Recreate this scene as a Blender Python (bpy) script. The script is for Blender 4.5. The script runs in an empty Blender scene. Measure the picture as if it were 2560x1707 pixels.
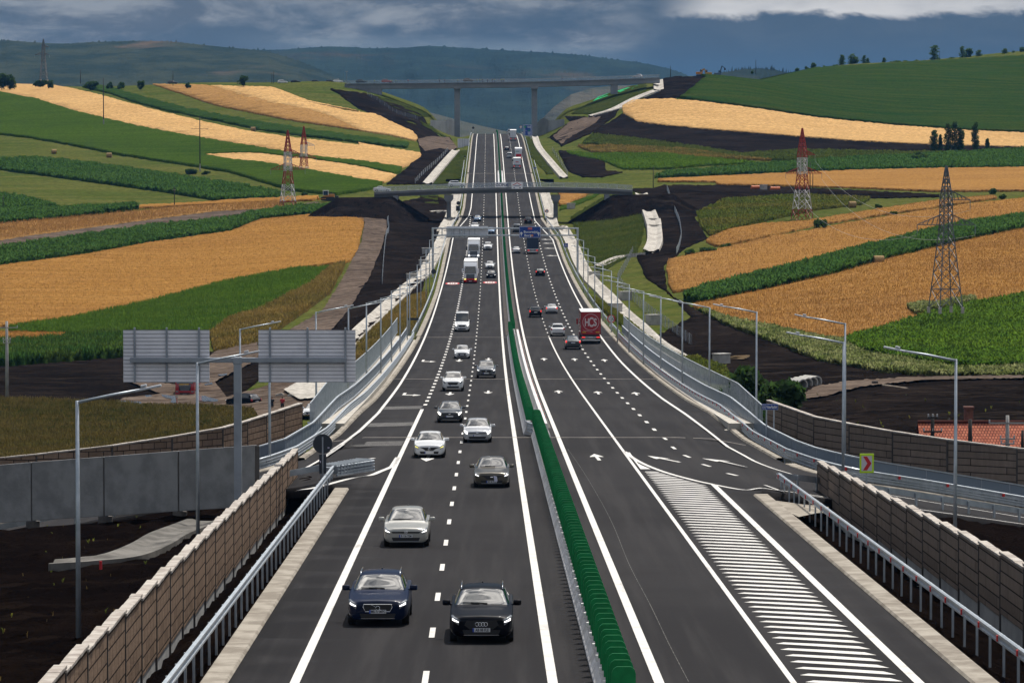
import bpy, bmesh, math, random
import numpy as np
from mathutils import Vector, Matrix
from mathutils.geometry import delaunay_2d_cdt
R = math.radians
rng = np.random.default_rng(7)
random.seed(7)
sc = bpy.context.scene
COL = sc.collection

# ------------------------------------------------------------------ camera
FPX, W0, H0, HOR = 9100.0, 2560.0, 1707.0, 420.0
PITCH = math.atan((H0 / 2 - HOR) / FPX)
cd = bpy.data.cameras.new('camera')
cam = bpy.data.objects.new('camera', cd); COL.objects.link(cam)
cd.sensor_width = 36.0; cd.lens = FPX / W0 * 36.0
cd.clip_start = 1.0; cd.clip_end = 40000.0
cam.location = (0, 0, 0); cam.rotation_euler = (R(90) - PITCH, 0, 0)
sc.camera = cam

# ------------------------------------------------------------------ sun, sky, exposure
SUN_EL, SUN_AZ = 63.0, 24.0            # azimuth measured from +Y towards +X
sl = bpy.data.lights.new('sun', 'SUN'); sl.energy = 4.6; sl.angle = R(0.53); sl.color = (1.0, 0.95, 0.87)
so = bpy.data.objects.new('sun', sl); COL.objects.link(so)
sd = Vector((math.sin(R(SUN_AZ)) * math.cos(R(SUN_EL)), math.cos(R(SUN_AZ)) * math.cos(R(SUN_EL)), math.sin(R(SUN_EL))))
so.rotation_euler = sd.to_track_quat('Z', 'Y').to_euler(); so.location = (0, 0, 300)
sc.view_settings.view_transform = 'Standard'; sc.view_settings.look = 'None'
sc.view_settings.exposure = 0.0; sc.view_settings.gamma = 1.0
try:
    sc.cycles.use_denoising = True
    sc.cycles.max_bounces = 6; sc.cycles.volume_bounces = 0
    sc.cycles.volume_step_rate = 4.0
except Exception: pass

def N(nt, typ, **kw):
    n = nt.nodes.new(typ)
    for k, v in kw.items():
        if k.startswith('i_'):
            key = k[2:]
            n.inputs[int(key) if key.isdigit() else key].default_value = v
        else: setattr(n, k, v)
    return n
def L(nt, a, ao, b, bi): nt.links.new(a.outputs[ao], b.inputs[bi])
def mth(nt, op, a, b=None, c=None):
    n = nt.nodes.new('ShaderNodeMath'); n.operation = op
    for i, x in enumerate((a, b, c)):
        if x is None: continue
        if isinstance(x, (int, float)): n.inputs[i].default_value = x
        else: nt.links.new(x, n.inputs[i])
    return n.outputs[0]
def mixc(nt, fac, a, b):
    n = nt.nodes.new('ShaderNodeMix'); n.data_type = 'RGBA'; n.clamp_factor = True
    for i, x in ((0, fac), (6, a), (7, b)):
        if isinstance(x, (int, float)): n.inputs[i].default_value = x
        elif isinstance(x, tuple): n.inputs[i].default_value = (*x, 1.0) if len(x) == 3 else x
        else: nt.links.new(x, n.inputs[i])
    return n.outputs[2]
def sstep(nt, v, lo, hi):
    n = nt.nodes.new('ShaderNodeMapRange'); n.interpolation_type = 'SMOOTHSTEP'
    nt.links.new(v, n.inputs[0]); n.inputs[1].default_value = lo; n.inputs[2].default_value = hi
    return n.outputs[0]
def noise(nt, vec, scale, detail=4.0, rough=0.55, dist=0.0):
    n = nt.nodes.new('ShaderNodeTexNoise'); n.inputs['Scale'].default_value = scale
    n.inputs['Detail'].default_value = detail; n.inputs['Roughness'].default_value = rough; n.inputs['Distortion'].default_value = dist
    if vec is not None: nt.links.new(vec, n.inputs['Vector'])
    return n.outputs[0]
def comb(nt, x, y, z):
    n = nt.nodes.new('ShaderNodeCombineXYZ')
    for i, v in enumerate((x, y, z)):
        if isinstance(v, (int, float)): n.inputs[i].default_value = v
        else: nt.links.new(v, n.inputs[i])
    return n.outputs[0]

def build_world():
    w = bpy.data.worlds.new('World'); sc.world = w; w.use_nodes = True
    nt = w.node_tree; nt.nodes.clear()
    out = N(nt, 'ShaderNodeOutputWorld'); bg = N(nt, 'ShaderNodeBackground')
    STR = 0.09
    bg.inputs['Strength'].default_value = STR
    sky = N(nt, 'ShaderNodeTexSky', sky_type='NISHITA', sun_disc=False)
    sky.sun_elevation = R(SUN_EL); sky.sun_rotation = R(SUN_AZ); sky.air_density = 1.0; sky.dust_density = 1.5; sky.altitude = 350
    tc = N(nt, 'ShaderNodeTexCoord'); sep = N(nt, 'ShaderNodeSeparateXYZ'); L(nt, tc, 'Generated', sep, 0)
    X, Y, Z = sep.outputs
    az = mth(nt, 'MULTIPLY', mth(nt, 'ARCTAN2', X, Y), 57.2958)
    el = mth(nt, 'MULTIPLY', mth(nt, 'ARCSINE', Z), 57.2958)
    k = 1.0 / STR
    def c(r, g, b): return (r * k * .93, g * k * .93, b * k * .93)
    # low sky: slate-blue storm air with stretched cloud banks
    v1 = comb(nt, mth(nt, 'MULTIPLY', az, 0.34), mth(nt, 'MULTIPLY', el, 1.1), 3.1)
    n1 = noise(nt, v1, 1.0, 6.0, 0.55, 0.25)
    v2 = comb(nt, mth(nt, 'MULTIPLY', az, 0.85), mth(nt, 'MULTIPLY', el, 2.0), 9.7)
    n2 = noise(nt, v2, 1.0, 7.0, 0.6, 0.4)
    base = mixc(nt, sstep(nt, el, 0.6, 2.3), c(.066, .138, .235), c(.078, .120, .175))
    side = sstep(nt, az, -3.5, 3.0)
    base = mixc(nt, mth(nt, 'MULTIPLY', mth(nt, 'SUBTRACT', 1.0, side), 0.35), base, c(.13, .175, .23))
    hi = mth(nt, 'MULTIPLY', sstep(nt, mth(nt, 'ADD', n1, mth(nt, 'MULTIPLY', mth(nt, 'SUBTRACT', el, 1.95), 0.22)), 0.42, 0.58), mth(nt, 'SUBTRACT', 1.0, mth(nt, 'MULTIPLY', sstep(nt, az, 0.9, 2.6), 0.93)))
    hi = mth(nt, 'MULTIPLY', hi, mth(nt, 'SUBTRACT', 1.0, mth(nt, 'MULTIPLY', sstep(nt, el, 2.9, 5.0), .85)))
    base = mixc(nt, mth(nt, 'MULTIPLY', hi, 0.60), base, mixc(nt, sstep(nt, n2, .38, .66), c(.135, .165, .21), c(.44, .46, .48)))
    # thin pale bank just above the ridge
    e2 = mth(nt, 'SUBTRACT', el, mth(nt, 'MULTIPLY', az, -0.03))
    bank = mth(nt, 'MULTIPLY', mth(nt, 'MULTIPLY', sstep(nt, e2, 1.50, 1.78), sstep(nt, mth(nt, 'MULTIPLY', e2, -1.0), -2.10, -1.85)), mth(nt, 'MULTIPLY', sstep(nt, az, -5.0, -2.0), mth(nt, 'SUBTRACT', 1.0, sstep(nt, az, 0.5, 2.5))))
    base = mixc(nt, mth(nt, 'MULTIPLY', bank, mth(nt, 'MULTIPLY', n2, 0.9)), base, c(.25, .31, .36))
    # bright cumulus base on the right
    edge = mth(nt, 'ADD', mth(nt, 'MULTIPLY', mth(nt, 'SUBTRACT', n2, 0.5), 0.9), mth(nt, 'MULTIPLY', mth(nt, 'SUBTRACT', el, 2.37), 1.5))
    cum = mth(nt, 'MULTIPLY', sstep(nt, edge, -0.06, 0.15), mth(nt, 'MULTIPLY', sstep(nt, az, 2.1, 3.2), sstep(nt, mth(nt, 'MULTIPLY', el, -1.0), -7.0, -4.0)))
    base = mixc(nt, cum, base, mixc(nt, sstep(nt, n1, .35, .7), c(.38, .40, .43), c(.72, .71, .70)))
    # overhead: broken bright cloud over blue
    pv = comb(nt, mth(nt, 'DIVIDE', X, mth(nt, 'ADD', mth(nt, 'MAXIMUM', Z, 0.0), 0.12)), mth(nt, 'DIVIDE', Y, mth(nt, 'ADD', mth(nt, 'MAXIMUM', Z, 0.0), 0.12)), 0.0)
    n3 = noise(nt, pv, 1.3, 7.0, 0.58, 0.6)
    over = mixc(nt, sstep(nt, n3, 0.42, 0.62), sky.outputs[0], mixc(nt, sstep(nt, n3, 0.5, 0.8), c(.70, .73, .77), c(1.35, 1.32, 1.28)))
    dt = N(nt, 'ShaderNodeVectorMath', operation='DOT_PRODUCT'); L(nt, tc, 'Generated', dt, 0); dt.inputs[1].default_value = tuple(sd)
    glow = sstep(nt, dt.outputs['Value'], .80, .99)
    n5 = noise(nt, pv, 5.5, 6.0, .62, 1.2)
    over = mixc(nt, mth(nt, 'MULTIPLY', glow, sstep(nt, mth(nt, 'ADD', n5, mth(nt, 'MULTIPLY', n3, .25)), .46, .80)), over, c(6.0, 5.7, 5.3))
    # sun-lit cloud banks in the half of the sky behind the viewer
    back = mth(nt, 'MULTIPLY', sstep(nt, mth(nt, 'MULTIPLY', Y, -1.0), -.25, .45), sstep(nt, el, 0.0, 8.0))
    base = mixc(nt, back, base, mixc(nt, sstep(nt, n3, .40, .62), c(.40, .47, .57), c(.90, .88, .86)))
    fin = mixc(nt, sstep(nt, el, 18.0, 42.0), base, over)
    fin = mixc(nt, sstep(nt, el, -0.2, -3.0), fin, c(.05, .07, .09)) if False else fin
    nt.links.new(fin, bg.inputs['Color']); L(nt, bg, 0, out, 0)
build_world()

# ------------------------------------------------------------------ pixel <-> world helpers (photograph pixels, 2560 wide)
SP, CP = math.sin(PITCH), math.cos(PITCH)
def ray(u, v):
    a, b = (u - W0 / 2) / FPX, (H0 / 2 - v) / FPX
    return (a, CP + b * SP, -SP + b * CP)
def at(u, v, Y):
    d = ray(u, v); t = Y / d[1]
    return Vector((d[0] * t, Y, d[2] * t))
CROPS = {'A': (0, 0, .38265), 'B': (830, 0, .38265), 'C': (1660, 0, .38265), 'D': (0, 550, .38265), 'E': (830, 550, .38265),
         'F': (1660, 550, .38265), 'G': (0, 1107, .38265), 'H': (830, 1107, .38265), 'I': (1660, 1107, .38265),
         'J': (1060, 300, .17029), 'K': (1060, 520, .17029), 'L': (640, 150, .25510), 'S': (0, 0, 1.08844), 'P': (0, 0, 1.0),
         'M': (1160, 780, .10204), 'Q': (1400, 760, .12755), 'T': (720, 1060, .10204)}
def px(s):
    """'E 10,20 30,40 K 1,2' -> list of photograph pixels"""
    o = []; c = CROPS['P']
    for w in s.split():
        if w in CROPS: c = CROPS[w]
        else:
            x, y = w.split(','); o.append((c[0] + float(x) * c[2], c[1] + float(y) * c[2]))
    return o

# road profile (vertical alignment, z relative to the camera)
def ZR(Y):
    Y = np.asarray(Y, float)
    a = -14.08 - .0272 * (Y - 110.4)
    z300 = -14.08 - .0272 * 189.6
    k = .0752 / 650
    b = z300 - .0272 * (Y - 300) + .5 * k * (Y - 300) ** 2
    z950 = z300 - .0272 * 650 + .5 * k * 650 ** 2
    c = z950 + .048 * (Y - 950)
    z1400 = z950 + .048 * 450
    d = z1400 + .048 * (Y - 1400) - .5 * (.048 / 250) * (Y - 1400) ** 2
    return np.where(Y < 300, a, np.where(Y < 950, b, np.where(Y < 1400, c, d)))
def RS(X, Y):
    X = np.asarray(X, float); Y = np.asarray(Y, float)
    fade = np.clip((275 - Y) / 30, 0, 1)
    return ZR(Y) - fade * (.19 * np.maximum(0, X - 12.5) + .22 * np.maximum(0, -10.5 - X))
def march(u, v, fn, y0=70.0, y1=2600.0, st=3.0):
    d = ray(u, v)
    Ys = np.arange(y0, y1, st); t = Ys / d[1]
    f = d[2] * t - fn(d[0] * t, Ys)
    i = np.nonzero(f < 0)[0]
    if len(i) == 0: return None
    i = i[0]
    if i == 0: y = Ys[0]
    else:
        a, b = Ys[i - 1], Ys[i]
        fa, fb = f[i - 1], f[i]
        y = a + (b - a) * fa / (fa - fb)
    return (d[0] * y / d[1], y)
def rp(u, v, dz=0.0):
    r = march(u, v, RS, 70, 1598)
    if r is None:
        d = ray(u, v); r = (d[0] / d[1] * 1592, 1592.0)
    return Vector((r[0], r[1], float(RS(r[0], r[1])) + dz))
def rpath(s): return [rp(u, v) for u, v in px(s)]
# ------------------------------------------------------------------ materials
MATS = {}
def pbsdf(name, col, rough=.7, metal=0.0, spec=.4):
    m = bpy.data.materials.new(name); m.use_nodes = True
    b = m.node_tree.nodes['Principled BSDF']
    b.inputs['Base Color'].default_value = (*col, 1); b.inputs['Roughness'].default_value = rough
    b.inputs['Metallic'].default_value = metal; b.inputs['Specular IOR Level'].default_value = spec
    return m, m.node_tree, b
def pos(nt, rot=0.0, scl=(1, 1, 1), objspace=False):
    if objspace:
        t = N(nt, 'ShaderNodeTexCoord'); src = t.outputs['Object']
    else:
        t = N(nt, 'ShaderNodeNewGeometry'); src = t.outputs['Position']
    mp = N(nt, 'ShaderNodeMapping'); nt.links.new(src, mp.inputs[0])
    mp.inputs['Rotation'].default_value = (0, 0, rot); mp.inputs['Scale'].default_value = scl
    return mp.outputs[0]
def mat(name, c1, c2=None, rough=.7, metal=0.0, scale=1.0, spec=.4, bump=0.0, bscale=None, detail=5, lo=.35, hi=.65, objspace=False, emit=None):
    """plain or two-tone noisy surface"""
    if name in MATS: return MATS[name]
    m, nt, b = pbsdf(name, c1, rough, metal, spec)
    if c2 is not None:
        p = pos(nt, objspace=objspace); f = sstep(nt, noise(nt, p, scale, detail, .6), lo, hi)
        nt.links.new(mixc(nt, f, c1, c2), b.inputs['Base Color'])
    if bump:
        p = pos(nt, objspace=objspace); h = noise(nt, p, bscale or scale, 6, .65)
        bm = N(nt, 'ShaderNodeBump'); bm.inputs['Strength'].default_value = bump; bm.inputs['Distance'].default_value = .15
        nt.links.new(h, bm.inputs['Height']); L(nt, bm, 0, b, 'Normal')
    if emit:
        b.inputs['Emission Color'].default_value = (*emit[0], 1); b.inputs['Emission Strength'].default_value = emit[1]
    MATS[name] = m; return m
def add_translucent(nt, b, colsock, fac):
    t = N(nt, 'ShaderNodeBsdfTranslucent'); mx = N(nt, 'ShaderNodeMixShader'); mx.inputs[0].default_value = fac
    h = N(nt, 'ShaderNodeHueSaturation'); h.inputs['Value'].default_value = 1.9; h.inputs['Saturation'].default_value = 1.05; nt.links.new(colsock, h.inputs['Color']); L(nt, h, 0, t, 'Color')
    L(nt, b, 0, mx, 1); L(nt, t, 0, mx, 2); L(nt, mx, 0, nt.nodes['Material Output'], 0)
def crop_mat(name, c1, c2, c3, rot=0.0, stripe=.35, big=.012, fine=.9, rough=.85, bump=.6, tram=None, trans=0.0):
    """field crop: broad patches, long streaks along the drill rows, fine grain"""
    m, nt, b = pbsdf(name, c1, rough, 0, 0.0)
    p = pos(nt); pr = pos(nt, rot, (.02, stripe, 0.0))
    f1 = sstep(nt, noise(nt, p, big, 4, .55), .38, .64)
    f2 = sstep(nt, noise(nt, pr, 1.0, 5, .7), .36, .66)
    f3 = noise(nt, p, fine, 4, .75)
    col = mixc(nt, mth(nt, 'MULTIPLY', f1, .6), c1, c2)
    col = mixc(nt, mth(nt, 'MULTIPLY', f2, .55), col, c3)
    hsv = N(nt, 'ShaderNodeHueSaturation'); nt.links.new(col, hsv.inputs['Color'])
    nt.links.new(mth(nt, 'ADD', mth(nt, 'MULTIPLY', sstep(nt, f3, .25, .75), .9), .55), hsv.inputs['Value'])
    outc = hsv.outputs[0]
    if tram:
        sp = N(nt, 'ShaderNodeSeparateXYZ'); nt.links.new(pos(nt, rot, (1, 1, 1)), sp.inputs[0])
        w = mth(nt, 'ADD', sp.outputs[1], mth(nt, 'MULTIPLY', noise(nt, pos(nt, 0, (.02, .02, .02)), 1, 2), 6.0))
        fr = mth(nt, 'FRACT', mth(nt, 'DIVIDE', w, tram))
        ln = mth(nt, 'LESS_THAN', fr, .035)
        outc = mixc(nt, mth(nt, 'MULTIPLY', ln, .45), outc, tuple(x * .45 for x in c1))
    nt.links.new(outc, b.inputs['Base Color'])
    if trans: add_translucent(nt, b, outc, trans)
    if bump:
        bm = N(nt, 'ShaderNodeBump'); bm.inputs['Strength'].default_value = bump; bm.inputs['Distance'].default_value = .5
        nt.links.new(noise(nt, p, fine * .8, 5, .7), bm.inputs['Height']); L(nt, bm, 0, b, 'Normal')
    MATS[name] = m; return m

# ------------------------------------------------------------------ objects
def mesh_np(name, V, F, k=None):
    """fast mesh from arrays; F is an (n,3) or (n,4) array"""
    V = np.asarray(V, np.float32); F = np.asarray(F, np.int32); k = F.shape[1]
    me = bpy.data.meshes.new(name); me.vertices.add(len(V)); me.vertices.foreach_set('co', V.ravel())
    me.loops.add(F.size); me.loops.foreach_set('vertex_index', F.ravel())
    me.polygons.add(len(F)); me.polygons.foreach_set('loop_start', np.arange(0, F.size, k, dtype=np.int32))
    me.polygons.foreach_set('loop_total', np.full(len(F), k, np.int32))
    me.update(calc_edges=True); return me
def link(name, me, m=None, parent=None, smooth=False, loc=None):
    o = bpy.data.objects.new(name, me); COL.objects.link(o)
    if m is not None:
        for x in (m if isinstance(m, (list, tuple)) else [m]): me.materials.append(x)
    if parent is not None: o.parent = parent
    if smooth and me.polygons: me.polygons.foreach_set('use_smooth', [True] * len(me.polygons))
    if loc is not None: o.location = loc
    return o
class MB:
    """collects boxes, bars, tubes, sheets; builds ONE mesh"""
    def __init__(s): s.v = []; s.f = []; s.mi = []
    def add(s, vs, fs, mi=0):
        n = len(s.v); s.v += [tuple(x) for x in vs]; s.f += [tuple(n + i for i in f) for f in fs]; s.mi += [mi] * len(fs); return s
    def box(s, c, d, rz=0.0, M=None, mi=0):
        x, y, z = d[0] / 2, d[1] / 2, d[2] / 2
        vs = [Vector((a * x, b * y, e * z)) for a in (-1, 1) for b in (-1, 1) for e in (-1, 1)]
        T = Matrix.Translation(c) @ (M if M is not None else Matrix.Rotation(rz, 4, 'Z'))
        return s.add([T @ q for q in vs], [(0, 1, 3, 2), (4, 6, 7, 5), (0, 4, 5, 1), (2, 3, 7, 6), (0, 2, 6, 4), (1, 5, 7, 3)], mi)
    def bbox(s, c, d, bev=.03, mi=0, rz=0.0, M=None):
        """box with chamfered edges"""
        x, y, z = d[0] / 2, d[1] / 2, d[2] / 2; b = min(bev, x * .9, y * .9, z * .9)
        bm = bmesh.new(); bmesh.ops.create_cube(bm, size=1.0)
        for q in bm.verts: q.co = Vector((q.co.x * d[0], q.co.y * d[1], q.co.z * d[2]))
        bmesh.ops.bevel(bm, geom=bm.edges[:], offset=b, segments=2, affect='EDGES', profile=.6)
        T = Matrix.Translation(c) @ (M if M is not None else Matrix.Rotation(rz, 4, 'Z'))
        bm.verts.index_update()
        s.add([T @ q.co for q in bm.verts], [[q.index for q in f.verts] for f in bm.faces], mi); bm.free(); return s
    def bar(s, a, b, w=.1, h=None, mi=0, up=(0, 0, 1)):
        a, b = Vector(a), Vector(b); d = b - a; ln = d.length
        if ln < 1e-6: return s
        d.normalize(); u = Vector(up)
        if abs(d.dot(u)) > .99: u = Vector((0, 1, 0))
        x = d.cross(u).normalized(); y = x.cross(d).normalized(); h = h or w
        vs = [p + x * i * w / 2 + y * j * h / 2 for p in (a, b) for i, j in ((-1, -1), (1, -1), (1, 1), (-1, 1))]
        return s.add(vs, [(0, 1, 2, 3), (7, 6, 5, 4), (0, 4, 5, 1), (1, 5, 6, 2), (2, 6, 7, 3), (3, 7, 4, 0)], mi)
    def tube(s, pts, r, n=8, mi=0, cap=True):
        pts = [Vector(p) for p in pts]; rs = r if isinstance(r, (list, tuple)) else [r] * len(pts)
        base = len(s.v); px_ = None
        for i, p in enumerate(pts):
            d = (pts[min(i + 1, len(pts) - 1)] - pts[max(i - 1, 0)]).normalized()
            if px_ is None: px_ = d.orthogonal().normalized()
            px_ = (px_ - d * px_.dot(d)).normalized(); py = d.cross(px_)
            s.v += [tuple(p + (px_ * math.cos(2 * math.pi * k / n) + py * math.sin(2 * math.pi * k / n)) * rs[i]) for k in range(n)]
        for i in range(len(pts) - 1):
            for k in range(n):
                a = base + i * n + k; b = base + i * n + (k + 1) % n
                s.f.append((a, b, b + n, a + n)); s.mi.append(mi)
        if cap:
            s.f.append(tuple(base + k for k in range(n - 1, -1, -1))); s.mi.append(mi)
            e = base + (len(pts) - 1) * n
            s.f.append(tuple(e + k for k in range(n))); s.mi.append(mi)
        return s
    def prism(s, poly, a, b, mi=0):
        """polygon given as 3-D points, extruded by vector from a to b (offset vectors)"""
        n = len(poly); a, b = Vector(a), Vector(b)
        vs = [Vector(p) + a for p in poly] + [Vector(p) + b for p in poly]
        return s.add(vs, [tuple(range(n - 1, -1, -1)), tuple(range(n, 2 * n))] + [(i, (i + 1) % n, n + (i + 1) % n, n + i) for i in range(n)], mi)
    def sweep(s, prof, path, mi=0, close=False, cap=False):
        """profile [(x sideways right, z up)] along a 3-D path (verticals kept)"""
        P = [Vector(p) for p in path]; n = len(prof); base = len(s.v)
        for i, p in enumerate(P):
            d = P[min(i + 1, len(P) - 1)] - P[max(i - 1, 0)]; d.z = 0; d.normalize()
            r = Vector((d.y, -d.x, 0))
            s.v += [tuple(p + r * a + Vector((0, 0, b))) for a, b in prof]
        m = n if close else n - 1
        for i in range(len(P) - 1):
            for k in range(m):
                a = base + i * n + k; b = base + i * n + (k + 1) % n
                s.f.append((a, a + n, b + n, b)); s.mi.append(mi)
        if cap and close:
            s.f.append(tuple(base + k for k in range(n))); s.mi.append(mi)
            e = base + (len(P) - 1) * n; s.f.append(tuple(e + k for k in range(n - 1, -1, -1))); s.mi.append(mi)
        return s
    def build(s, name, m, parent=None, smooth=False, loc=None):
        me = bpy.data.meshes.new(name); me.from_pydata(s.v, [], s.f)
        ms = m if isinstance(m, (list, tuple)) else [m]
        o = link(name, me, ms, parent, smooth, loc)
        if len(ms) > 1: me.polygons.foreach_set('material_index', s.mi)
        bm = bmesh.new(); bm.from_mesh(me); bmesh.ops.recalc_face_normals(bm, faces=bm.faces); bm.to_mesh(me); bm.free()
        return o
def tag(o, label=None, cat=None, group=None, kind=None):
    if label: o['label'] = label
    if cat: o['category'] = cat
    if group: o['group'] = group
    if kind: o['kind'] = kind
    return o
def thing(name, label, cat, loc=(0, 0, 0), rz=0.0, group=None):
    o = bpy.data.objects.new(name, None); COL.objects.link(o); o.location = loc; o.rotation_euler = (0, 0, rz)
    o.empty_display_size = .5
    return tag(o, label, cat, group)
def kids(o): return list(o.children)
def dup(root, loc, rz=0.0, label=None, group=None, repaint=None):
    """copy of a thing with copies of its parts and sub-parts"""
    def cp(o, par):
        c = o.copy(); COL.objects.link(c)
        if par is not None:
            c.parent = par
            if 'category' in c: del c['category']
        if repaint and c.type == 'MESH' and c.data.materials:
            for i, sl_ in enumerate(c.material_slots):
                if sl_.material and sl_.material.name in repaint:
                    sl_.link = 'OBJECT'; sl_.material = repaint[sl_.material.name]
        for ch in o.children: cp(ch, c)
        return c
    r = cp(root, None); r.location = loc; r.rotation_euler = (0, 0, rz)
    if label: r['label'] = label
    if group: r['group'] = group
    return r

# ------------------------------------------------------------------ road centre line
_cy = np.array([60, 96, 154, 229, 279, 362, 462, 563, 667, 805, 932, 1049, 1167, 1287, 1450, 1592, 1700.])
_cx = np.array([2.75, 2.52, 2.12, 1.58, 1.37, .87, .25, -.3, -1.02, -1.8, -2.46, -3.05, -3.86, -4.75, -5.75, -6.69, -7.4])
_cp = np.polyfit(_cy / 1000, _cx, 4)
def XC(Y): return np.polyval(_cp, np.asarray(Y, float) / 1000)

# ------------------------------------------------------------------ terrain height
TPTS = []
def tp(u, *vy):
    for v, Y in vy:
        p = at(u, v, Y); TPTS.append((p.x, p.y, p.z))
tp(0, (1130, 385), (1000, 462), (920, 530), (820, 640), (690, 760), (600, 870), (530, 1000), (480, 1120), (385, 1330), (300, 1550), (225, 1850), (212, 1950))
tp(500, (1050, 440), (900, 560), (800, 660), (650, 820), (540, 1000), (470, 1130), (385, 1330), (300, 1500), (230, 1650), (207, 1720))
tp(880, (1010, 420), (850, 540), (700, 720), (600, 850), (530, 960), (480, 1050), (400, 1250), (330, 1420), (250, 1560), (205, 1640))
tp(1700, (1010, 400), (900, 480), (750, 640), (640, 760), (560, 880), (480, 1020), (400, 1250), (330, 1420), (250, 1550), (188, 1680))
tp(2100, (1000, 390), (940, 440), (860, 500), (700, 640), (555, 900), (500, 1010), (430, 1180), (370, 1350), (300, 1520), (230, 1720), (162, 1950))
tp(2560, (1075, 350), (950, 430), (860, 490), (760, 560), (600, 750), (500, 950), (430, 1150), (380, 1330), (300, 1550), (200, 1850), (127, 2100))
tp(1017, (262, 1590))
tp(1075, (300, 1590))
tp(1430, (286, 1590))
tp(1500, (255, 1600))
tp(1600, (212, 1640))
tp(-600, (1000, 470), (820, 660), (600, 900), (480, 1150), (300, 1600), (200, 2000))
tp(3200, (950, 430), (760, 580), (500, 970), (300, 1550), (100, 2100))
for Y in (60, 110, 160, 200):
    z = float(ZR(Y))
    TPTS += [(-11.5, Y, z - 1.9), (-20, Y, z - 2.6), (-32, Y, z - 3.4), (-60, Y, z - 4.5), (17.0, Y, z - 2.3), (26, Y, z - 3.2), (36, Y, z - 4.2), (70, Y, z - 5.5)]
for Y in (235,):
    z = float(ZR(Y))
    TPTS += [(-14, Y, z - 3.6), (-32, Y, z - 4.6), (-60, Y, z - 6), (18, Y, z - 3.8), (33, Y, z - 5.0), (70, Y, z - 6)]
for Y, dz in ((330, -7.5), (400, -7.8), (480, -4.5)):
    TPTS += [(float(XC(Y)) + d, Y, float(ZR(Y)) + dz) for d in (-10, 10)]
for Y in (620, 760, 900, 1050, 1200, 1350):
    TPTS += [(float(XC(Y)), Y, float(ZR(Y)) - 1.0)]
for X, Y, z in ((-320, 2500, 28), (-150, 2400, 22), (0, 2400, -10), (160, 2500, 20), (380, 2700, 52), (-500, 2600, 20), (600, 2700, 60), (0, 1900, 0), (-60, 2000, 18), (70, 2000, 22)):
    TPTS.append((X, Y, z))
_T = np.array(TPTS, float); _S = np.array([1 / 120., 1 / 300.])       # scaled plan coordinates
_P = _T[:, :2] * _S
def _U(r2): return np.where(r2 > 1e-12, .5 * r2 * np.log(np.maximum(r2, 1e-12)), 0.0)
_n = len(_P)
_K = _U(((_P[:, None] - _P[None]) ** 2).sum(-1)) + np.eye(_n) * .02
_A = np.zeros((_n + 3, _n + 3)); _A[:_n, :_n] = _K; _A[:_n, _n] = 1; _A[:_n, _n + 1:] = _P; _A[_n, :_n] = 1; _A[_n + 1:, :_n] = _P.T
_w = np.linalg.solve(_A, np.concatenate([_T[:, 2], [0, 0, 0]]))
def tps(X, Y):
    X = np.asarray(X, float); Y = np.asarray(Y, float); sh = np.broadcast(X, Y).shape
    q = np.stack([np.broadcast_to(X, sh).ravel() * _S[0], np.broadcast_to(Y, sh).ravel() * _S[1]], 1)
    out = np.empty(len(q))
    for i in range(0, len(q), 20000):
        c = q[i:i + 20000]
        out[i:i + 20000] = _U(((c[:, None] - _P[None]) ** 2).sum(-1)) @ _w[:_n] + _w[_n] + c @ _w[_n + 1:]
    return out.reshape(sh)
def ss(x, a, b):
    t = np.clip((x - a) / (b - a), 0, 1); return t * t * (3 - 2 * t)
HWL, HWR = 12.6, 13.2
def half_w(Y, side):
    """half width of the paved formation"""
    Y = np.asarray(Y, float)
    if side < 0: return np.interp(Y, [60, 200, 240, 480, 640, 760, 900, 960, 1000, 1600], [11.2, 11.6, 14.2, 14.2, 13.6, 13.3, 12.7, 11.0, 10.9, 11.2])
    return np.interp(Y, [60, 190, 240, 480, 640, 760, 860, 950, 1000, 1600], [13.3, 14.2, 17.0, 16.0, 13.8, 13.2, 12.6, 11.2, 11.0, 11.0])
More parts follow.
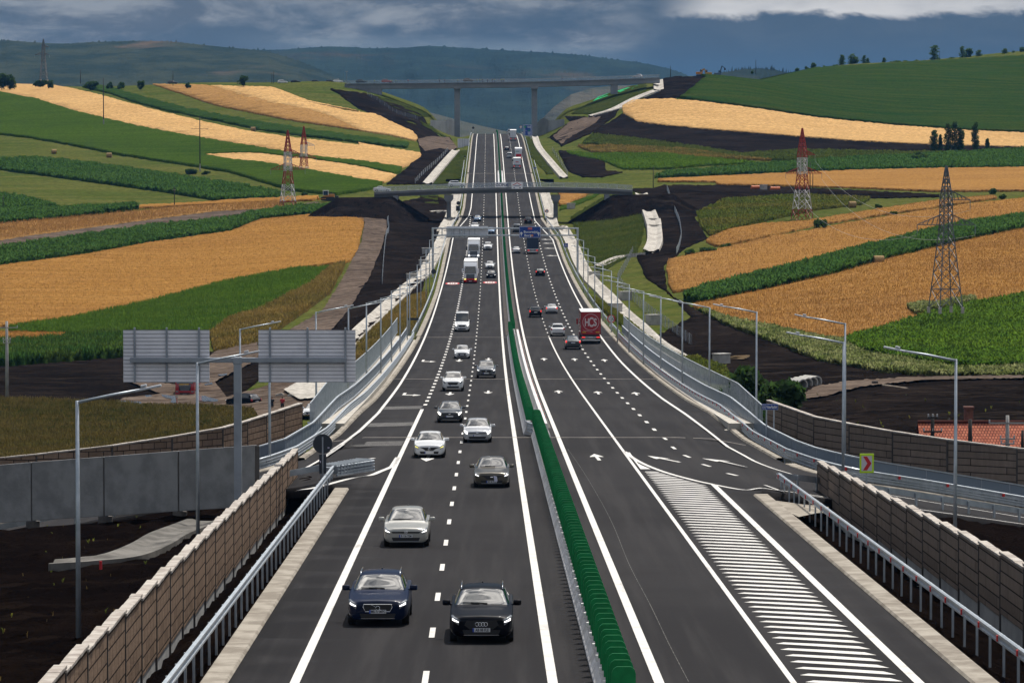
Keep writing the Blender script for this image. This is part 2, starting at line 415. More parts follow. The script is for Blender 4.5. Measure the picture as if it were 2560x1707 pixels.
def G(X, Y):
    X = np.asarray(X, float); Y = np.asarray(Y, float)
    z = tps(X, Y); d = X - XC(Y)
    hw = np.where(d < 0, half_w(Y, -1), half_w(Y, 1)); a = np.abs(d)
    zr = ZR(np.minimum(Y, 1640))
    wid = np.interp(Y, [60, 480, 560, 900, 960, 1300, 1500, 1600], [6, 6, 10, 24, 30, 26, 22, 17])
    st0 = np.interp(Y, [1300, 1450, 1600], [3.0, 4.0, 4.5])
    # a drained trough beside the road, then the slope of the cutting or bank
    near = zr - .55 - 1.0 * ss(a, hw, hw + 4.5)
    k = ss(a, hw + st0, hw + st0 + wid)
    band = ss(Y, 500, 560) * (1 - ss(Y, 1640, 1720))
    corr = near * (1 - k) + z * k
    z2 = z * (1 - band) + corr * band
    # embankment in front of the viaduct
    f = (1 - ss(Y, 232, 250))
    bank = np.minimum(z, zr - .7 - np.clip(a - hw + 2.0, 0, None) * .35)
    zf = np.where(a < hw + 2, np.minimum(z, zr - .7), z)
    # the soil shoulder falls away from the kerb towards the noise walls
    rampz = zr - .62 - np.clip(a - 10.6, 0, None) * .44
    zf = np.where((Y < 188) & (a > 10.3) & (a < 16), np.maximum(zf, rampz), zf)
    # the ground follows the two slip roads
    for x0, y0, x1, y1 in ((-11., 199., -36., 212.), (14.5, 197., 38., 211.)):
        t = np.clip(((X - x0) * (x1 - x0) + (Y - y0) * (y1 - y0)) / ((x1 - x0) ** 2 + (y1 - y0) ** 2), 0, 1)
        dd = np.hypot(X - x0 - (x1 - x0) * t, Y - y0 - (y1 - y0) * t); w = ss(dd, 8, 15)
        zf = (RS(X, Y) - .45) * (1 - w) + zf * w
    z2 = z2 * (1 - f) + zf * f
    cap = 13.5 - .14 * (Y - 1600) + 1.3 * np.maximum(0, np.abs(X + 7.5) - 17)
    z2 = np.where(Y > 1600, np.minimum(z2, cap), z2)
    return z2
def tq(u, v, dz=0.0, y0=150.0):
    r = march(u, v, G, y0, 2300, 4.0)
    if r is None: return None
    return Vector((r[0], r[1], float(G(r[0], r[1])) + dz))

# ------------------------------------------------------------------ draped patches
def densify(pts, step):
    o = []
    for i, p in enumerate(pts):
        q = pts[(i + 1) % len(pts)]; d = math.hypot(q[0] - p[0], q[1] - p[1]); n = max(1, int(d / step))
        for k in range(n): o.append((p[0] + (q[0] - p[0]) * k / n, p[1] + (q[1] - p[1]) * k / n))
    return o
def smooth_px(pts, wob=0.0, step=9.0):
    d = densify(pts, step)
    if wob:
        d = [(x + random.uniform(-wob, wob), y + random.uniform(-wob, wob) * .5) for x, y in d]
    return d
def plan(pixels, y0=150.0, fn=None):
    out = []
    for u, v in pixels:
        r = march(u, v, fn or G, y0, 2300, 4.0)
        if r is None: r = (out[-1][0], out[-1][1] + 4) if out else None
        if r is None: continue
        if not out or math.hypot(r[0] - out[-1][0], r[1] - out[-1][1]) > .25: out.append(r)
    return out
def inside(P, poly):
    x, y = P[:, 0], P[:, 1]; q = np.asarray(poly); r = np.zeros(len(P), bool); j = len(q) - 1
    for i in range(len(q)):
        xi, yi = q[i]; xj, yj = q[j]
        c = ((yi > y) != (yj > y)); dy = (yj - yi) or 1e-9
        r ^= c & (x < (xj - xi) * (y - yi) / dy + xi); j = i
    return r
def tri_patch(poly, sx, sy, jitter=.25):
    """triangulate a plan polygon with an interior grid -> (XY array, tris, boundary edges)"""
    q = np.asarray(poly); lo, hi = q.min(0), q.max(0)
    nx = min(400, int((hi[0] - lo[0]) / sx) + 1); ny = min(400, int((hi[1] - lo[1]) / sy) + 1)
    gx, gy = np.meshgrid(np.linspace(lo[0], hi[0], nx), np.linspace(lo[1], hi[1], ny))
    g = np.stack([gx.ravel(), gy.ravel()], 1); g = g + (rng.random(g.shape) - .5) * np.array([sx, sy]) * jitter * 2
    g = g[inside(g, poly)] if len(g) else g
    vs = [Vector(p) for p in poly] + [Vector(p) for p in g]
    e = [(i, (i + 1) % len(poly)) for i in range(len(poly))]
    r = delaunay_2d_cdt(vs, e, [], 1, 1e-4)
    V = np.array([(p[0], p[1]) for p in r[0]]); F = np.array([f for f in r[2] if len(f) == 3], np.int64)
    if len(F) == 0: return V, F, F
    a = (V[F[:, 1], 0] - V[F[:, 0], 0]) * (V[F[:, 2], 1] - V[F[:, 0], 1]) - (V[F[:, 2], 0] - V[F[:, 0], 0]) * (V[F[:, 1], 1] - V[F[:, 0], 1])
    F[a < 0] = F[a < 0][:, ::-1]
    ed = np.sort(np.concatenate([F[:, [0, 1]], F[:, [1, 2]], F[:, [2, 0]]]), 1)
    u, c = np.unique(ed, axis=0, return_counts=True)
    fe = np.concatenate([F[:, [0, 1]], F[:, [1, 2]], F[:, [2, 0]]])
    bset = {tuple(x) for x in u[c == 1]}
    B = np.array([x for x in fe if tuple(sorted(x)) in bset], np.int64)
    return V, F, B
def sample_tris(V3, F, n):
    a, b, c = V3[F[:, 0]], V3[F[:, 1]], V3[F[:, 2]]
    ar = .5 * np.linalg.norm(np.cross(b - a, c - a), axis=1); p = ar / ar.sum()
    i = rng.choice(len(F), n, p=p); r1 = np.sqrt(rng.random(n))[:, None]; r2 = rng.random(n)[:, None]
    return a[i] * (1 - r1) + b[i] * r1 * (1 - r2) + c[i] * r1 * r2, ar.sum()
def patch(name, pixels, m, h=0.0, sx=2.0, sy=4.0, rough=0.0, wob=1.7, label=None, kind='structure', fn=None, lift=.06, y0=150.0, plants=None, step=6.0, smooth=True, poly=None, clump=None):
    """a piece of ground cover of height h draped over the terrain; plants=(n, height, kind) adds leaf geometry"""
    pl = poly or plan(smooth_px(pixels, wob, step), y0, fn)
    if len(pl) < 3: print('patch failed', name); return None
    V, F, B = tri_patch(pl, sx, sy)
    if len(F) == 0: print('EMPTY PATCH', name, len(pl), pixels[:2]); return None
    zb = (fn or G)(V[:, 0], V[:, 1])
    top = zb + h + lift
    if rough: top = top + (rng.random(len(V)) - .5) * rough
    V3 = np.concatenate([V, top[:, None]], 1); Fa = F
    if h > .12:
        nb = len(V3); Vb = np.concatenate([V, (zb - .3)[:, None]], 1)
        idx = np.unique(B); mp = {int(k): nb + i for i, k in enumerate(idx)}
        sk = []
        for a, b in B: sk += [(a, mp[int(a)], mp[int(b)]), (a, mp[int(b)], b)]
        V3 = np.concatenate([V3, Vb[idx]]); Fa = np.concatenate([F, np.array(sk)])
    if plants:
        n, ph, pk = plants
        P, area = sample_tris(V3, F, n)
        if clump:
            keep = rng.random(n) < .35 + .65 * (np.sin(P[:, 0] * clump) * np.sin(P[:, 1] * clump * .6 + P[:, 0] * .3) > -.2); P = P[keep]
        P[:, 2] -= h * .45
        pv, pf = leaf_plants(P, ph, pk)
        Fa = np.concatenate([Fa, pf + len(V3)]); V3 = np.concatenate([V3, pv])
    me = mesh_np(name, V3, Fa); o = link(name, me, m, smooth=False)
    if smooth and not plants: me.polygons.foreach_set('use_smooth', [True] * len(me.polygons))
    tag(o, label, None, None, kind); return o
def leaf_plants(P, h, kind):
    """corn: arching blades; grass: thin upright blades; weed: small tufted leaves"""
    nl = {'corn': 4, 'grass': 3, 'weed': 4, 'wheat': 2}[kind]; wid = {'corn': .16, 'grass': .05, 'weed': .2, 'wheat': .05}[kind]
    spread = {'corn': .55, 'grass': .3, 'weed': .5, 'wheat': .2}[kind]
    Vs, Fs = [], []; n = len(P); off = 0
    for k in range(nl):
        an = rng.random(n) * 6.283; s = (.7 + .6 * rng.random(n)) * h
        dx, dy = np.cos(an), np.sin(an); z0 = rng.random(n) * .35 * s
        sp = spread * s * (.4 + .8 * rng.random(n))
        b1 = P + np.stack([-dy * wid * s * .5, dx * wid * s * .5, z0], 1); b2 = P + np.stack([dy * wid * s * .5, -dx * wid * s * .5, z0], 1)
        mz = z0 + s * (.45 + .2 * rng.random(n)); md = np.stack([dx * sp * .5, dy * sp * .5, mz], 1)
        m1 = P + md + np.stack([-dy * wid * s * .6, dx * wid * s * .6, 0 * dx], 1); m2 = P + md + np.stack([dy * wid * s * .6, -dx * wid * s * .6, 0 * dx], 1)
        t = P + np.stack([dx * sp, dy * sp, z0 + s * (.35 + .55 * rng.random(n))], 1)
        Vs.append(np.stack([b1, b2, m1, m2, t], 1).reshape(-1, 3))
        i = np.arange(n)[:, None] * 5 + off
        Fs.append(np.concatenate([i + np.array([[0, 1, 3]]), i + np.array([[0, 3, 2]]), i + np.array([[2, 3, 4]])])); off += n * 5
    return np.concatenate(Vs), np.concatenate(Fs)

# ------------------------------------------------------------------ the ground sheet and the far hills
def grid_mesh(name, xs, ys, fz, m, smooth=True):
    gx, gy = np.meshgrid(xs, ys); z = fz(gx, gy)
    V = np.stack([gx.ravel(), gy.ravel(), z.ravel()], 1); nx, ny = len(xs), len(ys)
    i = (np.arange(ny - 1)[:, None] * nx + np.arange(nx - 1)[None]).ravel()
    F = np.stack([i, i + 1, i + nx + 1, i + nx], 1)
    return link(name, mesh_np(name, V, F), m, smooth=smooth)
M_MEADOW = crop_mat('meadow_grass', (.040, .060, .012), (.075, .080, .020), (.10, .092, .030), rot=.5, stripe=.12, big=.02, fine=.6, bump=.7)
def soil_mat(name, c1, c2, c3, big, fine, fleck):
    m, nt, b = pbsdf(name, c1, 1.0, 0, 0.0)
    p = pos(nt); n1 = noise(nt, p, big, 5, .65); n2 = noise(nt, p, fine, 6, .8); n3 = noise(nt, p, fine * 3.1, 4, .8); n4 = noise(nt, pos(nt, .25, (.06, .5, .3)), 1.0, 5, .7)
    c = mixc(nt, sstep(nt, n1, .40, .62), c1, c2); c = mixc(nt, mth(nt, 'MULTIPLY', sstep(nt, n4, .52, .66), .7), c, c3)
    c = mixc(nt, sstep(nt, n2, .56, .72), c, c3); c = mixc(nt, sstep(nt, n2, .48, .34), c, tuple(x * .35 for x in c1))
    c = mixc(nt, mth(nt, 'MULTIPLY', sstep(nt, n3, .70, .76), fleck), c, (.16, .13, .09))
    nt.links.new(c, b.inputs['Base Color'])
    bm = N(nt, 'ShaderNodeBump'); bm.inputs['Strength'].default_value = 1.0; bm.inputs['Distance'].default_value = .45
    nt.links.new(n2, bm.inputs['Height']); L(nt, bm, 0, b, 'Normal'); MATS[name] = m; return m
M_SOIL = soil_mat('dark_soil', (.0075, .0060, .0054), (.0150, .0115, .0100), (.034, .026, .021), .05, .55, .5)
M_MUD = crop_mat('brown_mud', (.075, .055, .043), (.030, .022, .018), (.17, .135, .11), rot=1.45, stripe=.55, big=.05, fine=.5, bump=.9)
xs = np.unique(np.concatenate([np.linspace(-560, -75, 60), np.linspace(-75, 75, 90), np.linspace(75, 620, 60)]))
ys = np.unique(np.concatenate([np.linspace(40, 640, 150), np.linspace(640, 1720, 150), np.linspace(1720, 2700, 60)]))
o = grid_mesh('ground', xs, ys, lambda x, y: G(x, y) - .02, M_MEADOW); tag(o, kind='structure')

def hill_mat(name, forest, scrub, tan, tanlo, tanhi, s1=.004, s2=.02):
    m, nt, b = pbsdf(name, forest, .95, 0, .05)
    p = pos(nt, 0, (1, .22, 4.5)); n1 = noise(nt, p, s1, 6, .6, .3); n2 = noise(nt, p, s2, 5, .7)
    f = sstep(nt, n1, tanlo, tanhi); g = sstep(nt, n2, .42, .6)
    c = mixc(nt, g, forest, scrub)
    c = mixc(nt, f, c, mixc(nt, sstep(nt, n2, .5, .66), tan, scrub))
    nt.links.new(c, b.inputs['Base Color'])
    bm = N(nt, 'ShaderNodeBump'); bm.inputs['Strength'].default_value = .9; bm.inputs['Distance'].default_value = 9.0
    nt.links.new(noise(nt, p, s2 * 1.6, 6, .75), bm.inputs['Height']); L(nt, bm, 0, b, 'Normal')
    MATS[name] = m; return m
def far_hill(name, top, Y0, Y1, vbase, m, rough, seed, treeline=0.0):
    """top: skyline pixels at depth Y1; slopes down towards the viewer to depth Y0 at pixel row vbase"""
    q = px(top); us = np.array([p[0] for p in q]); vs = np.array([p[1] for p in q])
    xs = np.linspace(us.min(), us.max(), 420); r2 = np.random.default_rng(seed)
    tv = np.interp(xs, us, vs); rows = 46; V = []
    ph = r2.random(12) * 6.28
    for j in range(rows):
        t = j / (rows - 1); Y = Y0 + (Y1 - Y0) * t
        s = t ** .9
        zt = Y1 * (HOR - tv) / FPX; zb = Y0 * (HOR - vbase) / FPX
        z = zb + (zt - zb) * s
        X = (xs - 1280) / FPX * Y
        gul = sum(np.sin(xs * fr + ph[i] + t * 5 * (i % 3)) * am for i, (fr, am) in enumerate(((.011, 1.), (.023, .7), (.047, .45), (.09, .3))))
        z = z + gul * rough * (1 - t) * t * 2.2 + r2.normal(size=len(xs)) * rough * .03 * (t < .99)
        if j == rows - 1: z = z + np.abs(r2.normal(size=len(xs))) * treeline * (r2.random(len(xs)) < .35)
        V.append(np.stack([X, np.full_like(X, Y), z], 1))
    zc = V[-1].copy(); zc[:, 1] += 500; zc[:, 2] -= 120; V.append(zc)
    V = np.concatenate(V); nx = len(xs); i = (np.arange(rows)[:, None] * nx + np.arange(nx - 1)[None]).ravel()
    F = np.stack([i, i + 1, i + nx + 1, i + nx], 1)
    o = link(name, mesh_np(name, V, F), m, smooth=True); tag(o, kind='structure'); return o
M_H1 = hill_mat('scrub_hillside', (.010, .022, .020), (.026, .036, .026), (.085, .062, .045), .55, .66, .0034, .016)
M_H2 = hill_mat('forest_hillside', (.008, .021, .024), (.014, .030, .030), (.06, .045, .03), .60, .78, .003, .012)  # dark blue-green base also paints in cloud shade and blue distance haze
M_H3 = hill_mat('pale_hillside', (.060, .064, .054), (.045, .054, .044), (.08, .076, .06), .4, .6, .004, .02)
far_hill('scrub_hill', 'A -400,300 0,272 60,268 200,280 330,288 480,290 600,280 760,276 950,272 1100,275 1250,290 1400,305 1560,320 1750,340 1950,400 2150,480 2352,560', 2600, 4200, 330, M_H1, 2.2, 3, .9)
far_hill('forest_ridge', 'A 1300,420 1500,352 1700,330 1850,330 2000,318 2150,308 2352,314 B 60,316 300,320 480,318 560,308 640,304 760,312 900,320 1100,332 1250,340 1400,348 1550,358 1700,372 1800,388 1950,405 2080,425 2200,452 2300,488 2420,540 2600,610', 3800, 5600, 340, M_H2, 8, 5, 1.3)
far_hill('pale_hill', 'B 100,640 480,700 580,722 700,752 800,780 900,806 1000,830 1100,852 1250,880 1500,900', 2700, 3000, 345, M_H3, 3, 8)
far_hill('tan_hill', 'B 1240,900 1350,800 1450,700 1560,620 1700,578 1850,562 2200,560', 3200, 3500, 330, M_H3, 3, 11)
far_hill('low_hill', 'C 250,500 430,470 520,455 620,452 720,460 900,500', 2900, 3600, 320, M_H1, 4, 12, 2.0)
M_VAL = crop_mat('valley_grass', (.05, .06, .03), (.09, .085, .045), (.07, .07, .035), big=.003, fine=.05, bump=.2)
o = grid_mesh('far_plain', np.linspace(-3000, 3000, 20), np.linspace(2650, 7000, 20), lambda x, y: np.full_like(x, -45.0), M_VAL); tag(o, kind='structure')
o = grid_mesh('near_plain', np.array([-1500, -900, -560.]), np.linspace(40, 2700, 30), lambda x, y: np.maximum(G(np.full_like(x, -558), y), -40) - .5, M_MEADOW); tag(o, kind='structure')
# ------------------------------------------------------------------ fields
W_PALE = crop_mat('pale_wheat', (.47, .285, .115), (.37, .215, .080), (.55, .355, .165), rot=.35, stripe=.30, big=.01, fine=.7, bump=.8, tram=18, trans=.15)
W_ORANGE = crop_mat('ripe_wheat', (.275, .138, .036), (.215, .105, .030), (.36, .195, .062), rot=-.30, stripe=.25, big=.014, fine=1.1, bump=.9, tram=22, trans=.15)
W_RIGHT = crop_mat('ripe_barley', (.285, .145, .040), (.205, .10, .032), (.38, .215, .080), rot=.42, stripe=.35, big=.02, fine=1.1, bump=.9, trans=.15)
W_BROWN = crop_mat('brown_wheat', (.28, .155, .055), (.21, .115, .04), (.34, .20, .08), rot=.35, stripe=.3, big=.02, fine=.8, bump=.8, trans=.15)
C_DARK = crop_mat('corn_leaf', (.030, .068, .016), (.042, .088, .020), (.072, .115, .036), rot=.35, stripe=.5, big=.05, fine=1.4, bump=1.0, trans=.45)
C_BRIGHT = crop_mat('bright_crop_leaf', (.056, .105, .014), (.036, .076, .014), (.090, .130, .024), rot=.3, stripe=.2, big=.02, fine=1.2, bump=1.0, trans=.45)
C_SUN = crop_mat('sunflower_leaf', (.026, .066, .016), (.044, .084, .019), (.078, .090, .020), rot=.25, stripe=.10, big=.006, fine=1.3, bump=1.0, trans=.45)
M_DRY = crop_mat('dry_grass', (.12, .085, .026), (.050, .056, .016), (.20, .14, .052), rot=.2, stripe=.25, big=.06, fine=.9, bump=.9, trans=.45)
M_VERGE = crop_mat('verge_grass', (.065, .082, .018), (.13, .10, .028), (.045, .065, .014), rot=1.5, stripe=.3, big=.07, fine=1.0, bump=.9, trans=.45)
M_SEEDED = crop_mat('seeded_slope_grass', (.050, .068, .016), (.080, .085, .024), (.038, .055, .013), rot=.1, stripe=.1, big=.09, fine=.8, bump=.8, trans=.45)
M_CHAN = crop_mat('channel_concrete', (.38, .355, .32), (.24, .22, .195), (.47, .445, .40), rot=0, stripe=.8, big=.12, fine=1.2, bump=.3)
M_WEED = crop_mat('flowering_weed', (.10, .12, .04), (.28, .27, .14), (.06, .085, .02), rot=0, stripe=.3, big=.3, fine=1.5, bump=.9, trans=.45)
M_ROUGH = crop_mat('rough_meadow_grass', (.075, .060, .020), (.040, .048, .014), (.12, .088, .034), rot=.1, stripe=.2, big=.10, fine=.9, bump=.9, trans=.3)
M_ROUGH2 = crop_mat('dark_meadow_grass', (.028, .042, .013), (.045, .052, .016), (.020, .032, .011), rot=.1, stripe=.2, big=.10, fine=.9, bump=.9, trans=.3)
st = 'stuff'
def plan_poly(pts):
    return [(pts[i][0] + (pts[(i + 1) % len(pts)][0] - pts[i][0]) * k / 6, pts[i][1] + (pts[(i + 1) % len(pts)][1] - pts[i][1]) * k / 6) for i in range(len(pts)) for k in range(6)]
M_SOIL2 = soil_mat('fresh_topsoil', (.0060, .0042, .0038), (.0105, .0070, .0058), (.019, .0130, .0102), .22, 2.2, .8)
patch('dark_soil', None, M_SOIL2, .20, .8, .9, .30, poly=plan_poly([(-8.1, 66), (-34, 66), (-40, 150), (-70, 200), (-75, 246), (-12.5, 246), (-12.5, 205), (-8.6, 181)]), kind='structure')
patch('dark_soil', None, M_SOIL2, .20, .8, .9, .30, poly=plan_poly([(13.1, 66), (40, 66), (45, 150), (80, 200), (85, 246), (15.5, 246), (13.0, 190), (12.6, 150)]), kind='structure')
patch('dark_soil', None, M_SOIL, .2, 2, 3, .30, poly=plan_poly([(17, 247), (85, 247), (90, 300), (75, 360), (50, 400), (25, 400), (17, 330)]), kind='structure')
# left hillside, far to near
patch('wheat_field', px('A 1000,556 1350,562 1550,610 1800,680 2100,740 L 500,490 760,570 900,640 1010,695 700,650 300,590 0,530 A 1400,690 1200,620'), W_BROWN, .5, 5, 12, .1, label='brownish wheat strip on the upper left hillside', kind=st)
patch('wheat_field', px('A 1380,566 1780,575 1850,600 2000,660 2352,735 L 500,420 900,510 1170,540 1400,650 1540,710 1585,775 1560,800 1300,740 1010,697 900,642 760,572 500,492 0,410'), W_PALE, .5, 5, 12, .1, label='pale wheat field below the parked cars by the high bridge', kind=st)
patch('corn_field', px('A 430,545 560,545 720,580 900,630 1200,710 1500,770 1673,800 L 500,690 1000,765 1500,830 1480,868 1000,815 500,755 0,685 A 1400,790 1100,730 900,678 720,615 550,575'), C_DARK, .7, 2.5, 5, .9, label='dark green corn strip between two pale wheat fields', kind=st, smooth=False)
patch('wheat_field', px('A -30,555 120,548 350,560 600,612 1000,722 1300,795 1600,860 1900,905 2352,955 L 1000,820 1300,875 1610,920 1625,945 1500,1035 1430,1066 1100,1012 600,962 0,862 A 1300,907 900,832 700,792 500,737 250,657 -30,600'), W_PALE, .5, 5, 11, .1, label='long pale wheat strip running down the left hillside', kind=st)
patch('crop_field', px('A -30,602 250,659 500,739 900,834 1300,909 1500,942 1800,992 L 600,966 1100,1016 1430,1071 1410,1112 1330,1122 1000,1052 600,992 0,925 A 1560,1008 1320,1018 1500,1052 L 0,1012 500,1092 1000,1182 1240,1212 1230,1262 900,1312 A 2200,1280 1900,1250 1500,1130 1200,1080 800,1020 500,960 200,905 -30,880'), C_BRIGHT, .8, 2.2, 5, .3, label='bright green crop field on the left hillside', kind=st, smooth=False)
patch('wheat_field', px('A 1322,1018 1600,1003 1800,1012 L 0,927 300,937 600,994 1000,1054 1300,1122 1370,1137 1300,1190 1240,1211 1000,1181 500,1091 0,1011 A 1500,1051'), W_PALE, .5, 4, 9, .1, label='small pale wheat wedge above the bulldozer', kind=st)
patch('corn_field', px('A -30,1050 250,1045 600,1080 1000,1140 1500,1215 1840,1275 1820,1302 1400,1314 1100,1262 700,1207 300,1152 -30,1110'), C_DARK, .7, 1.8, 4, .9, label='dark green corn strip across the left meadow', kind=st, smooth=False, plants=(26000, 1.0, 'corn'))
patch('corn_field', px('A -30,1290 200,1320 370,1362 -30,1378'), C_DARK, .7, 1.6, 4, .8, label='small dark corn corner at the left edge of the meadow', kind=st, smooth=False, plants=(5000, 1.2, 'corn'))
patch('wheat_field', px('A 350,1377 800,1356 1300,1331 1700,1301 2080,1288 2060,1312 1800,1326 1300,1347 900,1367'), W_ORANGE, .5, 4, 6, .1, label='thin strip of stubble beside the left meadow', kind=st)
patch('corn_field', px('A -30,1390 400,1385 880,1360 905,1370 500,1427 -30,1475'), C_DARK, .7, 1.5, 3, .8, label='low corn strip below the left meadow', kind=st, smooth=False, plants=(16000, 1.2, 'corn'))
patch('dirt_track', px('D -30,150 A 200,1552 800,1472 1400,1392 1850,1372 1950,1345 2060,1330 2120,1345 1950,1380 1600,1412 1000,1505 600,1570 D -30,205'), M_MUD, .02, 3, 5, kind='structure', lift=.46)
patch('wheat_field', px('A -30,1478 600,1421 1200,1361 1830,1326 1850,1370 1400,1390 800,1470 200,1550 D -30,150'), W_BROWN, .5, 2.5, 4, .12, label='brown wheat strip above the dirt track', kind=st, plants=(14000, .8, 'wheat'))
patch('corn_field', px('D -30,207 500,132 1000,62 1500,12 A 1700,1402 1900,1375 2250,1350 2315,1385 2100,1402 1700,1442 D 1500,82 1000,152 500,242 -30,310'), C_DARK, .7, 1.3, 2.6, .9, label='dark green corn strip above the wide orange wheat field', kind=st, smooth=False, plants=(36000, 1.0, 'corn'))
patch('wheat_field', px('D -30,314 500,246 1000,156 1500,86 A 1700,1444 2100,1404 2270,1393 S 832,494 836,515 822,578 803,603 D 1950,322 1500,402 1000,532 500,642 -30,708'), W_ORANGE, .5, 2.0, 4, .10, label='wide orange wheat field on the lower left slope', kind=st, plants=(26000, .5, 'wheat'))
patch('grass_field', px('D 60,712 500,646 1000,536 1500,406 1950,326 2150,322 2050,420 1700,600 1500,660 1400,720 1250,810 690,795 440,747 60,745'), C_BRIGHT, .4, 2.0, 3.5, .25, label='green meadow below the orange wheat field', kind=st, smooth=False, plants=(40000, .7, 'grass'))
patch('wheat_field', px('D -30,745 430,756 440,781 690,792 300,832 -30,860'), W_ORANGE, .5, 1.5, 3, .1, label='small orange wheat corner at the left edge', kind=st, plants=(6000, .5, 'wheat'))
patch('reed_bed', px('D -30,862 300,834 690,796 1260,808 1330,860 1100,925 800,905 400,940 80,965 -30,965'), C_SUN, .9, 1.6, 2.5, .7, label='tall dark reeds along the foot of the left slope', kind=st, smooth=False, plants=(26000, 1.5, 'grass'))
patch('dry_grass', px('D 2150,322 2260,292 2190,420 2160,480 2000,600 1850,700 1700,820 1400,870 1370,760 1500,660 1700,600 2050,420'), M_DRY, .3, 1.5, 2.5, .3, label='dry verge along the muddy track', kind=st, smooth=False, plants=(16000, .9, 'grass'))
patch('dark_soil', px('D -40,966 80,967 400,942 800,907 1100,927 1330,862 1420,872 1700,900 1700,1040 1500,1200 1200,1215 600,1212 -40,1192'), M_SOIL, .22, 2.5, 4, .25, kind='structure')
patch('muddy_yard', px('D 800,1062 880,1058 1150,1100 1290,1010 1400,880 1680,815 1690,930 1560,1000 1400,1080 1480,1180 1700,1120 1850,1060 2010,1062 2060,1160 2060,1300 1700,1330 1650,1262 1400,1240 1000,1240 740,1225 800,1190 1050,1160'), M_MUD, .08, 1.5, 2.5, .12, kind='structure', lift=.46)
patch('meadow_grass', px('D -40,1192 300,1200 700,1215 1000,1240 1400,1242 1650,1268 1690,1330 1690,1500 1300,1560 600,1620 -40,1640'), M_ROUGH, .15, 1.6, 2.2, .25, label='rough meadow in front of the dark soil', kind=st, smooth=False, plants=(60000, .75, 'grass'), y0=290)
patch('meadow_grass', px('D -40,1190 300,1198 700,1214 1000,1238 1400,1241 1650,1267 1660,1330 1400,1400 1000,1360 700,1400 -40,1420'), M_ROUGH2, .2, 1.6, 2.2, .25, label='darker weeds across the rough meadow', kind=st, smooth=False, plants=(45000, .55, 'grass'), y0=290, clump=.35)
# left corridor of the road works
patch('dark_soil', px('L 720,285 950,315 1150,350 1320,400 1500,470 1640,560 1700,680 1810,760 1690,782 1600,790 1570,760 1540,700 1380,640 1180,545 1000,480 800,330'), M_SOIL, .22, 3, 8, .6, kind='structure')
patch('dark_soil', px('L 1580,780 1700,770 1900,760 1960,880 1930,905 1640,1222 1280,1222 1420,1112 1500,1042 1625,940'), M_SOIL, .22, 2.5, 7, .5, kind='structure')
patch('dirt_track', px('L 1580,785 1720,762 1900,770 1975,870 1920,900 1800,880 1660,905 1600,850'), M_MUD, .08, 2.5, 7, .2, kind='structure', lift=.46)
patch('dark_soil', px('S 880,480 905,470 1000,448 1040,470 1030,520 990,600 960,700 900,770 835,830 700,860 740,760 790,690 850,600 885,540'), M_SOIL, .22, 2, 4, .5, kind='structure')
patch('dirt_track', px('S 770,470 830,462 880,480 890,520 878,570 850,640 800,720 740,790 640,820 560,830 640,780 740,720 790,640 830,560 838,515 800,490'), M_MUD, .1, 1.5, 3, .25, kind='structure', lift=.46)
patch('embankment_grass', px('L 1180,362 1340,395 1480,440 1600,500 1730,555 1640,565 1560,545 1420,500 1300,440'), M_SEEDED, .2, 2.5, 8, .2, kind=st)
patch('embankment_grass', px('L 1600,585 1720,650 1800,720 1870,752 1860,765 1750,715 1640,650'), M_SEEDED, .2, 2.5, 8, .2, kind=st)
patch('embankment_grass', px('L 1985,900 2070,890 2035,1040 2045,1140 1960,1180 1900,1215 1705,1222 1800,1110 1900,1000'), M_SEEDED, .2, 1.6, 5, .15, kind=st)
patch('embankment_grass', px('L 1600,1320 1780,1310 1790,1420 1740,1450 1660,1410'), M_SEEDED, .2, 1.6, 5, .15, kind=st)
patch('embankment_grass', px('E 150,985 160,825 480,525 625,480 605,600 540,700 480,790 380,880 250,960'), M_DRY, .2, 1.2, 2.5, .25, kind=st, smooth=False, plants=(14000, .6, 'grass'))
# right hillside
patch('crop_field', px('C 105,645 290,500 560,480 860,462 1300,435 1700,410 2380,372 2380,872 2000,857 1500,822 1000,772 600,712 200,662'), C_SUN, 1.0, 3.0, 7, .35, label='broad dark green crop field on the right hilltop', kind=st, smooth=False)
patch('wheat_field', px('B 1893,680 1950,660 2250,650 C 50,656 205,666 600,716 1000,776 1500,826 2000,860 2380,876 2380,967 1700,947 1200,922 700,882 200,842 0,822 B 2000,800 1900,740'), W_PALE, .5, 4, 9, .1, label='long pale wheat strip below the right hilltop field', kind=st)
patch('dark_soil', px('B 1900,745 2000,803 2352,843 C 200,844 700,884 1200,924 1700,949 2380,969 2380,980 1900,1000 1600,1000 1300,985 900,985 500,1010 0,925 B 1750,900 1700,870'), M_SOIL, .22, 3, 7, .4, kind='structure')
patch('scrub_grass', px('B 1700,880 2352,960 C 500,1012 900,987 1600,1002 2000,1002 1500,1030 1000,1058 700,1050 200,1020 B 1900,960 1640,940'), M_SEEDED, .3, 2.5, 6, .4, kind=st, smooth=False, plants=(14000, .8, 'weed'))
patch('scrub_grass', px('B 1600,960 1900,962 2352,985 C 400,1025 700,1052 300,1042 0,1010 B 2200,1010 1700,1000'), M_DRY, .3, 2.5, 6, .3, kind=st, smooth=False, plants=(8000, .8, 'weed'))
patch('grass_field', px('B 1530,1000 1700,1012 2200,1012 C 0,1012 300,1044 620,1070 300,1085 0,1110 B 1900,1110 1780,1060 1620,1030'), C_BRIGHT, .4, 2, 5, .3, label='bright grass beside the dark haul road on the right', kind=st, smooth=False, plants=(12000, .7, 'weed'))
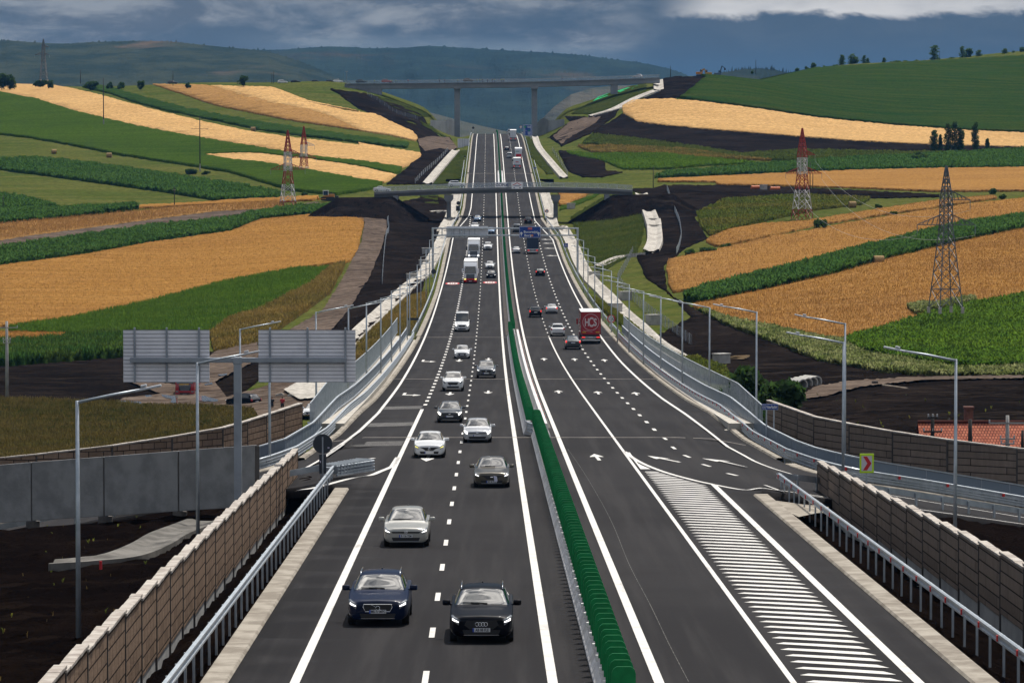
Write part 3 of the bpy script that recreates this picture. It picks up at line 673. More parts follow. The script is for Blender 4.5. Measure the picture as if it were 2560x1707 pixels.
patch('corn_field', px('C 2380,985 2000,1007 1500,1032 1000,1060 600,1092 0,1145 -60,1165 500,1142 1000,1122 1700,1107 2380,1099'), C_DARK, .7, 1.8, 4, .9, label='dark corn strip behind the red and white pylon on the right', kind=st, smooth=False, plants=(30000, 1.0, 'corn'))
patch('wheat_field', px('C -40,1178 600,1147 1200,1122 1800,1107 2380,1101 2380,1252 1800,1257 1200,1232 700,1217 350,1212 340,1192 -40,1192'), W_RIGHT, .5, 3, 6, .1, label='wheat field right behind the red and white pylon', kind=st)
patch('dark_soil', px('B 1960,1240 2100,1235 C 0,1215 350,1215 700,1222 1300,1250 1800,1275 1800,1290 1300,1300 900,1280 500,1300 300,1340 200,1420 240,1490 290,1568 F 270,130 150,180 0,300 20,480 150,560 300,650 700,760 1000,890 1400,1000 1900,1045 2380,1050 2380,1560 1650,1450 900,1230 700,1210 400,1060 100,960 -100,800 E 2350,640 2200,480 2050,380 1990,240 2060,230 2145,180 2130,60 2060,-10 2040,-60'), M_SOIL, .22, 2.5, 4, .3, kind='structure', lift=.04)
patch('scrub_grass', px('C 215,1400 400,1312 900,1282 1350,1302 1300,1340 1000,1375 700,1440 450,1500 300,1545 240,1480'), M_VERGE, .3, 1.8, 4, .3, kind=st, smooth=False, plants=(14000, .7, 'weed'))
patch('wheat_field', px('C 290,1568 420,1512 640,1472 900,1457 1000,1442 1400,1376 1800,1316 2160,1287 2175,1300 1800,1355 1400,1414 1000,1477 750,1534 F 550,140 430,165 340,178 275,150'), W_RIGHT, .5, 2.0, 4, .10, label='wheat strip at the foot of the red and white pylon', kind=st, plants=(10000, .5, 'wheat'))
patch('wheat_field', px('F 28,272 200,236 450,182 700,120 C 800,1545 1200,1467 1600,1402 2000,1342 2380,1302 2380,1420 2150,1450 1900,1502 1700,1552 F 1200,235 850,322 500,402 200,462 60,478 28,420 18,330'), W_RIGHT, .5, 1.8, 3.5, .12, label='middle wheat field behind the corn strip on the right', kind=st, plants=(24000, .55, 'wheat'))
patch('corn_field', px('F 125,532 250,480 550,402 900,322 1200,240 1550,150 1900,62 2380,-12 2380,56 1900,160 1450,270 1100,370 700,460 300,545'), C_DARK, .7, 1.1, 2.2, .7, label='dark corn strip with a hay bale beside it on the right slope', kind=st, smooth=False, plants=(40000, 1.15, 'corn'))
patch('wheat_field', px('F 185,567 300,548 700,465 1100,375 1450,275 1900,165 2380,62 2380,520 2000,590 1750,650 1400,760 1200,810 1000,790 700,720 400,660 250,605'), W_RIGHT, .5, 1.6, 3, .12, label='wheat field round the grey lattice pylon', kind=st, plants=(45000, .55, 'wheat'))
patch('corn_field', px('F 1195,828 1400,766 1750,656 2000,596 2380,522 2380,992 1900,1002 1500,932 1300,892'), C_BRIGHT, .4, 1.2, 2.2, .5, label='bright green corn field at the right edge', kind=st, smooth=False, plants=(60000, 1.1, 'corn'))
patch('verge_weeds', px('F 250,610 400,665 700,725 1000,795 1190,815 1300,895 1500,935 1900,1005 2380,996 2380,1040 1900,1042 1400,1005 1000,930 700,805 400,700'), M_WEED, .2, 1.5, 2.5, .3, label='pale flowering weeds along the dark soil on the right', kind=st, smooth=False, plants=(40000, .8, 'weed'), clump=.3)
patch('dirt_track', px('F 830,1200 1000,1112 1200,1077 1600,1052 2380,1036 2380,1056 1700,1072 1300,1112 1150,1150 1050,1180 900,1200'), M_MUD, .05, 1.5, 2.5, .1, kind='structure', lift=.46)
patch('weed_patch', px('F 1590,600 1700,575 1760,590 1900,560 2030,540 2040,560 1900,590 1760,620 1640,640'), M_WEED, .9, 1, 1.5, .3, label='pale weeds round the foot of the grey pylon', kind=st, smooth=False, plants=(5000, .7, 'weed'))
patch('embankment_grass', px('E 1555,-10 1640,-60 1750,-130 1900,-180 2010,-170 2050,0 2020,140 1990,230 1880,270 1790,330 1740,345 1640,180'), M_SEEDED, .25, 1.6, 3, .2, kind=st, smooth=False, plants=(14000, .5, 'grass'))
patch('embankment_grass', px('E 1680,520 1760,545 1900,650 2060,780 2240,900 2352,935 2352,1000 2250,960 2080,850 1900,700 1780,600'), M_VERGE, .2, 1.2, 2.5, .25, kind=st, smooth=False, plants=(14000, .6, 'grass'))
patch('grass_slope', px('F 120,930 200,925 400,1000 430,1080 300,1060 150,990'), M_VERGE, .2, 1.2, 2.2, .3, kind=st, smooth=False, plants=(5000, .7, 'weed'))
patch('embankment_grass', px('B 1560,745 1640,700 1720,655 1830,600 2010,545 2060,560 2040,640 1900,690 1700,750'), M_SEEDED, .2, 2.5, 7, .2, kind=st)
M_NET = crop_mat('green_netting', (.02, .42, .16), (.04, .30, .12), (.06, .5, .22), rot=.2, stripe=.3, big=.08, fine=.8, bump=.4)
patch('erosion_netting', px('B 1690,672 1740,640 1830,585 1870,568 2000,552 2010,560 1900,610 1760,650'), M_NET, .15, 2.5, 7, .3, label='green erosion netting on the slope under the high bridge', kind=st)
patch('dirt_slope', px('B 1520,760 1680,770 1800,720 2050,640 2140,600 2160,520 2352,480 C 100,510 280,500 110,640 0,650 B 2250,648 1950,660 1890,690 1850,760 1700,870 1500,960 1420,900 1560,800'), M_SOIL, .22, 3, 8, .4, kind='structure', lift=.1)
patch('dirt_track', px('B 1500,950 1440,900 1560,800 1640,780 1760,770 1700,830 1560,900'), M_MUD, .05, 3, 8, .3, kind='structure', lift=.46)
patch('embankment_grass', px('B 1410,905 1470,870 1620,785 1600,820 1500,880'), M_SEEDED, .2, 2, 6, .2, kind=st)
patch('embankment_grass', px('B 1260,905 1290,900 1330,960 1450,1140 1400,1140 1310,1040 1270,960'), M_SEEDED, .15, 1.5, 5, .15, kind=st)
patch('dark_soil', px('B 1480,990 1640,1000 1780,1060 1790,1120 1900,1130 1760,1160 1640,1160 1540,1120'), M_SOIL, .22, 2.5, 6, .3, kind='structure', lift=.12)
patch('wheat_field', px('B 1480,1260 1700,1258 1640,1290 1540,1340 1480,1350'), W_RIGHT, .6, 2, 5, .1, label='scrap of wheat seen under the overbridge', kind=st)
patch('scrub_grass', px('B 1490,1340 1560,1330 1760,1262 1700,1300 1580,1350 1490,1380'), C_BRIGHT, .3, 2, 5, .3, kind=st)

# scattered weeds and straw on the bare earth
def tufts(name, poly, n, h, kind, m, label):
    q = np.asarray(poly); P = q.min(0) + rng.random((n, 2)) * (q.max(0) - q.min(0)); P = P[inside(P, poly)]
    P3 = np.concatenate([P, (G(P[:, 0], P[:, 1]) + .22)[:, None]], 1); V, F = leaf_plants(P3, h, kind)
    o = link(name, mesh_np(name, V, F), m); tag(o, label, kind='stuff')
tufts('weed_tufts', plan_poly([(-12.2, 95), (-32, 95), (-40, 190), (-14, 205)]), 70, .22, 'weed', M_VERGE, 'scattered small weeds on the black soil behind the left wall')
tufts('straw', plan_poly([(-12.2, 95), (-30, 95), (-36, 190), (-14, 205)]), 90, .2, 'grass', M_DRY, 'bits of straw on the black soil behind the left wall')
tufts('weed_tufts', plan_poly([(19, 255), (85, 255), (90, 330), (60, 400), (28, 400)]), 160, .4, 'weed', M_VERGE, 'scattered weeds on the dark soil beyond the right wall')
tufts('weed_tufts', plan_poly([(20, 262), (26, 262), (30, 300), (22, 300)]), 500, .7, 'weed', M_VERGE, 'patch of weeds just behind the right noise wall')
# ------------------------------------------------------------------ motorway
def asphalt_mat():
    m, nt, b = pbsdf('asphalt', (.02, .019, .02), .9, 0, .08)
    p = pos(nt); a = noise(nt, p, .05, 4, .6); w = noise(nt, pos(nt, 0, (1.1, .03, 0)), 1.0, 4, .6); g = noise(nt, p, 9.0, 3, .7)
    c = mixc(nt, sstep(nt, a, .35, .65), (.0150, .0142, .0155), (.0215, .0204, .0216))
    c = mixc(nt, mth(nt, 'MULTIPLY', sstep(nt, w, .42, .68), .55), c, (.034, .0320, .0325))
    st_ = sstep(nt, noise(nt, pos(nt, 0, (.25, .9, 0)), 1.0, 5, .75), .66, .80)
    c = mixc(nt, mth(nt, 'MULTIPLY', st_, .35), c, (.05, .047, .045))
    h = N(nt, 'ShaderNodeHueSaturation'); nt.links.new(c, h.inputs['Color']); nt.links.new(mth(nt, 'ADD', mth(nt, 'MULTIPLY', g, .7), .65), h.inputs['Value'])
    L(nt, h, 0, b, 'Base Color'); MATS['asphalt'] = m; return m
M_ASPH = asphalt_mat()
def line_mat():
    m, nt, b = pbsdf('road_paint', (.62, .61, .58), .6, 0, .2)
    p = pos(nt); a = noise(nt, p, 1.1, 5, .7); s2 = noise(nt, pos(nt, 0, (2.0, .10, 0)), 1.0, 4, .7)
    c = mixc(nt, sstep(nt, a, .45, .75), (.60, .585, .56), (.44, .425, .40))
    c = mixc(nt, mth(nt, 'MULTIPLY', sstep(nt, s2, .58, .74), .55), c, (.24, .23, .22))
    nt.links.new(c, b.inputs['Base Color']); MATS['road_paint'] = m; return m
M_LINE = line_mat()
M_CONC = mat('pale_concrete', (.46, .43, .38), (.34, .315, .275), .85, scale=1.3, bump=.3, bscale=6)
M_KERB = mat('kerb_concrete', (.30, .27, .225), (.17, .145, .115), .9, scale=.9, bump=.3, bscale=5)
M_GALV = mat('galvanised_steel', (.46, .50, .54), (.36, .40, .44), .42, .55, scale=2.0)
M_STEEL = mat('grey_steel', (.30, .33, .37), (.24, .265, .30), .5, .4, scale=1.0)
M_DKSTEEL = mat('dark_steel', (.10, .115, .135), None, .5, .4)
M_WHITE = mat('white_sheet', (.68, .68, .67), (.58, .58, .58), .5, scale=.6)
M_RED = mat('red_reflector', (.55, .02, .02), None, .4)
M_GREEN = mat('green_plastic', (.005, .175, .052), (.0035, .13, .038), .55, scale=2.5, spec=.2)

def OP(off, y0, y1, step=4.0, dz=0.0):
    n = max(2, int(abs(y1 - y0) / step) + 1)
    f = off if callable(off) else (lambda y: off)
    o = []
    for y in np.linspace(y0, y1, n):
        x = float(XC(y)) + f(y); o.append(Vector((x, y, float(RS(x, y)) + dz)))
    return o
# left boundary (with the exit ramp), right boundary (with the entry ramp)
lb = [(float(XC(y)) - 10.1, y) for y in np.linspace(60, 181, 31)]
lb += [(-9.2, 184.5), (-12.0, 186), (-16, 190.0), (-24, 197), (-34, 204), (-34, 219), (-24, 216.5), (-17.5, 212.5), (-14.2, 213), (-13.0, 216.5)]
lo = lambda y: float(np.interp(y, [218, 245, 300, 470, 640, 760, 850, 905, 950, 985, 1640], [-14.2, -13.2, -12.6, -12.3, -12.2, -12.5, -12.6, -11.4, -10.3, -10.0, -10.0]))
ro = lambda y: float(np.interp(y, [222, 245, 300, 470, 640, 760, 845, 900, 935, 1640], [14.6, 14.0, 13.3, 13.1, 12.6, 12.3, 12.3, 11.0, 10.0, 10.0]))
lb += [(float(XC(y)) + lo(y), y) for y in np.concatenate([np.linspace(219, 1000, 150), np.linspace(1006, 1640, 110)])]
rb = [(float(XC(y)) + 9.75, y) for y in np.linspace(60, 176, 30)]
rb += [(12.4, 180.0), (14.5, 182), (19, 187.5), (26, 195), (36, 204), (36, 219), (26, 214.5), (20.5, 210.5), (17.8, 212.5), (16.6, 217)]
rb += [(float(XC(y)) + ro(y), y) for y in np.concatenate([np.linspace(222, 1000, 150), np.linspace(1006, 1640, 110)])]
poly = lb + rb[::-1]
V, F, B = tri_patch(poly, 2.6, 6.0, .1)
V3 = np.concatenate([V, RS(V[:, 0], V[:, 1])[:, None]], 1); nb = len(V3)
idx = np.unique(B); mp = {int(k): nb + i for i, k in enumerate(idx)}
Vb = V3[idx].copy(); Vb[:, 2] -= .5
Fs = np.concatenate([F, np.array([q for a, b in B for q in ((a, mp[int(a)], mp[int(b)]), (a, mp[int(b)], b))])])
o = link('motorway', mesh_np('motorway', np.concatenate([V3, Vb]), Fs), M_ASPH, smooth=False); tag(o, kind='structure')
# viaduct slab and its columns
VIA0, VIA1 = 236.0, 479.0
mb = MB()
mb.sweep([(-15.6, -.32), (15.9, -.32), (15.9, -1.0), (12, -1.9), (-12, -1.9), (-15.6, -1.0)], [Vector((p.x, p.y, float(ZR(p.y)))) for p in OP(0, 254, VIA1, 6)], close=True, cap=True)
for off, w in ((-14.4, 2.4), (14.8, 2.2)):
    mb.sweep([(off - w / 2, -.30), (off + w / 2, -.30), (off + w / 2, .16), (off - w / 2, .16)], [Vector((p.x, p.y, float(ZR(p.y)))) for p in OP(0, 254, VIA1, 6)], close=True, cap=True)
via = thing('viaduct', 'long low motorway viaduct with concrete edge beams over the muddy valley', 'viaduct')
mb.build('deck', M_CONC, via)
for y in (300, 354, 415):
    for d in (-9, 9):
        m2 = MB(); x = float(XC(y)) + d; g = float(G(x, y)); zt = float(ZR(y)) - 1.9
        m2.tube([(x, y, g - 1), (x, y, zt)], 1.1, 14); m2.build('column', M_CONC, via)

# ------------------------------------------------------------------ painted markings
def strip(mb, path, w, dz=.012):
    n = len(path); vs = []
    for i, p in enumerate(path):
        d = path[min(i + 1, n - 1)] - path[max(i - 1, 0)]; d.z = 0; d.normalize(); r = Vector((d.y, -d.x, 0)) * w / 2
        z = dz + p.y * 1.5e-5
        for q in (p - r, p + r): vs.append((q.x, q.y, float(RS(q.x, q.y)) + z))
    mb.add(vs, [(2 * i, 2 * i + 1, 2 * i + 3, 2 * i + 2) for i in range(n - 1)])
def smooth_path(pts, n=8):
    P = [Vector(p) for p in pts]; o = []
    for i in range(len(P) - 1):
        p0, p1, p2, p3 = P[max(i - 1, 0)], P[i], P[i + 1], P[min(i + 2, len(P) - 1)]
        for k in range(n):
            t = k / n
            o.append(.5 * ((2 * p1) + (p2 - p0) * t + (2 * p0 - 5 * p1 + 4 * p2 - p3) * t * t + (3 * p1 - p0 - 3 * p2 + p3) * t ** 3))
    o.append(P[-1]); return o
def mark(name, paths, w, m=None):
    mb = MB()
    for p in paths: strip(mb, p, w)
    o = mb.build(name, m or M_LINE); tag(o, kind='structure'); return o
mark('edge_line', [OP(-1.42, 60, 1640, 6)], .27)
mark('edge_line', [OP(1.42, 60, 1640, 6)], .27)
mark('edge_line', [OP(-8.30, 60, 283, 4)], .26)
exit_line = lambda y: float(np.interp(y, [213, 222, 245, 275, 340, 470, 620, 855, 905, 948, 985, 1640], [-12.85, -12.5, -11.85, -11.5, -11.45, -11.6, -11.8, -11.85, -10.6, -8.7, -8.3, -8.3]))
mark('edge_line', [OP(exit_line, 216, 1640, 4)], .24)
rl = smooth_path(rpath('E 130,1418 0,1505 G 2240,10 2110,100 1950,190 1600,380')); rl[0] = OP(exit_line, 216, 217, 1)[0]
mark('ramp_edge_line', [rl], .28)
mark('gore_line', [smooth_path(rpath('H 430,95 400,142 385,158 320,185 250,212 G 2300,230 2060,292 1945,312'))], .30)
acc_line = lambda y: float(np.interp(y, [228, 245, 262, 305, 400, 470, 600, 850, 905, 930, 1000, 1640], [11.9, 11.95, 11.8, 11.5, 11.45, 11.6, 11.65, 11.5, 9.3, 8.3, 8.2, 8.1]))
mark('edge_line', [OP(acc_line, 228, 1640, 4)], .24)
rr = smooth_path([OP(acc_line, 228, 229, 1)[0], Vector((13.95, 220, 0)), Vector((14.4, 212, 0)), Vector((15.6, 206, 0)), Vector((18, 202, 0)), Vector((23, 203, 0)), Vector((36, 210, 0))])
mark('ramp_edge_line', [rr], .26)
mark('edge_line', [OP(lambda y: 5.0 - .25 * ss(y, 300, 476), 60, 478, 5)], .17)
hat_r = OP(lambda y: 8.35, 60, 185, 4)
mark('hatch_border_line', [hat_r], .27)
nose = [Vector((float(XC(218)) + 5.05, 218, 0)), Vector((float(XC(207)) + 5.45, 207, 0)), Vector((float(XC(197)) + 6.3, 197, 0)), Vector((float(XC(189)) + 7.5, 189, 0)), Vector((float(XC(185)) + 8.35, 185, 0))]
tail = [Vector((float(XC(180)) + 9.6, 180.5, 0)), Vector((12.8, 182.5, 0)), Vector((17, 186.5, 0)), Vector((24, 194, 0)), Vector((36, 205, 0))]
mark('gore_line', [smooth_path(nose)], .24)
mark('ramp_edge_line', [smooth_path(nose[-1:] + tail)], .20)
# hatched island
mb = MB()
xl = lambda y: float(XC(y)) + 5.0 + .32
xr = lambda y: (float(XC(y)) + 8.35 - .40) if y < 184 else float(np.interp(y, [184, 189, 197, 207, 218], [v.x - .35 for v in nose[::-1]]))
y = 62.0
while y < 196:
    w_ = xr(y) - xl(y)
    if w_ > .5:
        def pt(f, yy): x = xl(yy) + (xr(yy) - xl(yy)) * f; return (x, yy, float(RS(x, yy)) + .014)
        sl_, th = .62 * w_, .74
        vs = [pt(0, y + sl_), pt(.10, y + sl_ * .9 + th * .75), pt(.5, y + sl_ * .5 + th), pt(.9, y + sl_ * .10 + th), pt(1, y + .12), pt(.9, y + sl_ * .10 + .02), pt(.5, y + sl_ * .5)]
        mb.add(vs, [tuple(range(len(vs)))])
    y += 1.65
o = mb.build('hatched_island', M_LINE); tag(o, kind='structure')
mb = MB(); ys_ = np.linspace(199, 217, 10)
mb.add([(xx, yy, float(RS(xx, yy)) + .016) for yy in ys_ for xx in (xl(yy) - .1, max(xr(yy), xl(yy)))], [(2 * i, 2 * i + 1, 2 * i + 3, 2 * i + 2) for i in range(9)])
o = mb.build('gore_fill', M_LINE); tag(o, kind='structure')
# broken lines
def dashes(name, off, y0, y1, per, ln, w):
    mb = MB(); y = y0
    while y < y1:
        strip(mb, OP(off, y, y + ln, ln / 2), w); y += per
    o = mb.build(name, M_LINE); tag(o, kind='structure')
dashes('lane_dashes', -4.83, 84.3, 1630, 12, 3.0, .17)
dashes('lane_dashes', 4.75, 480, 1630, 12, 3.0, .17)
dashes('exit_lane_dashes', -8.22, 291, 955, 8.2, 3.0, .30)
dashes('entry_lane_dashes', 8.18, 246, 925, 12, 3.2, .24)
mb = MB()
for a, b in (((11.05, 185.9), (11.7, 182.6)), ((9.7, 195.0), (10.1, 192.8)), ((8.9, 204.0), (9.2, 201.6)), ((8.4, 214.0), (8.6, 211.2)), ((8.2, 224), (8.25, 221)), ((8.25, 236), (8.3, 233)), ((12.5, 183.6), (14.6, 184.6))):
    strip(mb, [Vector((float(XC(p[1])) + p[0], p[1], 0)) for p in (a, b)], .2)
o = mb.build('entry_lane_dashes', M_LINE); tag(o, kind='structure')
# arrows
def arrow(u, v, head, kind='straight', ln=7.2, sc_=1.0):
    c = rp(u, v); f = Vector((math.sin(head), math.cos(head), 0)); r = Vector((f.y, -f.x, 0))
    if kind == 'straight':
        P = [(-.13, -.5), (.13, -.5), (.13, .06), (.50, .0), (.46, .10), (0, .5), (-.46, .10), (-.50, .0), (-.13, .06)]
    elif kind == 'turn':   # runs forward, then bends to its left with the head
        P = [(-.0, -.5), (.42, -.5), (.42, -.42), (.42, .18), (.2, .26), (-.45, .26), (-.45, .42), (-1.05, .12), (-.45, -.14), (-.45, .06), (.05, .06), (.12, .0), (.12, -.42)]
        P = [(.20, -.5), (.42, -.5), (.42, .20), (-.40, .30), (-.40, .46), (-1.0, .22), (-.40, -.02), (-.40, .14), (.20, .06)]
    else:                  # slim merge arrow
        P = [(.9, -.06), (1.0, .04), (-.1, .12), (-.1, .22), (-.9, .02), (.1, -.10), (.05, -.02)]
    vs = []
    for a, b in P:
        q = c + r * a * (.80 if kind == 'straight' else 1.3 if kind == 'turn' else 1.2) * sc_ + f * b * ln; vs.append((q.x, q.y, float(RS(q.x, q.y)) + .014 + q.y * 1.5e-5))
    mb = MB(); mb.add(vs, [tuple(range(len(vs)))]); o = mb.build('lane_arrow', M_LINE); tag(o, kind='structure')
for u, v in px('E 1022,910 831,918 1020,1125 770,1135 H 625,100'): arrow(u, v, math.pi)
for u, v in px('E 1385,910 1585,912 1780,918 1480,1123 1737,1129 1985,1135'): arrow(u, v, 0)
arrow(*px('H 150,120')[0], math.pi + .28); arrow(*px('H 1730,93')[0], -.02); arrow(*px('H 2165,105')[0], -.22); arrow(*px('I 390,122')[0], -.30)
for u, v in px('E 615,922 498,1140'): arrow(u, v, math.pi, 'turn', 7.5, .9)
# the up-arrow bottom stem hidden under a car
for u, v in px('K 1800,465 1820,522 1845,595 1880,703'): arrow(u, v, -.05, 'merge', 9.0, 1.2)
# speed roundels painted on two lanes
M_PRED = mat('red_paint', (.42, .02, .03), None, .7)
for u, v in px('K 418,1110 968,1095'):
    c = rp(u, v); mb = MB()
    for R0, R1, mi, dz in ((.0, 1.0, 0, .03), (1.0, 1.32, 1, .03)):
        n = 28
        for k in range(n):
            a0, a1 = 6.2832 * k / n, 6.2832 * (k + 1) / n; q = []
            for rr_, a in ((R0, a0), (R1, a0), (R1, a1), (R0, a1)):
                x, yy = c.x + rr_ * math.cos(a), c.y + rr_ * 3.2 * math.sin(a); q.append((x, yy, float(RS(x, yy)) + dz))
            mb.add(q, [(0, 1, 2, 3)] if R0 else [(0, 1, 2)], mi)
    for dx in (-.42, 0, .42):
        q = [(c.x + dx + a, c.y + b, float(RS(c.x, c.y + b)) + .045) for a, b in ((-.13, -1.6), (.13, -1.6), (.13, 1.6), (-.13, 1.6))]
        mb.add(q, [(0, 1, 2, 3)], 2)
    o = mb.build('speed_roundel', [M_LINE, M_PRED, mat('black_paint', (.02, .02, .02), None, .8)]); tag(o, kind='structure')
# expansion joints, rumble strips and seams
M_JOINT = mat('joint_mortar', (.24, .215, .195), (.15, .135, .125), .9, scale=.7)
mb = MB()
for yy in (236.0, 354.0, 478.0, 1080.0, 1172.0):
    a, b = (-13.4, 13.6) if yy < 700 else (-10, 10)
    for q0 in np.linspace(a, b, 13)[:-1]:
        q1 = q0 + (b - a) / 12; x0, x1 = float(XC(yy)) + q0, float(XC(yy)) + q1; w = .28 if yy < 700 else .5
        mb.add([(x, y_, float(RS(x, y_)) + .018 + yy * 1.5e-5) for x, y_ in ((x0, yy - w), (x1, yy - w), (x1, yy + w), (x0, yy + w))], [(0, 1, 2, 3)])
o = mb.build('expansion_joint', M_JOINT); tag(o, kind='structure')
mb = MB()
for s0, nl in (('E 330,1228 590,1222', 6), ('E 240,1338 535,1330', 6), ('E 50,1470 465,1456', 6)):
    a, b = [rp(*q) for q in px(s0)]
    for k in range(nl):
        dy = (k - nl / 2) * 1.0; strip(mb, [a + (b - a) * t + Vector((0, dy, 0)) for t in (0, .5, 1)], .32)
o = mb.build('rumble_strip', mat('worn_paint', (.26, .25, .24), (.16, .155, .15), .8, scale=1.5)); tag(o, kind='structure')
mark('asphalt_seam', [smooth_path(rpath('H 1540,40 1640,185 1750,370 1840,545 1940,790 2080,1060 2200,1310 2330,1560'), 12)], .022, mat('worn_seam', (.10, .095, .09), (.03, .03, .03), .9, scale=3.0, lo=.48, hi=.52))
mark('bridge_soiling', [OP(-.62, 242, 420, 6), OP(1.0, 250, 470, 6)], .35, mat('mortar_dust', (.09, .08, .072), (.03, .028, .027), .9, scale=.25))
# concrete kerbs and gutters
def kerb(path, w=.5, h=.14, gut=.0):
    mb = MB(); mb.sweep([(-w / 2, -.3), (-w / 2, h * .2), (-w / 2 + .06, h), (w / 2 - .06, h), (w / 2, h * .2), (w / 2, -.3)], path)
    o = mb.build('kerb', M_KERB); tag(o, kind='structure'); return o
kerb(OP(-10.45, 60, 181, 3), .75, .09); kerb(OP(10.1, 60, 176, 3), .75, .09)
kerb(OP(lambda y: lo(y) - .1, 217, 478, 3), .45, .16); kerb(OP(lambda y: ro(y) + .1, 222, 478, 3), .45, .16)
kerb(OP(lambda y: lo(y) - .25, 480, 1170, 5), .70, .12); kerb(OP(lambda y: ro(y) + .25, 480, 1170, 5), .70, .12)
kerb(OP(lambda y: lo(y) - .25, 1176, 1640, 5), .55, .12); kerb(OP(lambda y: ro(y) + .25, 1176, 1640, 5), .55, .12)
kerb(smooth_path([Vector((x, y_, float(RS(x, y_)))) for x, y_ in ((-13.1, 218), (-14.0, 214), (-16.0, 212.7), (-18, 213.2), (-24, 217.2), (-34, 219.6))], 5), .7, .1)
kerb(smooth_path([Vector((x, y_, float(RS(x, y_)))) for x, y_ in ((16.7, 218), (17.5, 213.5), (19.2, 211), (21, 211), (26, 215), (36, 219.6))], 5), .7, .1)
# soil median between the kerbs beyond the viaduct
mb = MB(); mb.sweep([(-.95, .02), (-.5, .04), (.5, .04), (.95, .02)], OP(0, 481, 1640, 6, .02))
o = mb.build('median_soil', mat('median_earth', (.045, .034, .028), (.025, .020, .018), .95, scale=.2)); tag(o, kind='structure')

# ------------------------------------------------------------------ drainage channels of pale concrete
def channel(name, pix, w, m=M_CHAN, depth=.7, lift=.28, fn=None):
    pts = [p for p in (tq(u, v) for u, v in pix) if p is not None]
    pts = smooth_path(pts, 6) if len(pts) > 1 else pts
    if len(pts) < 2: print('NO CHANNEL', pix); return
    P = [Vector((p.x, p.y, float(G(p.x, p.y)) + lift)) for p in pts]
    mb = MB(); h = w / 2
    mb.sweep([(-h - .5, -.9), (-h - .35, .05), (-h, .0), (-h * .38, -depth), (h * .38, -depth), (h, 0), (h + .35, .05), (h + .5, -.9)], P)
    o = mb.build(name, m); tag(o, kind='structure')
channel('drainage_channel', px('L 1680,1222 1820,1055 1958,898'), 2.2, depth=.35, lift=.7)
channel('drainage_channel', px('B 818,1275 800,1340 770,1440 720,1530 E 770,15 700,190 640,300 600,370 500,455 360,590 200,740 60,880'), 2.1, depth=.35, lift=.75)
channel('drainage_channel', px('B 1325,900 1345,960 1430,1070 1515,1168'), 1.9, depth=.35, lift=.7)
channel('drainage_channel', px('B 1385,1260 1420,1380 1450,1500 E 1500,60 1570,180 1620,300 1690,410 1790,510 1900,630 2040,760 2230,905 2360,985'), 2.1, depth=.35, lift=.75)
channel('drainage_channel', px('B 2020,1285 2070,1400 2105,1500 E 2100,20 2110,150 2085,225'), 2.7, depth=.4, lift=1.1)
channel('drainage_channel', px('E 2080,228 1950,240 1860,262 1750,310'), 1.6, depth=.2, lift=.5)
channel('drainage_channel', px('B 1695,765 1850,720 1980,655 2120,600'), 3.2, depth=.3, lift=.8)
channel('drainage_channel', px('B 2130,530 2135,595'), 3.6, depth=.3, lift=.8)
channel('drainage_channel', px('B 1510,750 1545,700 1570,668'), 3.0, depth=.3, lift=.9)
channel('drainage_channel', px('K 130,75 340,68 460,140 300,260'), 1.6, depth=.2, lift=.5)
# concrete lined ditch behind the near wall on the left, and the slab below the viaduct

pl_ = [rp(u, v) for u, v in px('I 655,378 735,372 900,395 1075,412 1075,450 1000,452 880,478 800,440')]
pp = [(p.x, p.y) for p in pl_]; V, F, B = tri_patch(pp, 1, 1, 0)
o = link('concrete_pad', mesh_np('concrete_pad', np.concatenate([V, (RS(V[:, 0], V[:, 1]) - .03)[:, None]], 1), F), M_KERB); tag(o, kind='structure')
# ------------------------------------------------------------------ median barrier and green glare screen
def barrier_sec(mb, off, y0, y1, step=6.0):
    mb.sweep([(-.34, -.05), (-.34, .09), (-.20, .36), (-.13, .92), (.13, .92), (.20, .36), (.34, .09), (.34, -.05)], OP(off, y0, y1, step), close=True, cap=True)
M_BARR = mat('barrier_concrete', (.60, .60, .61), (.44, .43, .42), .75, scale=.8, bump=.25, bscale=3, objspace=False)
M_STUB = mat('barrier_reflector', (.75, .75, .72), None, .4)
def blade_mb(w=.56, h=.90, t=.05):
    mb = MB(); P = [(-w / 2, 0)] + [(w / 2, 0)] + [(w / 2, h - .16), (w * .44, h - .06), (w * .3, h), (-w * .3, h), (-w * .44, h - .06), (-w / 2, h - .16)]
    mb.prism([(a, 0, b) for a, b in P], (0, -t / 2, 0), (0, t / 2, 0)); return mb
def glare(root, off, y0, y1, per, single_first=0, w=.56):
    """blades as parts up to the limit, the rest one part"""
    proto = None; rest = MB(); n = 0; y = y0
    off = off if callable(off) else (lambda yy, o=off: o)
    bl = blade_mb(w)
    while y < y1:
        x = float(XC(y)) + off(y); z = float(ZR(y)) + .92; a = random.uniform(-.03, .03)
        if n < single_first:
            if proto is None: o = proto = bl.build('glare_blade', M_GREEN, root)
            else: o = proto.copy(); COL.objects.link(o); o.parent = root
            o.location = (x, y, z); o.rotation_euler = (0, 0, a)
        else:
            c, s_ = math.cos(a), math.sin(a)
            rest.add([(x + p[0] * c - p[1] * s_, y + p[0] * s_ + p[1] * c, z + p[2]) for p in bl.v], bl.f)
        n += 1; y += per
    if rest.v: o = rest.build('glare_screen', M_GREEN, root); o['kind'] = 'stuff'
b1 = thing('median_barrier', 'nearest stretch of white concrete median barrier topped with green glare blades', 'barrier')
y = 62.0
while y < 237:
    m2 = MB(); barrier_sec(m2, 0.0, y, min(y + 5.96, 237.5), 3); m2.build('concrete_segment', M_BARR, b1); y += 6.0
mb = MB()
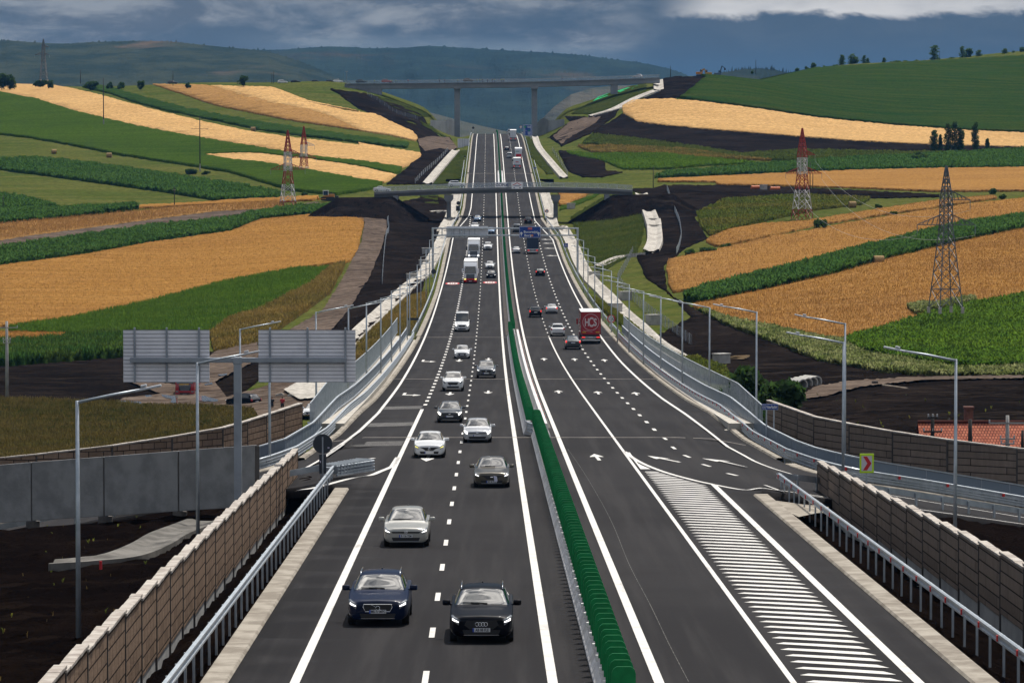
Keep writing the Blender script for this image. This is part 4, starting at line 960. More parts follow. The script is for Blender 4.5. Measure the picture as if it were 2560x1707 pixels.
for yy in np.arange(64, 237, 3.0):
    x, z = float(XC(yy)), float(ZR(yy)); mb.bbox((x - .21, yy, z + .62), (.12, .14, .16), .02)
o = mb.build('wall_reflector', M_STUB, b1); o['kind'] = 'stuff'
rail = MB()
for h in (.95, 1.35): rail.sweep([(-.05, h), (.05, h), (.05, h + .05), (-.05, h + .05)], OP(0, 62, 237.5, 3), close=True, cap=True)
rail.build('screen_rail', M_GREEN, b1)
glare(b1, 0.0, 84.0, 237, 1.45, 100)
b2 = thing('median_barrier', 'double concrete median barrier on the viaduct with green blades on its left wall', 'barrier')
m2 = MB(); barrier_sec(m2, -.48, 240, 478); m2.build('concrete_wall', M_BARR, b2)
m2 = MB(); barrier_sec(m2, .58, 236, 482); m2.build('concrete_wall', M_BARR, b2)
glare(b2, -.38, 241, 486, 1.15, 0, .5)
mb = MB()
for yy in np.arange(250, 480, 6.0): mb.bbox((float(XC(yy)) + .80, yy, float(ZR(yy)) + .75), (.05, .12, .12), .01)
o = mb.build('red_wall_reflector', M_RED, b2); o['kind'] = 'stuff'
b3 = thing('median_barrier', 'long far stretch of concrete median barrier with green blades climbing to the crest', 'barrier')
m2 = MB(); barrier_sec(m2, 0.0, 482, 1080, 8); m2.build('concrete_wall', M_BARR, b3)
m2 = MB(); barrier_sec(m2, -.5, 1082, 1172, 8); barrier_sec(m2, .7, 1082, 1172, 8); m2.build('double_wall', M_BARR, b3)
m2 = MB(); barrier_sec(m2, 0.0, 1174, 1640, 8); m2.build('concrete_wall', M_BARR, b3)
glare(b3, .05, 483, 1640, 1.6, 0, .5)

# ------------------------------------------------------------------ guard rails
WB = [(-.02, .44), (.045, .47), (.045, .53), (-.015, .57), (-.015, .62), (.045, .66), (.045, .73), (-.02, .76), (-.05, .76), (-.05, .44)]
def guardrail(path, label, side=1, post=2.0, refl=0.0, double=False, group='guard rails along the carriageways', top=0.0, parts=True, name='guard_rail', h=0.0):
    """path in driving plan; side=+1: face looks to the right of the path"""
    r = thing(name, label, 'guard rail', group=group)
    mb = MB(); pr = [(a * side, b + h) for a, b in WB]
    if double: pr = pr  # upper beam added below
    mb.sweep(pr, path, close=True, cap=True); mb.build('rail', M_GALV, r)
    if double:
        mb = MB(); mb.sweep([(a * side, b - .36 + h) for a, b in WB], path, close=True, cap=True); mb.build('lower_rail', M_GALV, r)
    L_ = [0.0]
    for i in range(1, len(path)): L_.append(L_[-1] + (path[i] - path[i - 1]).length)
    def along(s):
        i = min(max(np.searchsorted(L_, s) - 1, 0), len(path) - 2); t = (s - L_[i]) / max(1e-6, L_[i + 1] - L_[i])
        p = path[i].lerp(path[i + 1], t); d = path[i + 1] - path[i]; d.z = 0; d.normalize(); return p, d
    n = int(L_[-1] / post); proto = None; rest = MB()
    for k in range(n + 1):
        p, d = along(min(k * post + .3, L_[-1] - .05)); q = Vector((d.y, -d.x, 0)) * (-.10 * side)
        if parts and k < 99:
            if proto is None:
                m2 = MB(); m2.box((0, 0, .08), (.06, .11, 1.26)); m2.box((.03, 0, .08), (.012, .14, 1.26)); proto = o = m2.build('post', M_GALV, r)
            else: o = proto.copy(); COL.objects.link(o); o.parent = r
            o.location = p + q + Vector((0, 0, h)); o.rotation_euler = (0, 0, math.atan2(d.y, d.x) - math.pi / 2)
        else: rest.box(p + q + Vector((0, 0, .1 + h)), (.08, .11, 1.2))
    if rest.v: o = rest.build('posts', M_GALV, r); o['kind'] = 'stuff'
    if refl:
        mb = MB()
        for s_ in np.arange(1.5, L_[-1], refl):
            p, d = along(s_); q = Vector((d.y, -d.x, 0)) * (.07 * side)
            mb.box(p + q + Vector((0, 0, .60 + h)), (.04, .17, .17), M=Matrix.Rotation(math.atan2(d.y, d.x) - math.pi / 2, 4, 'Z'))
        o = mb.build('red_reflector', M_RED, r); o['kind'] = 'stuff'
    return r
gl = OP(-11.2, 72, 190, 2)
guardrail(gl, 'galvanised guard rail between the left carriageway and the near brown noise wall', 1, 2.8)
gr = OP(11.75, 76, 186, 2)
guardrail(gr, 'galvanised guard rail with red reflectors in front of the near right noise wall', -1, 2.9, 4.0)
g2 = smooth_path([Vector((x, y, float(RS(x, y)))) for x, y in ((13.6, 186.2), (15.6, 189.5), (19, 193), (26, 198.5), (38, 208))], 5)
guardrail(g2, 'guard rail on the inner side of the right slip road, seen from behind', -1, 2.0)
def rs_path(pts, n=5): return smooth_path([Vector((x, y, float(RS(x, y)))) for x, y in pts], n)
vl = OP(lambda y: lo(y) - .75, 990, 222, 4)
e1 = rs_path([(vl[-1].x, 222), (-14.2, 216.5), (-15.3, 214.4), (-17.5, 214.2), (-24, 218.6), (-36, 221.5)])
guardrail(OP(lambda y: lo(y) - .75, 478, 224, 4) + e1, 'double-beam guard rail sweeping from the viaduct onto the left exit ramp', -1, 3.0, double=True)
e2 = rs_path([(float(XC(224)) + ro(224) + .7, 224), (18.0, 217), (19.4, 213.3), (21.2, 213.0), (26, 216.8), (38, 222)])
guardrail(OP(lambda y: ro(y) + .7, 478, 226, 4) + e2, 'double-beam guard rail with red reflectors from the viaduct round the right slip road', 1, 3.0, 4.0, double=True)
guardrail(OP(lambda y: lo(y) - 1.0, 480, 905, 5), 'long guard rail on the left verge between the viaduct and the overbridge', 1, 6.0, parts=False)
guardrail(OP(lambda y: ro(y) + 1.0, 480, 905, 5), 'long guard rail on the right verge between the viaduct and the overbridge', -1, 6.0, parts=False)
guardrail(OP(lambda y: lo(y) - 1.0, 906, 1640, 6), 'far guard rail on the left verge climbing to the crest', 1, 8.0, parts=False)
guardrail(OP(lambda y: ro(y) + 1.0, 906, 1640, 6), 'far guard rail on the right verge climbing to the crest', -1, 8.0, parts=False)
# tall blue-grey edge rails on the far structure
for sgn, nm in ((-1, 'left'), (1, 'right')):
    r = thing('bridge_railing', f'pale railing beside the {nm} edge of the far short bridge', 'railing', group='railings of the far short bridge')
    p = OP((lambda y: lo(y) - 1.9) if sgn < 0 else (lambda y: ro(y) + 1.9), 1060, 1240, 6)
    m2 = MB(); m2.sweep([(-.05, 1.1), (.05, 1.1), (.05, 1.25), (-.05, 1.25)], p, close=True, cap=True); m2.build('handrail', M_GALV, r)
    m2 = MB(); m2.sweep([(-.02, .1), (.02, .1), (.02, 1.1), (-.02, 1.1)], p, close=True, cap=True); m2.build('mesh_panel', M_STEEL, r)
# link rail where the median barrier splits
r = thing('barrier_link', 'short galvanised rail bridging the gap where the near median barrier ends', 'guard rail')
for h, nm in ((0.0, 'rail'), (-.36, 'lower_rail')):
    m2 = MB(); P = [Vector((float(XC(y)) + d, y, float(ZR(y)) + .12)) for d, y in ((-.62, 243), (-.55, 240), (-.1, 236.5), (.05, 234.5))]
    m2.sweep([(a, b + h) for a, b in WB], smooth_path(P, 4), close=True, cap=True); m2.build(nm, M_GALV, r)
m2 = MB(); m2.box((float(XC(238)) - .2, 238.3, float(ZR(238)) + .4), (.16, .2, .9)); m2.build('post', M_STEEL, r)
# crash cushion at the left gore
cx, cy, ca = -8.75, 191.0, .42
r = thing('crash_cushion', 'stacked galvanised crash cushion at the nose of the left exit gore', 'crash cushion', (cx, cy, float(RS(cx, cy))), -ca)
for sgn in (-1, 1):
    for k in range(2):
        m2 = MB()
        for j in range(11):
            yy = -3.6 + j * .72; w = .62 + .05 * abs(j - 10)
            m2.sweep([(a + sgn * (.5 + j * .012) * 1.0, b - .12 + k * .40 - .05) for a, b in ([(c_ * sgn, d_) for c_, d_ in WB])], [Vector((0, yy, 0)), Vector((0, yy + .86, 0))], close=True, cap=True)
        m2.build('side_panel', M_GALV, r)
m2 = MB()
for j in range(12): m2.box((0, -3.6 + j * .7, .72), (1.15, .10, .62 if j % 2 else .5)); 
m2.build('diaphragm', M_STEEL, r)
m2 = MB()
for j in range(13): m2.box((0, -3.9 + j * .68, 1.04), (1.2, .16, .05))
m2.build('top_strap', M_GALV, r)
m2 = MB(); m2.bbox((0, -4.3, .5), (.8, .4, .85), .1); m2.build('nose_box', M_STEEL, r); r.scale = (.85, .52, .80)
g3 = rs_path([(-9.15, 190), (-9.9, 190), (-12.4, 189.3), (-15.5, 191.5), (-24, 198.5), (-36, 206)])
guardrail(g3, 'guard rail on the inner side of the left exit ramp behind the crash cushion', 1, 3.0)

# ------------------------------------------------------------------ parapets and tall fences on the viaduct
def mesh_fence(name, label, path, h, base, bar, m_post, railw=.07, group=None, bars=True, band=None):
    r = thing(name, label, 'fence', group=group)
    m2 = MB()
    for hh in (base + .08, base + h): m2.sweep([(-railw / 2, hh - .03), (railw / 2, hh - .03), (railw / 2, hh + .05), (-railw / 2, hh + .05)], path, close=True, cap=True)
    m2.build('rail', M_GALV, r)
    L_ = [0.0]
    for i in range(1, len(path)): L_.append(L_[-1] + (path[i] - path[i - 1]).length)
    def along(s):
        i = min(max(np.searchsorted(L_, s) - 1, 0), len(path) - 2); t = (s - L_[i]) / max(1e-6, L_[i + 1] - L_[i]); return path[i].lerp(path[i + 1], t)
    n = int(L_[-1] / bar); rest = MB(); proto = None
    for k in range(n + 1):
        p = along(min(k * bar, L_[-1]))
        if k < 99 and n < 400:
            if proto is None: q = MB(); q.box((0, 0, base + h / 2), (.055, .055, h)); proto = o = q.build('bar', m_post, r)
            else: o = proto.copy(); COL.objects.link(o); o.parent = r
            o.location = p
        else: rest.box(p + Vector((0, 0, base + h / 2)), (.05, .05, h))
    if rest.v: o = rest.build('bars', m_post, r); o['kind'] = 'stuff'
    if band:
        m2 = MB(); m2.sweep([(-.012, base + .1), (.012, base + .1), (.012, base + h - .05), (-.012, base + h - .05)], path, close=True, cap=True); m2.build('mesh_panel', band, r)
    return r
def wire_mesh_mat(name, col, dens):
    m, nt, b = pbsdf(name, col, .5, .3, .3)
    tr = N(nt, 'ShaderNodeBsdfTransparent'); mx = N(nt, 'ShaderNodeMixShader'); mx.inputs[0].default_value = dens
    L(nt, tr, 0, mx, 1); L(nt, b, 0, mx, 2); L(nt, mx, 0, nt.nodes['Material Output'], 0); MATS[name] = m; return m
M_MESH = wire_mesh_mat('wire_mesh', (.22, .27, .33), .72)
M_THIN = wire_mesh_mat('thin_wire_mesh', (.30, .32, .34), .22)
fl = OP(lambda y: -15.4, 250, 486, 4); fr_ = OP(lambda y: 15.7 - .7 * ss(y, 300, 480), 250, 492, 4)
mesh_fence('barred_fence', 'tall galvanised barred fence along the left edge of the viaduct', fl, 1.95, .35, 1.25, M_GALV, group='tall fences of the viaduct')
mesh_fence('barred_fence', 'tall galvanised barred fence along the right edge of the viaduct', fr_, 1.95, .35, 1.25, M_GALV, group='tall fences of the viaduct')
hl = OP(lambda y: lo(y) - 1.7, 480, 224, 4) + rs_path([(-15.6, 220), (-17.2, 218.6), (-19, 218.8), (-26, 222), (-36, 225)])
hr = OP(lambda y: ro(y) + 1.55, 486, 226, 4) + rs_path([(18.4, 220), (20.3, 217), (23, 217.6), (30, 222), (38, 226)])
mesh_fence('bridge_railing', 'blue-grey meshed railing along the left edge of the viaduct and exit ramp', hl, 1.0, .25, 2.2, M_STEEL, .13, 'meshed railings of the viaduct', band=M_MESH)
mesh_fence('bridge_railing', 'blue-grey meshed railing along the right edge of the viaduct and slip road', hr, 1.0, .25, 2.2, M_STEEL, .13, 'meshed railings of the viaduct', band=M_MESH)
# site fences of thin posts and wire on the earthworks
def wire_fence(label, pix, h=1.7, per=5.0, dense=None):
    pts = [p for p in (tq(u, v) for u, v in px(pix)) if p is not None]
    P = [Vector((p.x, p.y, float(G(p.x, p.y)))) for p in smooth_path(pts, 6)]
    r = thing('wire_fence', label, 'fence', group='wire fences of the roadworks')
    m2 = MB(); m2.sweep([(-.01, .05), (.01, .05), (.01, h), (-.01, h)], P, close=True); m2.build('wire_mesh', dense or M_THIN, r)
    s = 0.0; last = P[0]; pr = None
    for i, p in enumerate(P):
        if i and (p - last).length < per: continue
        last = p
        if pr is None: m2 = MB(); m2.box((0, 0, h / 2), (.09, .09, h + .1)); pr = o = m2.build('post', M_GALV, r)
        else: o = pr.copy(); COL.objects.link(o); o.parent = r
        o.location = p
wire_fence('wire fence curving up beside the muddy track on the left', 'E 328,430 340,250 355,120 372,80 362,20 B 365,1480 375,1380 408,1310', dense=wire_mesh_mat('galv_mesh', (.5, .55, .6), .5))
wire_fence('wire fence curving beside the dark haul road on the right', 'C 20,1250 50,1340 95,1450 112,1540 E 2282,130 2265,200 2250,232', dense=MATS['galv_mesh'])
wire_fence('wire fence running down beside the right drainage channel', 'E 1965,225 1920,310 1870,400 1880,430 1960,520 2070,620 2200,720 2352,830')
wire_fence('wire fence beside the left drainage channel below the high bridge', 'L 1560,1215 1660,1110 1780,1010 1880,900')
wire_fence('wire fence down the left slope of the high bridge', 'L 1090,345 1240,440 1360,520 1480,560 1590,600')
wire_fence('wire fence on the right bank before the crest', 'B 1440,990 1500,1080 1540,1150')

# ------------------------------------------------------------------ noise walls
def brick_mat(name, c1, c2, mortar, bw, bh):
    m, nt, b = pbsdf(name, c1, .92, 0, .05)
    tc = N(nt, 'ShaderNodeTexCoord'); mp = N(nt, 'ShaderNodeMapping'); mp.inputs['Rotation'].default_value = (R(-90), 0, 0)
    nt.links.new(tc.outputs['UV'], mp.inputs[0]); mp.inputs['Rotation'].default_value = (0, 0, 0)
    br = N(nt, 'ShaderNodeTexBrick'); nt.links.new(mp.outputs[0], br.inputs['Vector']); br.offset = .5
    br.inputs['Scale'].default_value = 1.0; br.inputs['Brick Width'].default_value = bw; br.inputs['Row Height'].default_value = bh
    br.inputs['Mortar Size'].default_value = .030; br.inputs['Mortar Smooth'].default_value = .3; br.inputs['Bias'].default_value = -.1
    for k, c in (('Color1', c1), ('Color2', c2), ('Mortar', mortar)): br.inputs[k].default_value = (*c, 1)
    p = pos(nt); n1 = noise(nt, p, 1.7, 5, .7); n2 = noise(nt, pos(nt, 0, (5, 5, .4)), 1.0, 4, .7)
    h = N(nt, 'ShaderNodeHueSaturation'); L(nt, br, 0, h, 'Color'); nt.links.new(mth(nt, 'ADD', mth(nt, 'MULTIPLY', mth(nt, 'ADD', n1, n2), .55), .45), h.inputs['Value'])
    L(nt, h, 0, b, 'Base Color')
    bm = N(nt, 'ShaderNodeBump'); bm.inputs['Strength'].default_value = .8; bm.inputs['Distance'].default_value = .04
    nt.links.new(mth(nt, 'SUBTRACT', noise(nt, pos(nt, 0, (9, 9, 9)), 1, 3), mth(nt, 'MULTIPLY', br.outputs['Fac'], 1.2)), bm.inputs['Height']); L(nt, bm, 0, b, 'Normal')
    MATS[name] = m; return m
M_WALLB = brick_mat('brown_wall_block', (.25, .175, .125), (.17, .118, .085), (.035, .025, .02), .95, .42)
M_WALLG = brick_mat('greybrown_wall_block', (.22, .172, .138), (.165, .130, .105), (.03, .026, .024), 5.2, .44)
M_WTOP = mat('wall_coping', (.42, .385, .345), (.27, .235, .205), .9, scale=1.6)
M_PLINTH = mat('plinth_concrete', (.36, .36, .35), (.27, .27, .265), .85, scale=.7)
M_WPOST = mat('wall_post_dark', (.10, .09, .082), (.06, .055, .05), .9, scale=1)
def uv_box(o, L_, H_):
    """uv on a panel: along its length and height, in metres"""
    me = o.data; uv = me.uv_layers.new(name='uv')
    for p in me.polygons:
        for li in p.loop_indices:
            c = me.vertices[me.loops[li].vertex_index].co; uv.data[li].uv = (c.y + 20, c.z + 20)
def noise_wall(label, path_xy, zbase, panel, Hb, Hp, mface, thick=.24, name='noise_wall', plinth=True, top=True, shear=False):
    """panels of length `panel` stepping along a plan path; zbase(x, y) is the foot"""
    r = thing(name, label, 'noise wall')
    P = [Vector((x, y, 0)) for x, y in path_xy]; L_ = [0.0]
    for i in range(1, len(P)): L_.append(L_[-1] + (P[i] - P[i - 1]).length)
    def along(s):
        i = min(max(np.searchsorted(L_, s) - 1, 0), len(P) - 2); t = (s - L_[i]) / max(1e-6, L_[i + 1] - L_[i]); return P[i].lerp(P[i + 1], t)
    n = max(1, round(L_[-1] / panel))
    for k in range(n + 1):
        a = along(L_[-1] * min(k, n) / n)
        if k < n:
            b = along(L_[-1] * (k + 1) / n); c = (a + b) / 2; d = b - a; ang = math.atan2(d.y, d.x) - math.pi / 2; ln = d.length
            z = zbase(c.x, c.y); sl_ = (zbase(b.x, b.y) - zbase(a.x, a.y)) / ln if shear else 0.0
            def tilt(mm):
                mm.v = [(q[0], q[1], q[2] + q[1] * sl_) for q in mm.v]; return mm
            m2 = MB(); m2.bbox((0, 0, Hb / 2), (thick, ln - .10, Hb), .03)
            tilt(m2); o = m2.build('panel', mface, r); o.location = (c.x, c.y, z + Hp); o.rotation_euler = (0, 0, ang); uv_box(o, ln, Hb)
            if top:
                m2 = MB()
                q = int(ln / .62)
                for j in range(q):
                    yy = -ln / 2 + ln * (j + .5) / q; m2.bbox((random.uniform(-.012, .012), yy, Hb + .045), (thick + .10, ln / q - .02, .09 + random.uniform(-.01, .015)), .015)
                tilt(m2); o = m2.build('coping', M_WTOP, r); o.location = (c.x, c.y, z + Hp); o.rotation_euler = (0, 0, ang)
            if plinth:
                m2 = MB(); m2.box((0, 0, Hp / 2 - .3), (thick * .7, ln - .12, Hp + .6)); tilt(m2); o = m2.build('plinth', M_PLINTH, r); o.location = (c.x, c.y, z - .002); o.rotation_euler = (0, 0, ang)
        za = zbase(a.x, a.y)
        m2 = MB(); m2.box((0, 0, (Hb + Hp) / 2 - .25), (thick + .05, .07, Hb + Hp + .4)); m2.tube([(0, 0, -.35), (0, 0, .10)], .38, 12)
        o = m2.build('wall_post', M_WPOST, r); o.location = (a.x, a.y, za); o.rotation_euler = (0, 0, 0)
    return r
noise_wall('near brown block noise wall stepping down beside the left guard rail', [(-11.05, 70), (-11.45, 140), (-11.75, 197)], lambda x, y: float(ZR(y)) - 2.0, 4.9, 2.35, .75, M_WALLB)
noise_wall('near grey-brown noise wall of stepped panels beside the right guard rail', [(18.9, 84), (17.7, 126), (16.9, 160), (16.2, 191)], lambda x, y: float(ZR(y)) - 2.25, 5.2, 2.15, .85, M_WALLG)
noise_wall('brown noise wall curving behind the left exit ramp', [(-44, 232), (-32, 229), (-24, 231), (-18.5, 238), (-14.9, 256)], lambda x, y: -20.15 - .10 * (-14.9 - x), 4.6, 2.75, .8, M_WALLB, shear=True)
noise_wall('grey-brown noise wall curving behind the right slip road under the tiled roof', [(46, 226), (34, 226), (26, 232), (20.5, 242), (18.2, 258)], lambda x, y: -20.2 - .08 * (x - 18), 5.2, 2.9, .8, M_WALLG, shear=True)
M_CWALL = mat('wall_concrete', (.27, .268, .262), (.19, .188, .185), .9, scale=.8, bump=.15, bscale=8)
noise_wall('bare grey concrete panel wall along the left exit ramp', [(-44, 203.5), (-27.6, 196), (-13.1, 186.2)], lambda x, y: -19.25 + .125 * (x + 27.6), 5.0, 3.15, .12, M_CWALL, plinth=False, top=False, shear=True)
# ------------------------------------------------------------------ lettering
def text_mesh(body, size, depth=.004, bold=0.0, sx=1.0):
    cu = bpy.data.curves.new('lettering', 'FONT'); cu.body = body; cu.size = size; cu.align_x = 'CENTER'; cu.align_y = 'CENTER'
    cu.extrude = depth; cu.offset = bold; cu.resolution_u = 4
    t = bpy.data.objects.new('lettering', cu); COL.objects.link(t)
    dg = bpy.context.evaluated_depsgraph_get(); me = bpy.data.meshes.new_from_object(t.evaluated_get(dg))
    bpy.data.objects.remove(t); bpy.data.curves.remove(cu)
    me.transform(Matrix.Diagonal((sx, 1, 1, 1))); me.name = 'lettering'; return me
def lettering(body, size, m, parent, loc, bold=0.0, sx=1.0, rz=0.0, name='lettering'):
    o = link(name, text_mesh(body, size, .004, bold, sx), m, parent); o.location = loc; o.rotation_euler = (R(90), 0, rz); return o
M_BLUE = mat('sign_blue', (.006, .045, .25), None, .45)
M_SWHITE = mat('sign_white', (.70, .70, .70), None, .5)
M_SRED = mat('sign_red', (.50, .015, .02), None, .45)
M_SBLACK = mat('sign_black', (.015, .015, .017), None, .5)
M_SBACK = mat('sign_back', (.020, .026, .036), None, .6)
M_ALU = mat('aluminium_plank', (.80, .79, .83), (.70, .69, .73), .55, 0, scale=.8)
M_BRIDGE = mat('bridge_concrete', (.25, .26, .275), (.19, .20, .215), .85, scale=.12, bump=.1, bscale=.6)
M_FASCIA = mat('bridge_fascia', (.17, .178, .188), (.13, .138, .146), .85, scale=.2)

# ------------------------------------------------------------------ bridges
def deck(prof_u, Y, wid, top_dz=0.0):
    return [at(u, v, Y) for u, v in prof_u]
def overbridge(name, label, tops, Y, wid, gird, gird_z, fasc, m=None):
    m = m or M_BRIDGE
    r = thing(name, label, 'bridge')
    P = smooth_path(tops, 6)
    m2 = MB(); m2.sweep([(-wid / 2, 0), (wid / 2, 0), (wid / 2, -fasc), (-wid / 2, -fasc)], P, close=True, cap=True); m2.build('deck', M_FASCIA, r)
    m2 = MB()
    g = gird
    for k in range(4):
        c = -wid / 2 + .9 + k * (wid - 1.8) / 3
        m2.sweep([(c - .35, -fasc + .002), (c + .35, -fasc + .002), (c + .28, -fasc - g), (c - .28, -fasc - g)], P, close=True, cap=True)
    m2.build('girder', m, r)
    return r, P
# the high bridge over the crest
YB = 1612.0
tops = [Vector((at(u, v, YB).x, YB, at(u, v, YB).z)) for u, v in px('B 85,549 300,548 820,543 1320,536 1800,522 2140,510')]
hb, hP = overbridge('high_bridge', 'tall grey concrete bridge crossing high above the crest of the motorway', tops, YB, 9.0, 1.75, 0, .55)
for u, nm in ((1143, 0), (1336, 1)):
    p = at(u, 222, YB); zt = p.z; m2 = MB()
    m2.bbox((p.x, YB, (zt + 8) / 2), (2.5, 2.6, zt - 8), .25); m2.build('pier', M_BRIDGE, hb)
    m2 = MB(); m2.bbox((p.x, YB, zt + .25), (3.0, 8.0, 1.0), .1); m2.build('pier_cap', M_BRIDGE, hb)
a, b = at(864, 213, YB - 3.4), at(954, 213, YB - 3.4); z0 = at(954, 247, YB).z - 6
m2 = MB(); m2.prism([(a.x, 0, a.z), (b.x, 0, b.z - .1), (b.x, 0, z0), (b.x - 2.4, 0, z0), (a.x, 0, a.z - 4)], (0, YB - 3.6, 0), (0, YB + 3.6, 0)); m2.build('abutment', M_BRIDGE, hb)
a = at(1524, 208, YB); m2 = MB(); m2.box((a.x + 2, YB, a.z - 2.5), (3.0, 7, 5)); m2.build('abutment', M_BRIDGE, hb)
M_HAZERAIL = wire_mesh_mat('pale_bridge_mesh', (.34, .39, .44), .16)
for sg, nm in ((1, 'near'), (-1, 'far')):
    m2 = MB(); m2.sweep([(sg * 4.3 - .02, 0.05), (sg * 4.3 + .02, .05), (sg * 4.3 + .02, 1.35), (sg * 4.3 - .02, 1.35)], hP, close=True); m2.build('railing', M_HAZERAIL, hb)
    m2 = MB(); m2.sweep([(sg * 4.3 - .04, 1.32), (sg * 4.3 + .04, 1.32), (sg * 4.3 + .04, 1.40), (sg * 4.3 - .04, 1.40)], hP, close=True, cap=True); m2.build('handrail', M_GALV, hb)
# the lower overbridge
YO = 948.0
tops = [Vector((at(u, v, YO).x, YO, at(u, v, YO).z)) for u, v in px('B 279,1254 500,1244 760,1233 1050,1225 1330,1222 1600,1226 1800,1232 1960,1241')]
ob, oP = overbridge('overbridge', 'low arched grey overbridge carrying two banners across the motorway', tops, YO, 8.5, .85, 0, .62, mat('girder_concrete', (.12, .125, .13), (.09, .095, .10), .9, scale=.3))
for u, vb in ((1122, 541), (1389, 543)):
    p = at(u, 488, YO); zb = float(ZR(YO)) - 1.2; m2 = MB()
    m2.bbox((p.x, YO, (p.z + zb) / 2 - .9), (1.15, 1.6, p.z - zb - 1.4), .12); m2.build('pier', M_FASCIA, ob)
    m2 = MB(); m2.prism([(p.x - 1.15, 0, p.z + .1), (p.x + 1.15, 0, p.z + .1), (p.x + 1.15, 0, p.z - 1.0), (p.x + .6, 0, p.z - 1.75), (p.x - .6, 0, p.z - 1.75), (p.x - 1.15, 0, p.z - 1.0)], (0, YO - 3.6, 0), (0, YO + 3.6, 0)); m2.build('pier_cap', M_FASCIA, ob)
for u, v0, v1 in ((990, 489, 508), (1517, 486, 502)):
    p, q = at(u, v0, YO), at(u, v1, YO); m2 = MB(); m2.bbox((p.x, YO, (p.z + q.z) / 2), (1.3, 7.5, p.z - q.z), .1); m2.build('abutment', M_BRIDGE, ob)
for sg in (1, -1):
    m2 = MB(); m2.sweep([(sg * 4.0 - .02, 0.03), (sg * 4.0 + .02, .03), (sg * 4.0 + .02, 1.15), (sg * 4.0 - .02, 1.15)], oP, close=True); m2.build('railing', M_HAZERAIL, ob)
    m2 = MB(); m2.sweep([(sg * 4.0 - .05, 1.1), (sg * 4.0 + .05, 1.1), (sg * 4.0 + .05, 1.2), (sg * 4.0 - .05, 1.2)], oP, close=True, cap=True); m2.build('handrail', M_GALV, ob)
    m2 = MB()
    for i in range(0, len(oP), 2): m2.box(oP[i] + Vector((0, -sg * 4.0, .6)), (.06, .06, 1.2))
    o = m2.build('railing_posts', M_GALV, ob); o['kind'] = 'stuff'
# earth banks carrying the road up to both ends of the overbridge
for (ua, va, ub, vb) in ((845, 489, 985, 487), (1530, 483, 1680, 479)):
    a, b = at(ua, va, YO), at(ub, vb, YO)
    def fz(x, y, a=a, b=b):
        t = np.clip((x - a.x) / (b.x - a.x), 0, 1); d = np.maximum(0, np.maximum(np.abs(x - (a.x + b.x) / 2) - (b.x - a.x) / 2, 0) + np.maximum(np.abs(y - YO) - 4.6, 0))
        return np.maximum(G(x, y) - .25, a.z + (b.z - a.z) * t - .55 - d * .62 + (rng.random(x.shape) - .5) * .35 * (d > .3))
    o = grid_mesh('approach_bank', np.linspace(a.x - 14, b.x + 9, 44), np.linspace(YO - 20, YO + 20, 40), fz, M_SOIL); tag(o, kind='structure')
# banners on its railing
def banner(u0, v0, u1, v1, Y, name, label):
    a, b = at(u0, v0, Y), at(u1, v1, Y)
    r = thing(name, label, 'banner', ((a.x + b.x) / 2, Y, (a.z + b.z) / 2)); w, h = b.x - a.x, a.z - b.z
    m2 = MB(); m2.box((0, 0, 0), (w, .04, h)); m2.build('sheet', mat('banner_white', (.82, .82, .84), None, .6), r); return r, w, h
M_NAVY = mat('banner_navy', (.01, .025, .12), None, .6)
r, w, h = banner(1238.5, 456.5, 1266, 469, YO - 4.5, 'banner', 'white banner with navy company lettering on the overbridge railing')
lettering('CONA', h * .86, M_NAVY, r, (w * .10, -.03, 0), .015, 1.0)
m2 = MB(); m2.prism([(-w * .42, 0, h * .26), (-w * .24, 0, h * .26), (-w * .24, 0, -h * .26), (-w * .42, 0, -h * .26), (-w * .42, 0, -h * .16), (-w * .28, 0, -h * .16), (-w * .28, 0, h * .16), (-w * .42, 0, h * .16)], (0, -.035, 0), (0, -.022, 0)); m2.build('emblem', M_NAVY, r)
r, w, h = banner(1279, 455.5, 1306.5, 472, YO - 4.5, 'banner', 'white banner with a red roof line and two navy triangles on the overbridge')
m2 = MB()
m2.bar((-w * .40, -.03, h * .02), (0, -.03, h * .38), .02, .16); m2.bar((0, -.03, h * .38), (w * .40, -.03, h * .02), .02, .16); m2.build('roof_line', M_SRED, r)
m2 = MB()
for s_ in (-1, 1): m2.prism([(s_ * w * .27 - .3, 0, -h * .30), (s_ * w * .27 + .3, 0, -h * .30), (s_ * w * .27, 0, -h * .48)], (0, -.035, 0), (0, -.022, 0))
m2.build('emblem', M_NAVY, r)
m2 = MB(); m2.box((0, -.028, -h * .12), (w * .66, .01, .06)); m2.box((0, -.028, -h * .02), (w * .5, .01, .12)); m2.build('lettering', M_NAVY, r)
# grey retaining walls at the foot of the high bridge
def retaining(label, pts_top, pts_bot, curved):
    r = thing('retaining_wall', label, 'retaining wall')
    def slab(nm, seq, m):
        m2 = MB()
        for (t0, b0), (t1, b1) in zip(seq[:-1], seq[1:]):
            q = [t0, t1, b1, b0]; back = [p + Vector((0, .8, 0)) for p in q]
            m2.add(q + back, [(0, 1, 2, 3), (7, 6, 5, 4), (0, 4, 5, 1), (1, 5, 6, 2), (2, 6, 7, 3), (3, 7, 4, 0)])
        m2.build(nm, m, r)
    slab('wall', list(zip(pts_top, pts_bot)), M_BRIDGE); slab('curved_end', curved, M_FASCIA); return r
retaining('grey concrete wing wall with a pale curved end left of the crest', [at(1076, 300, 1545), at(1117, 303, 1572)], [at(1076, 328, 1545), at(1117, 345, 1572)],
          [(at(1116, 302, 1571), at(1116, 345, 1571)), (at(1121, 297, 1576), at(1121, 344, 1576)), (at(1129, 299, 1583), at(1129, 342, 1583)), (at(1136, 305, 1592), at(1136, 339, 1592))])
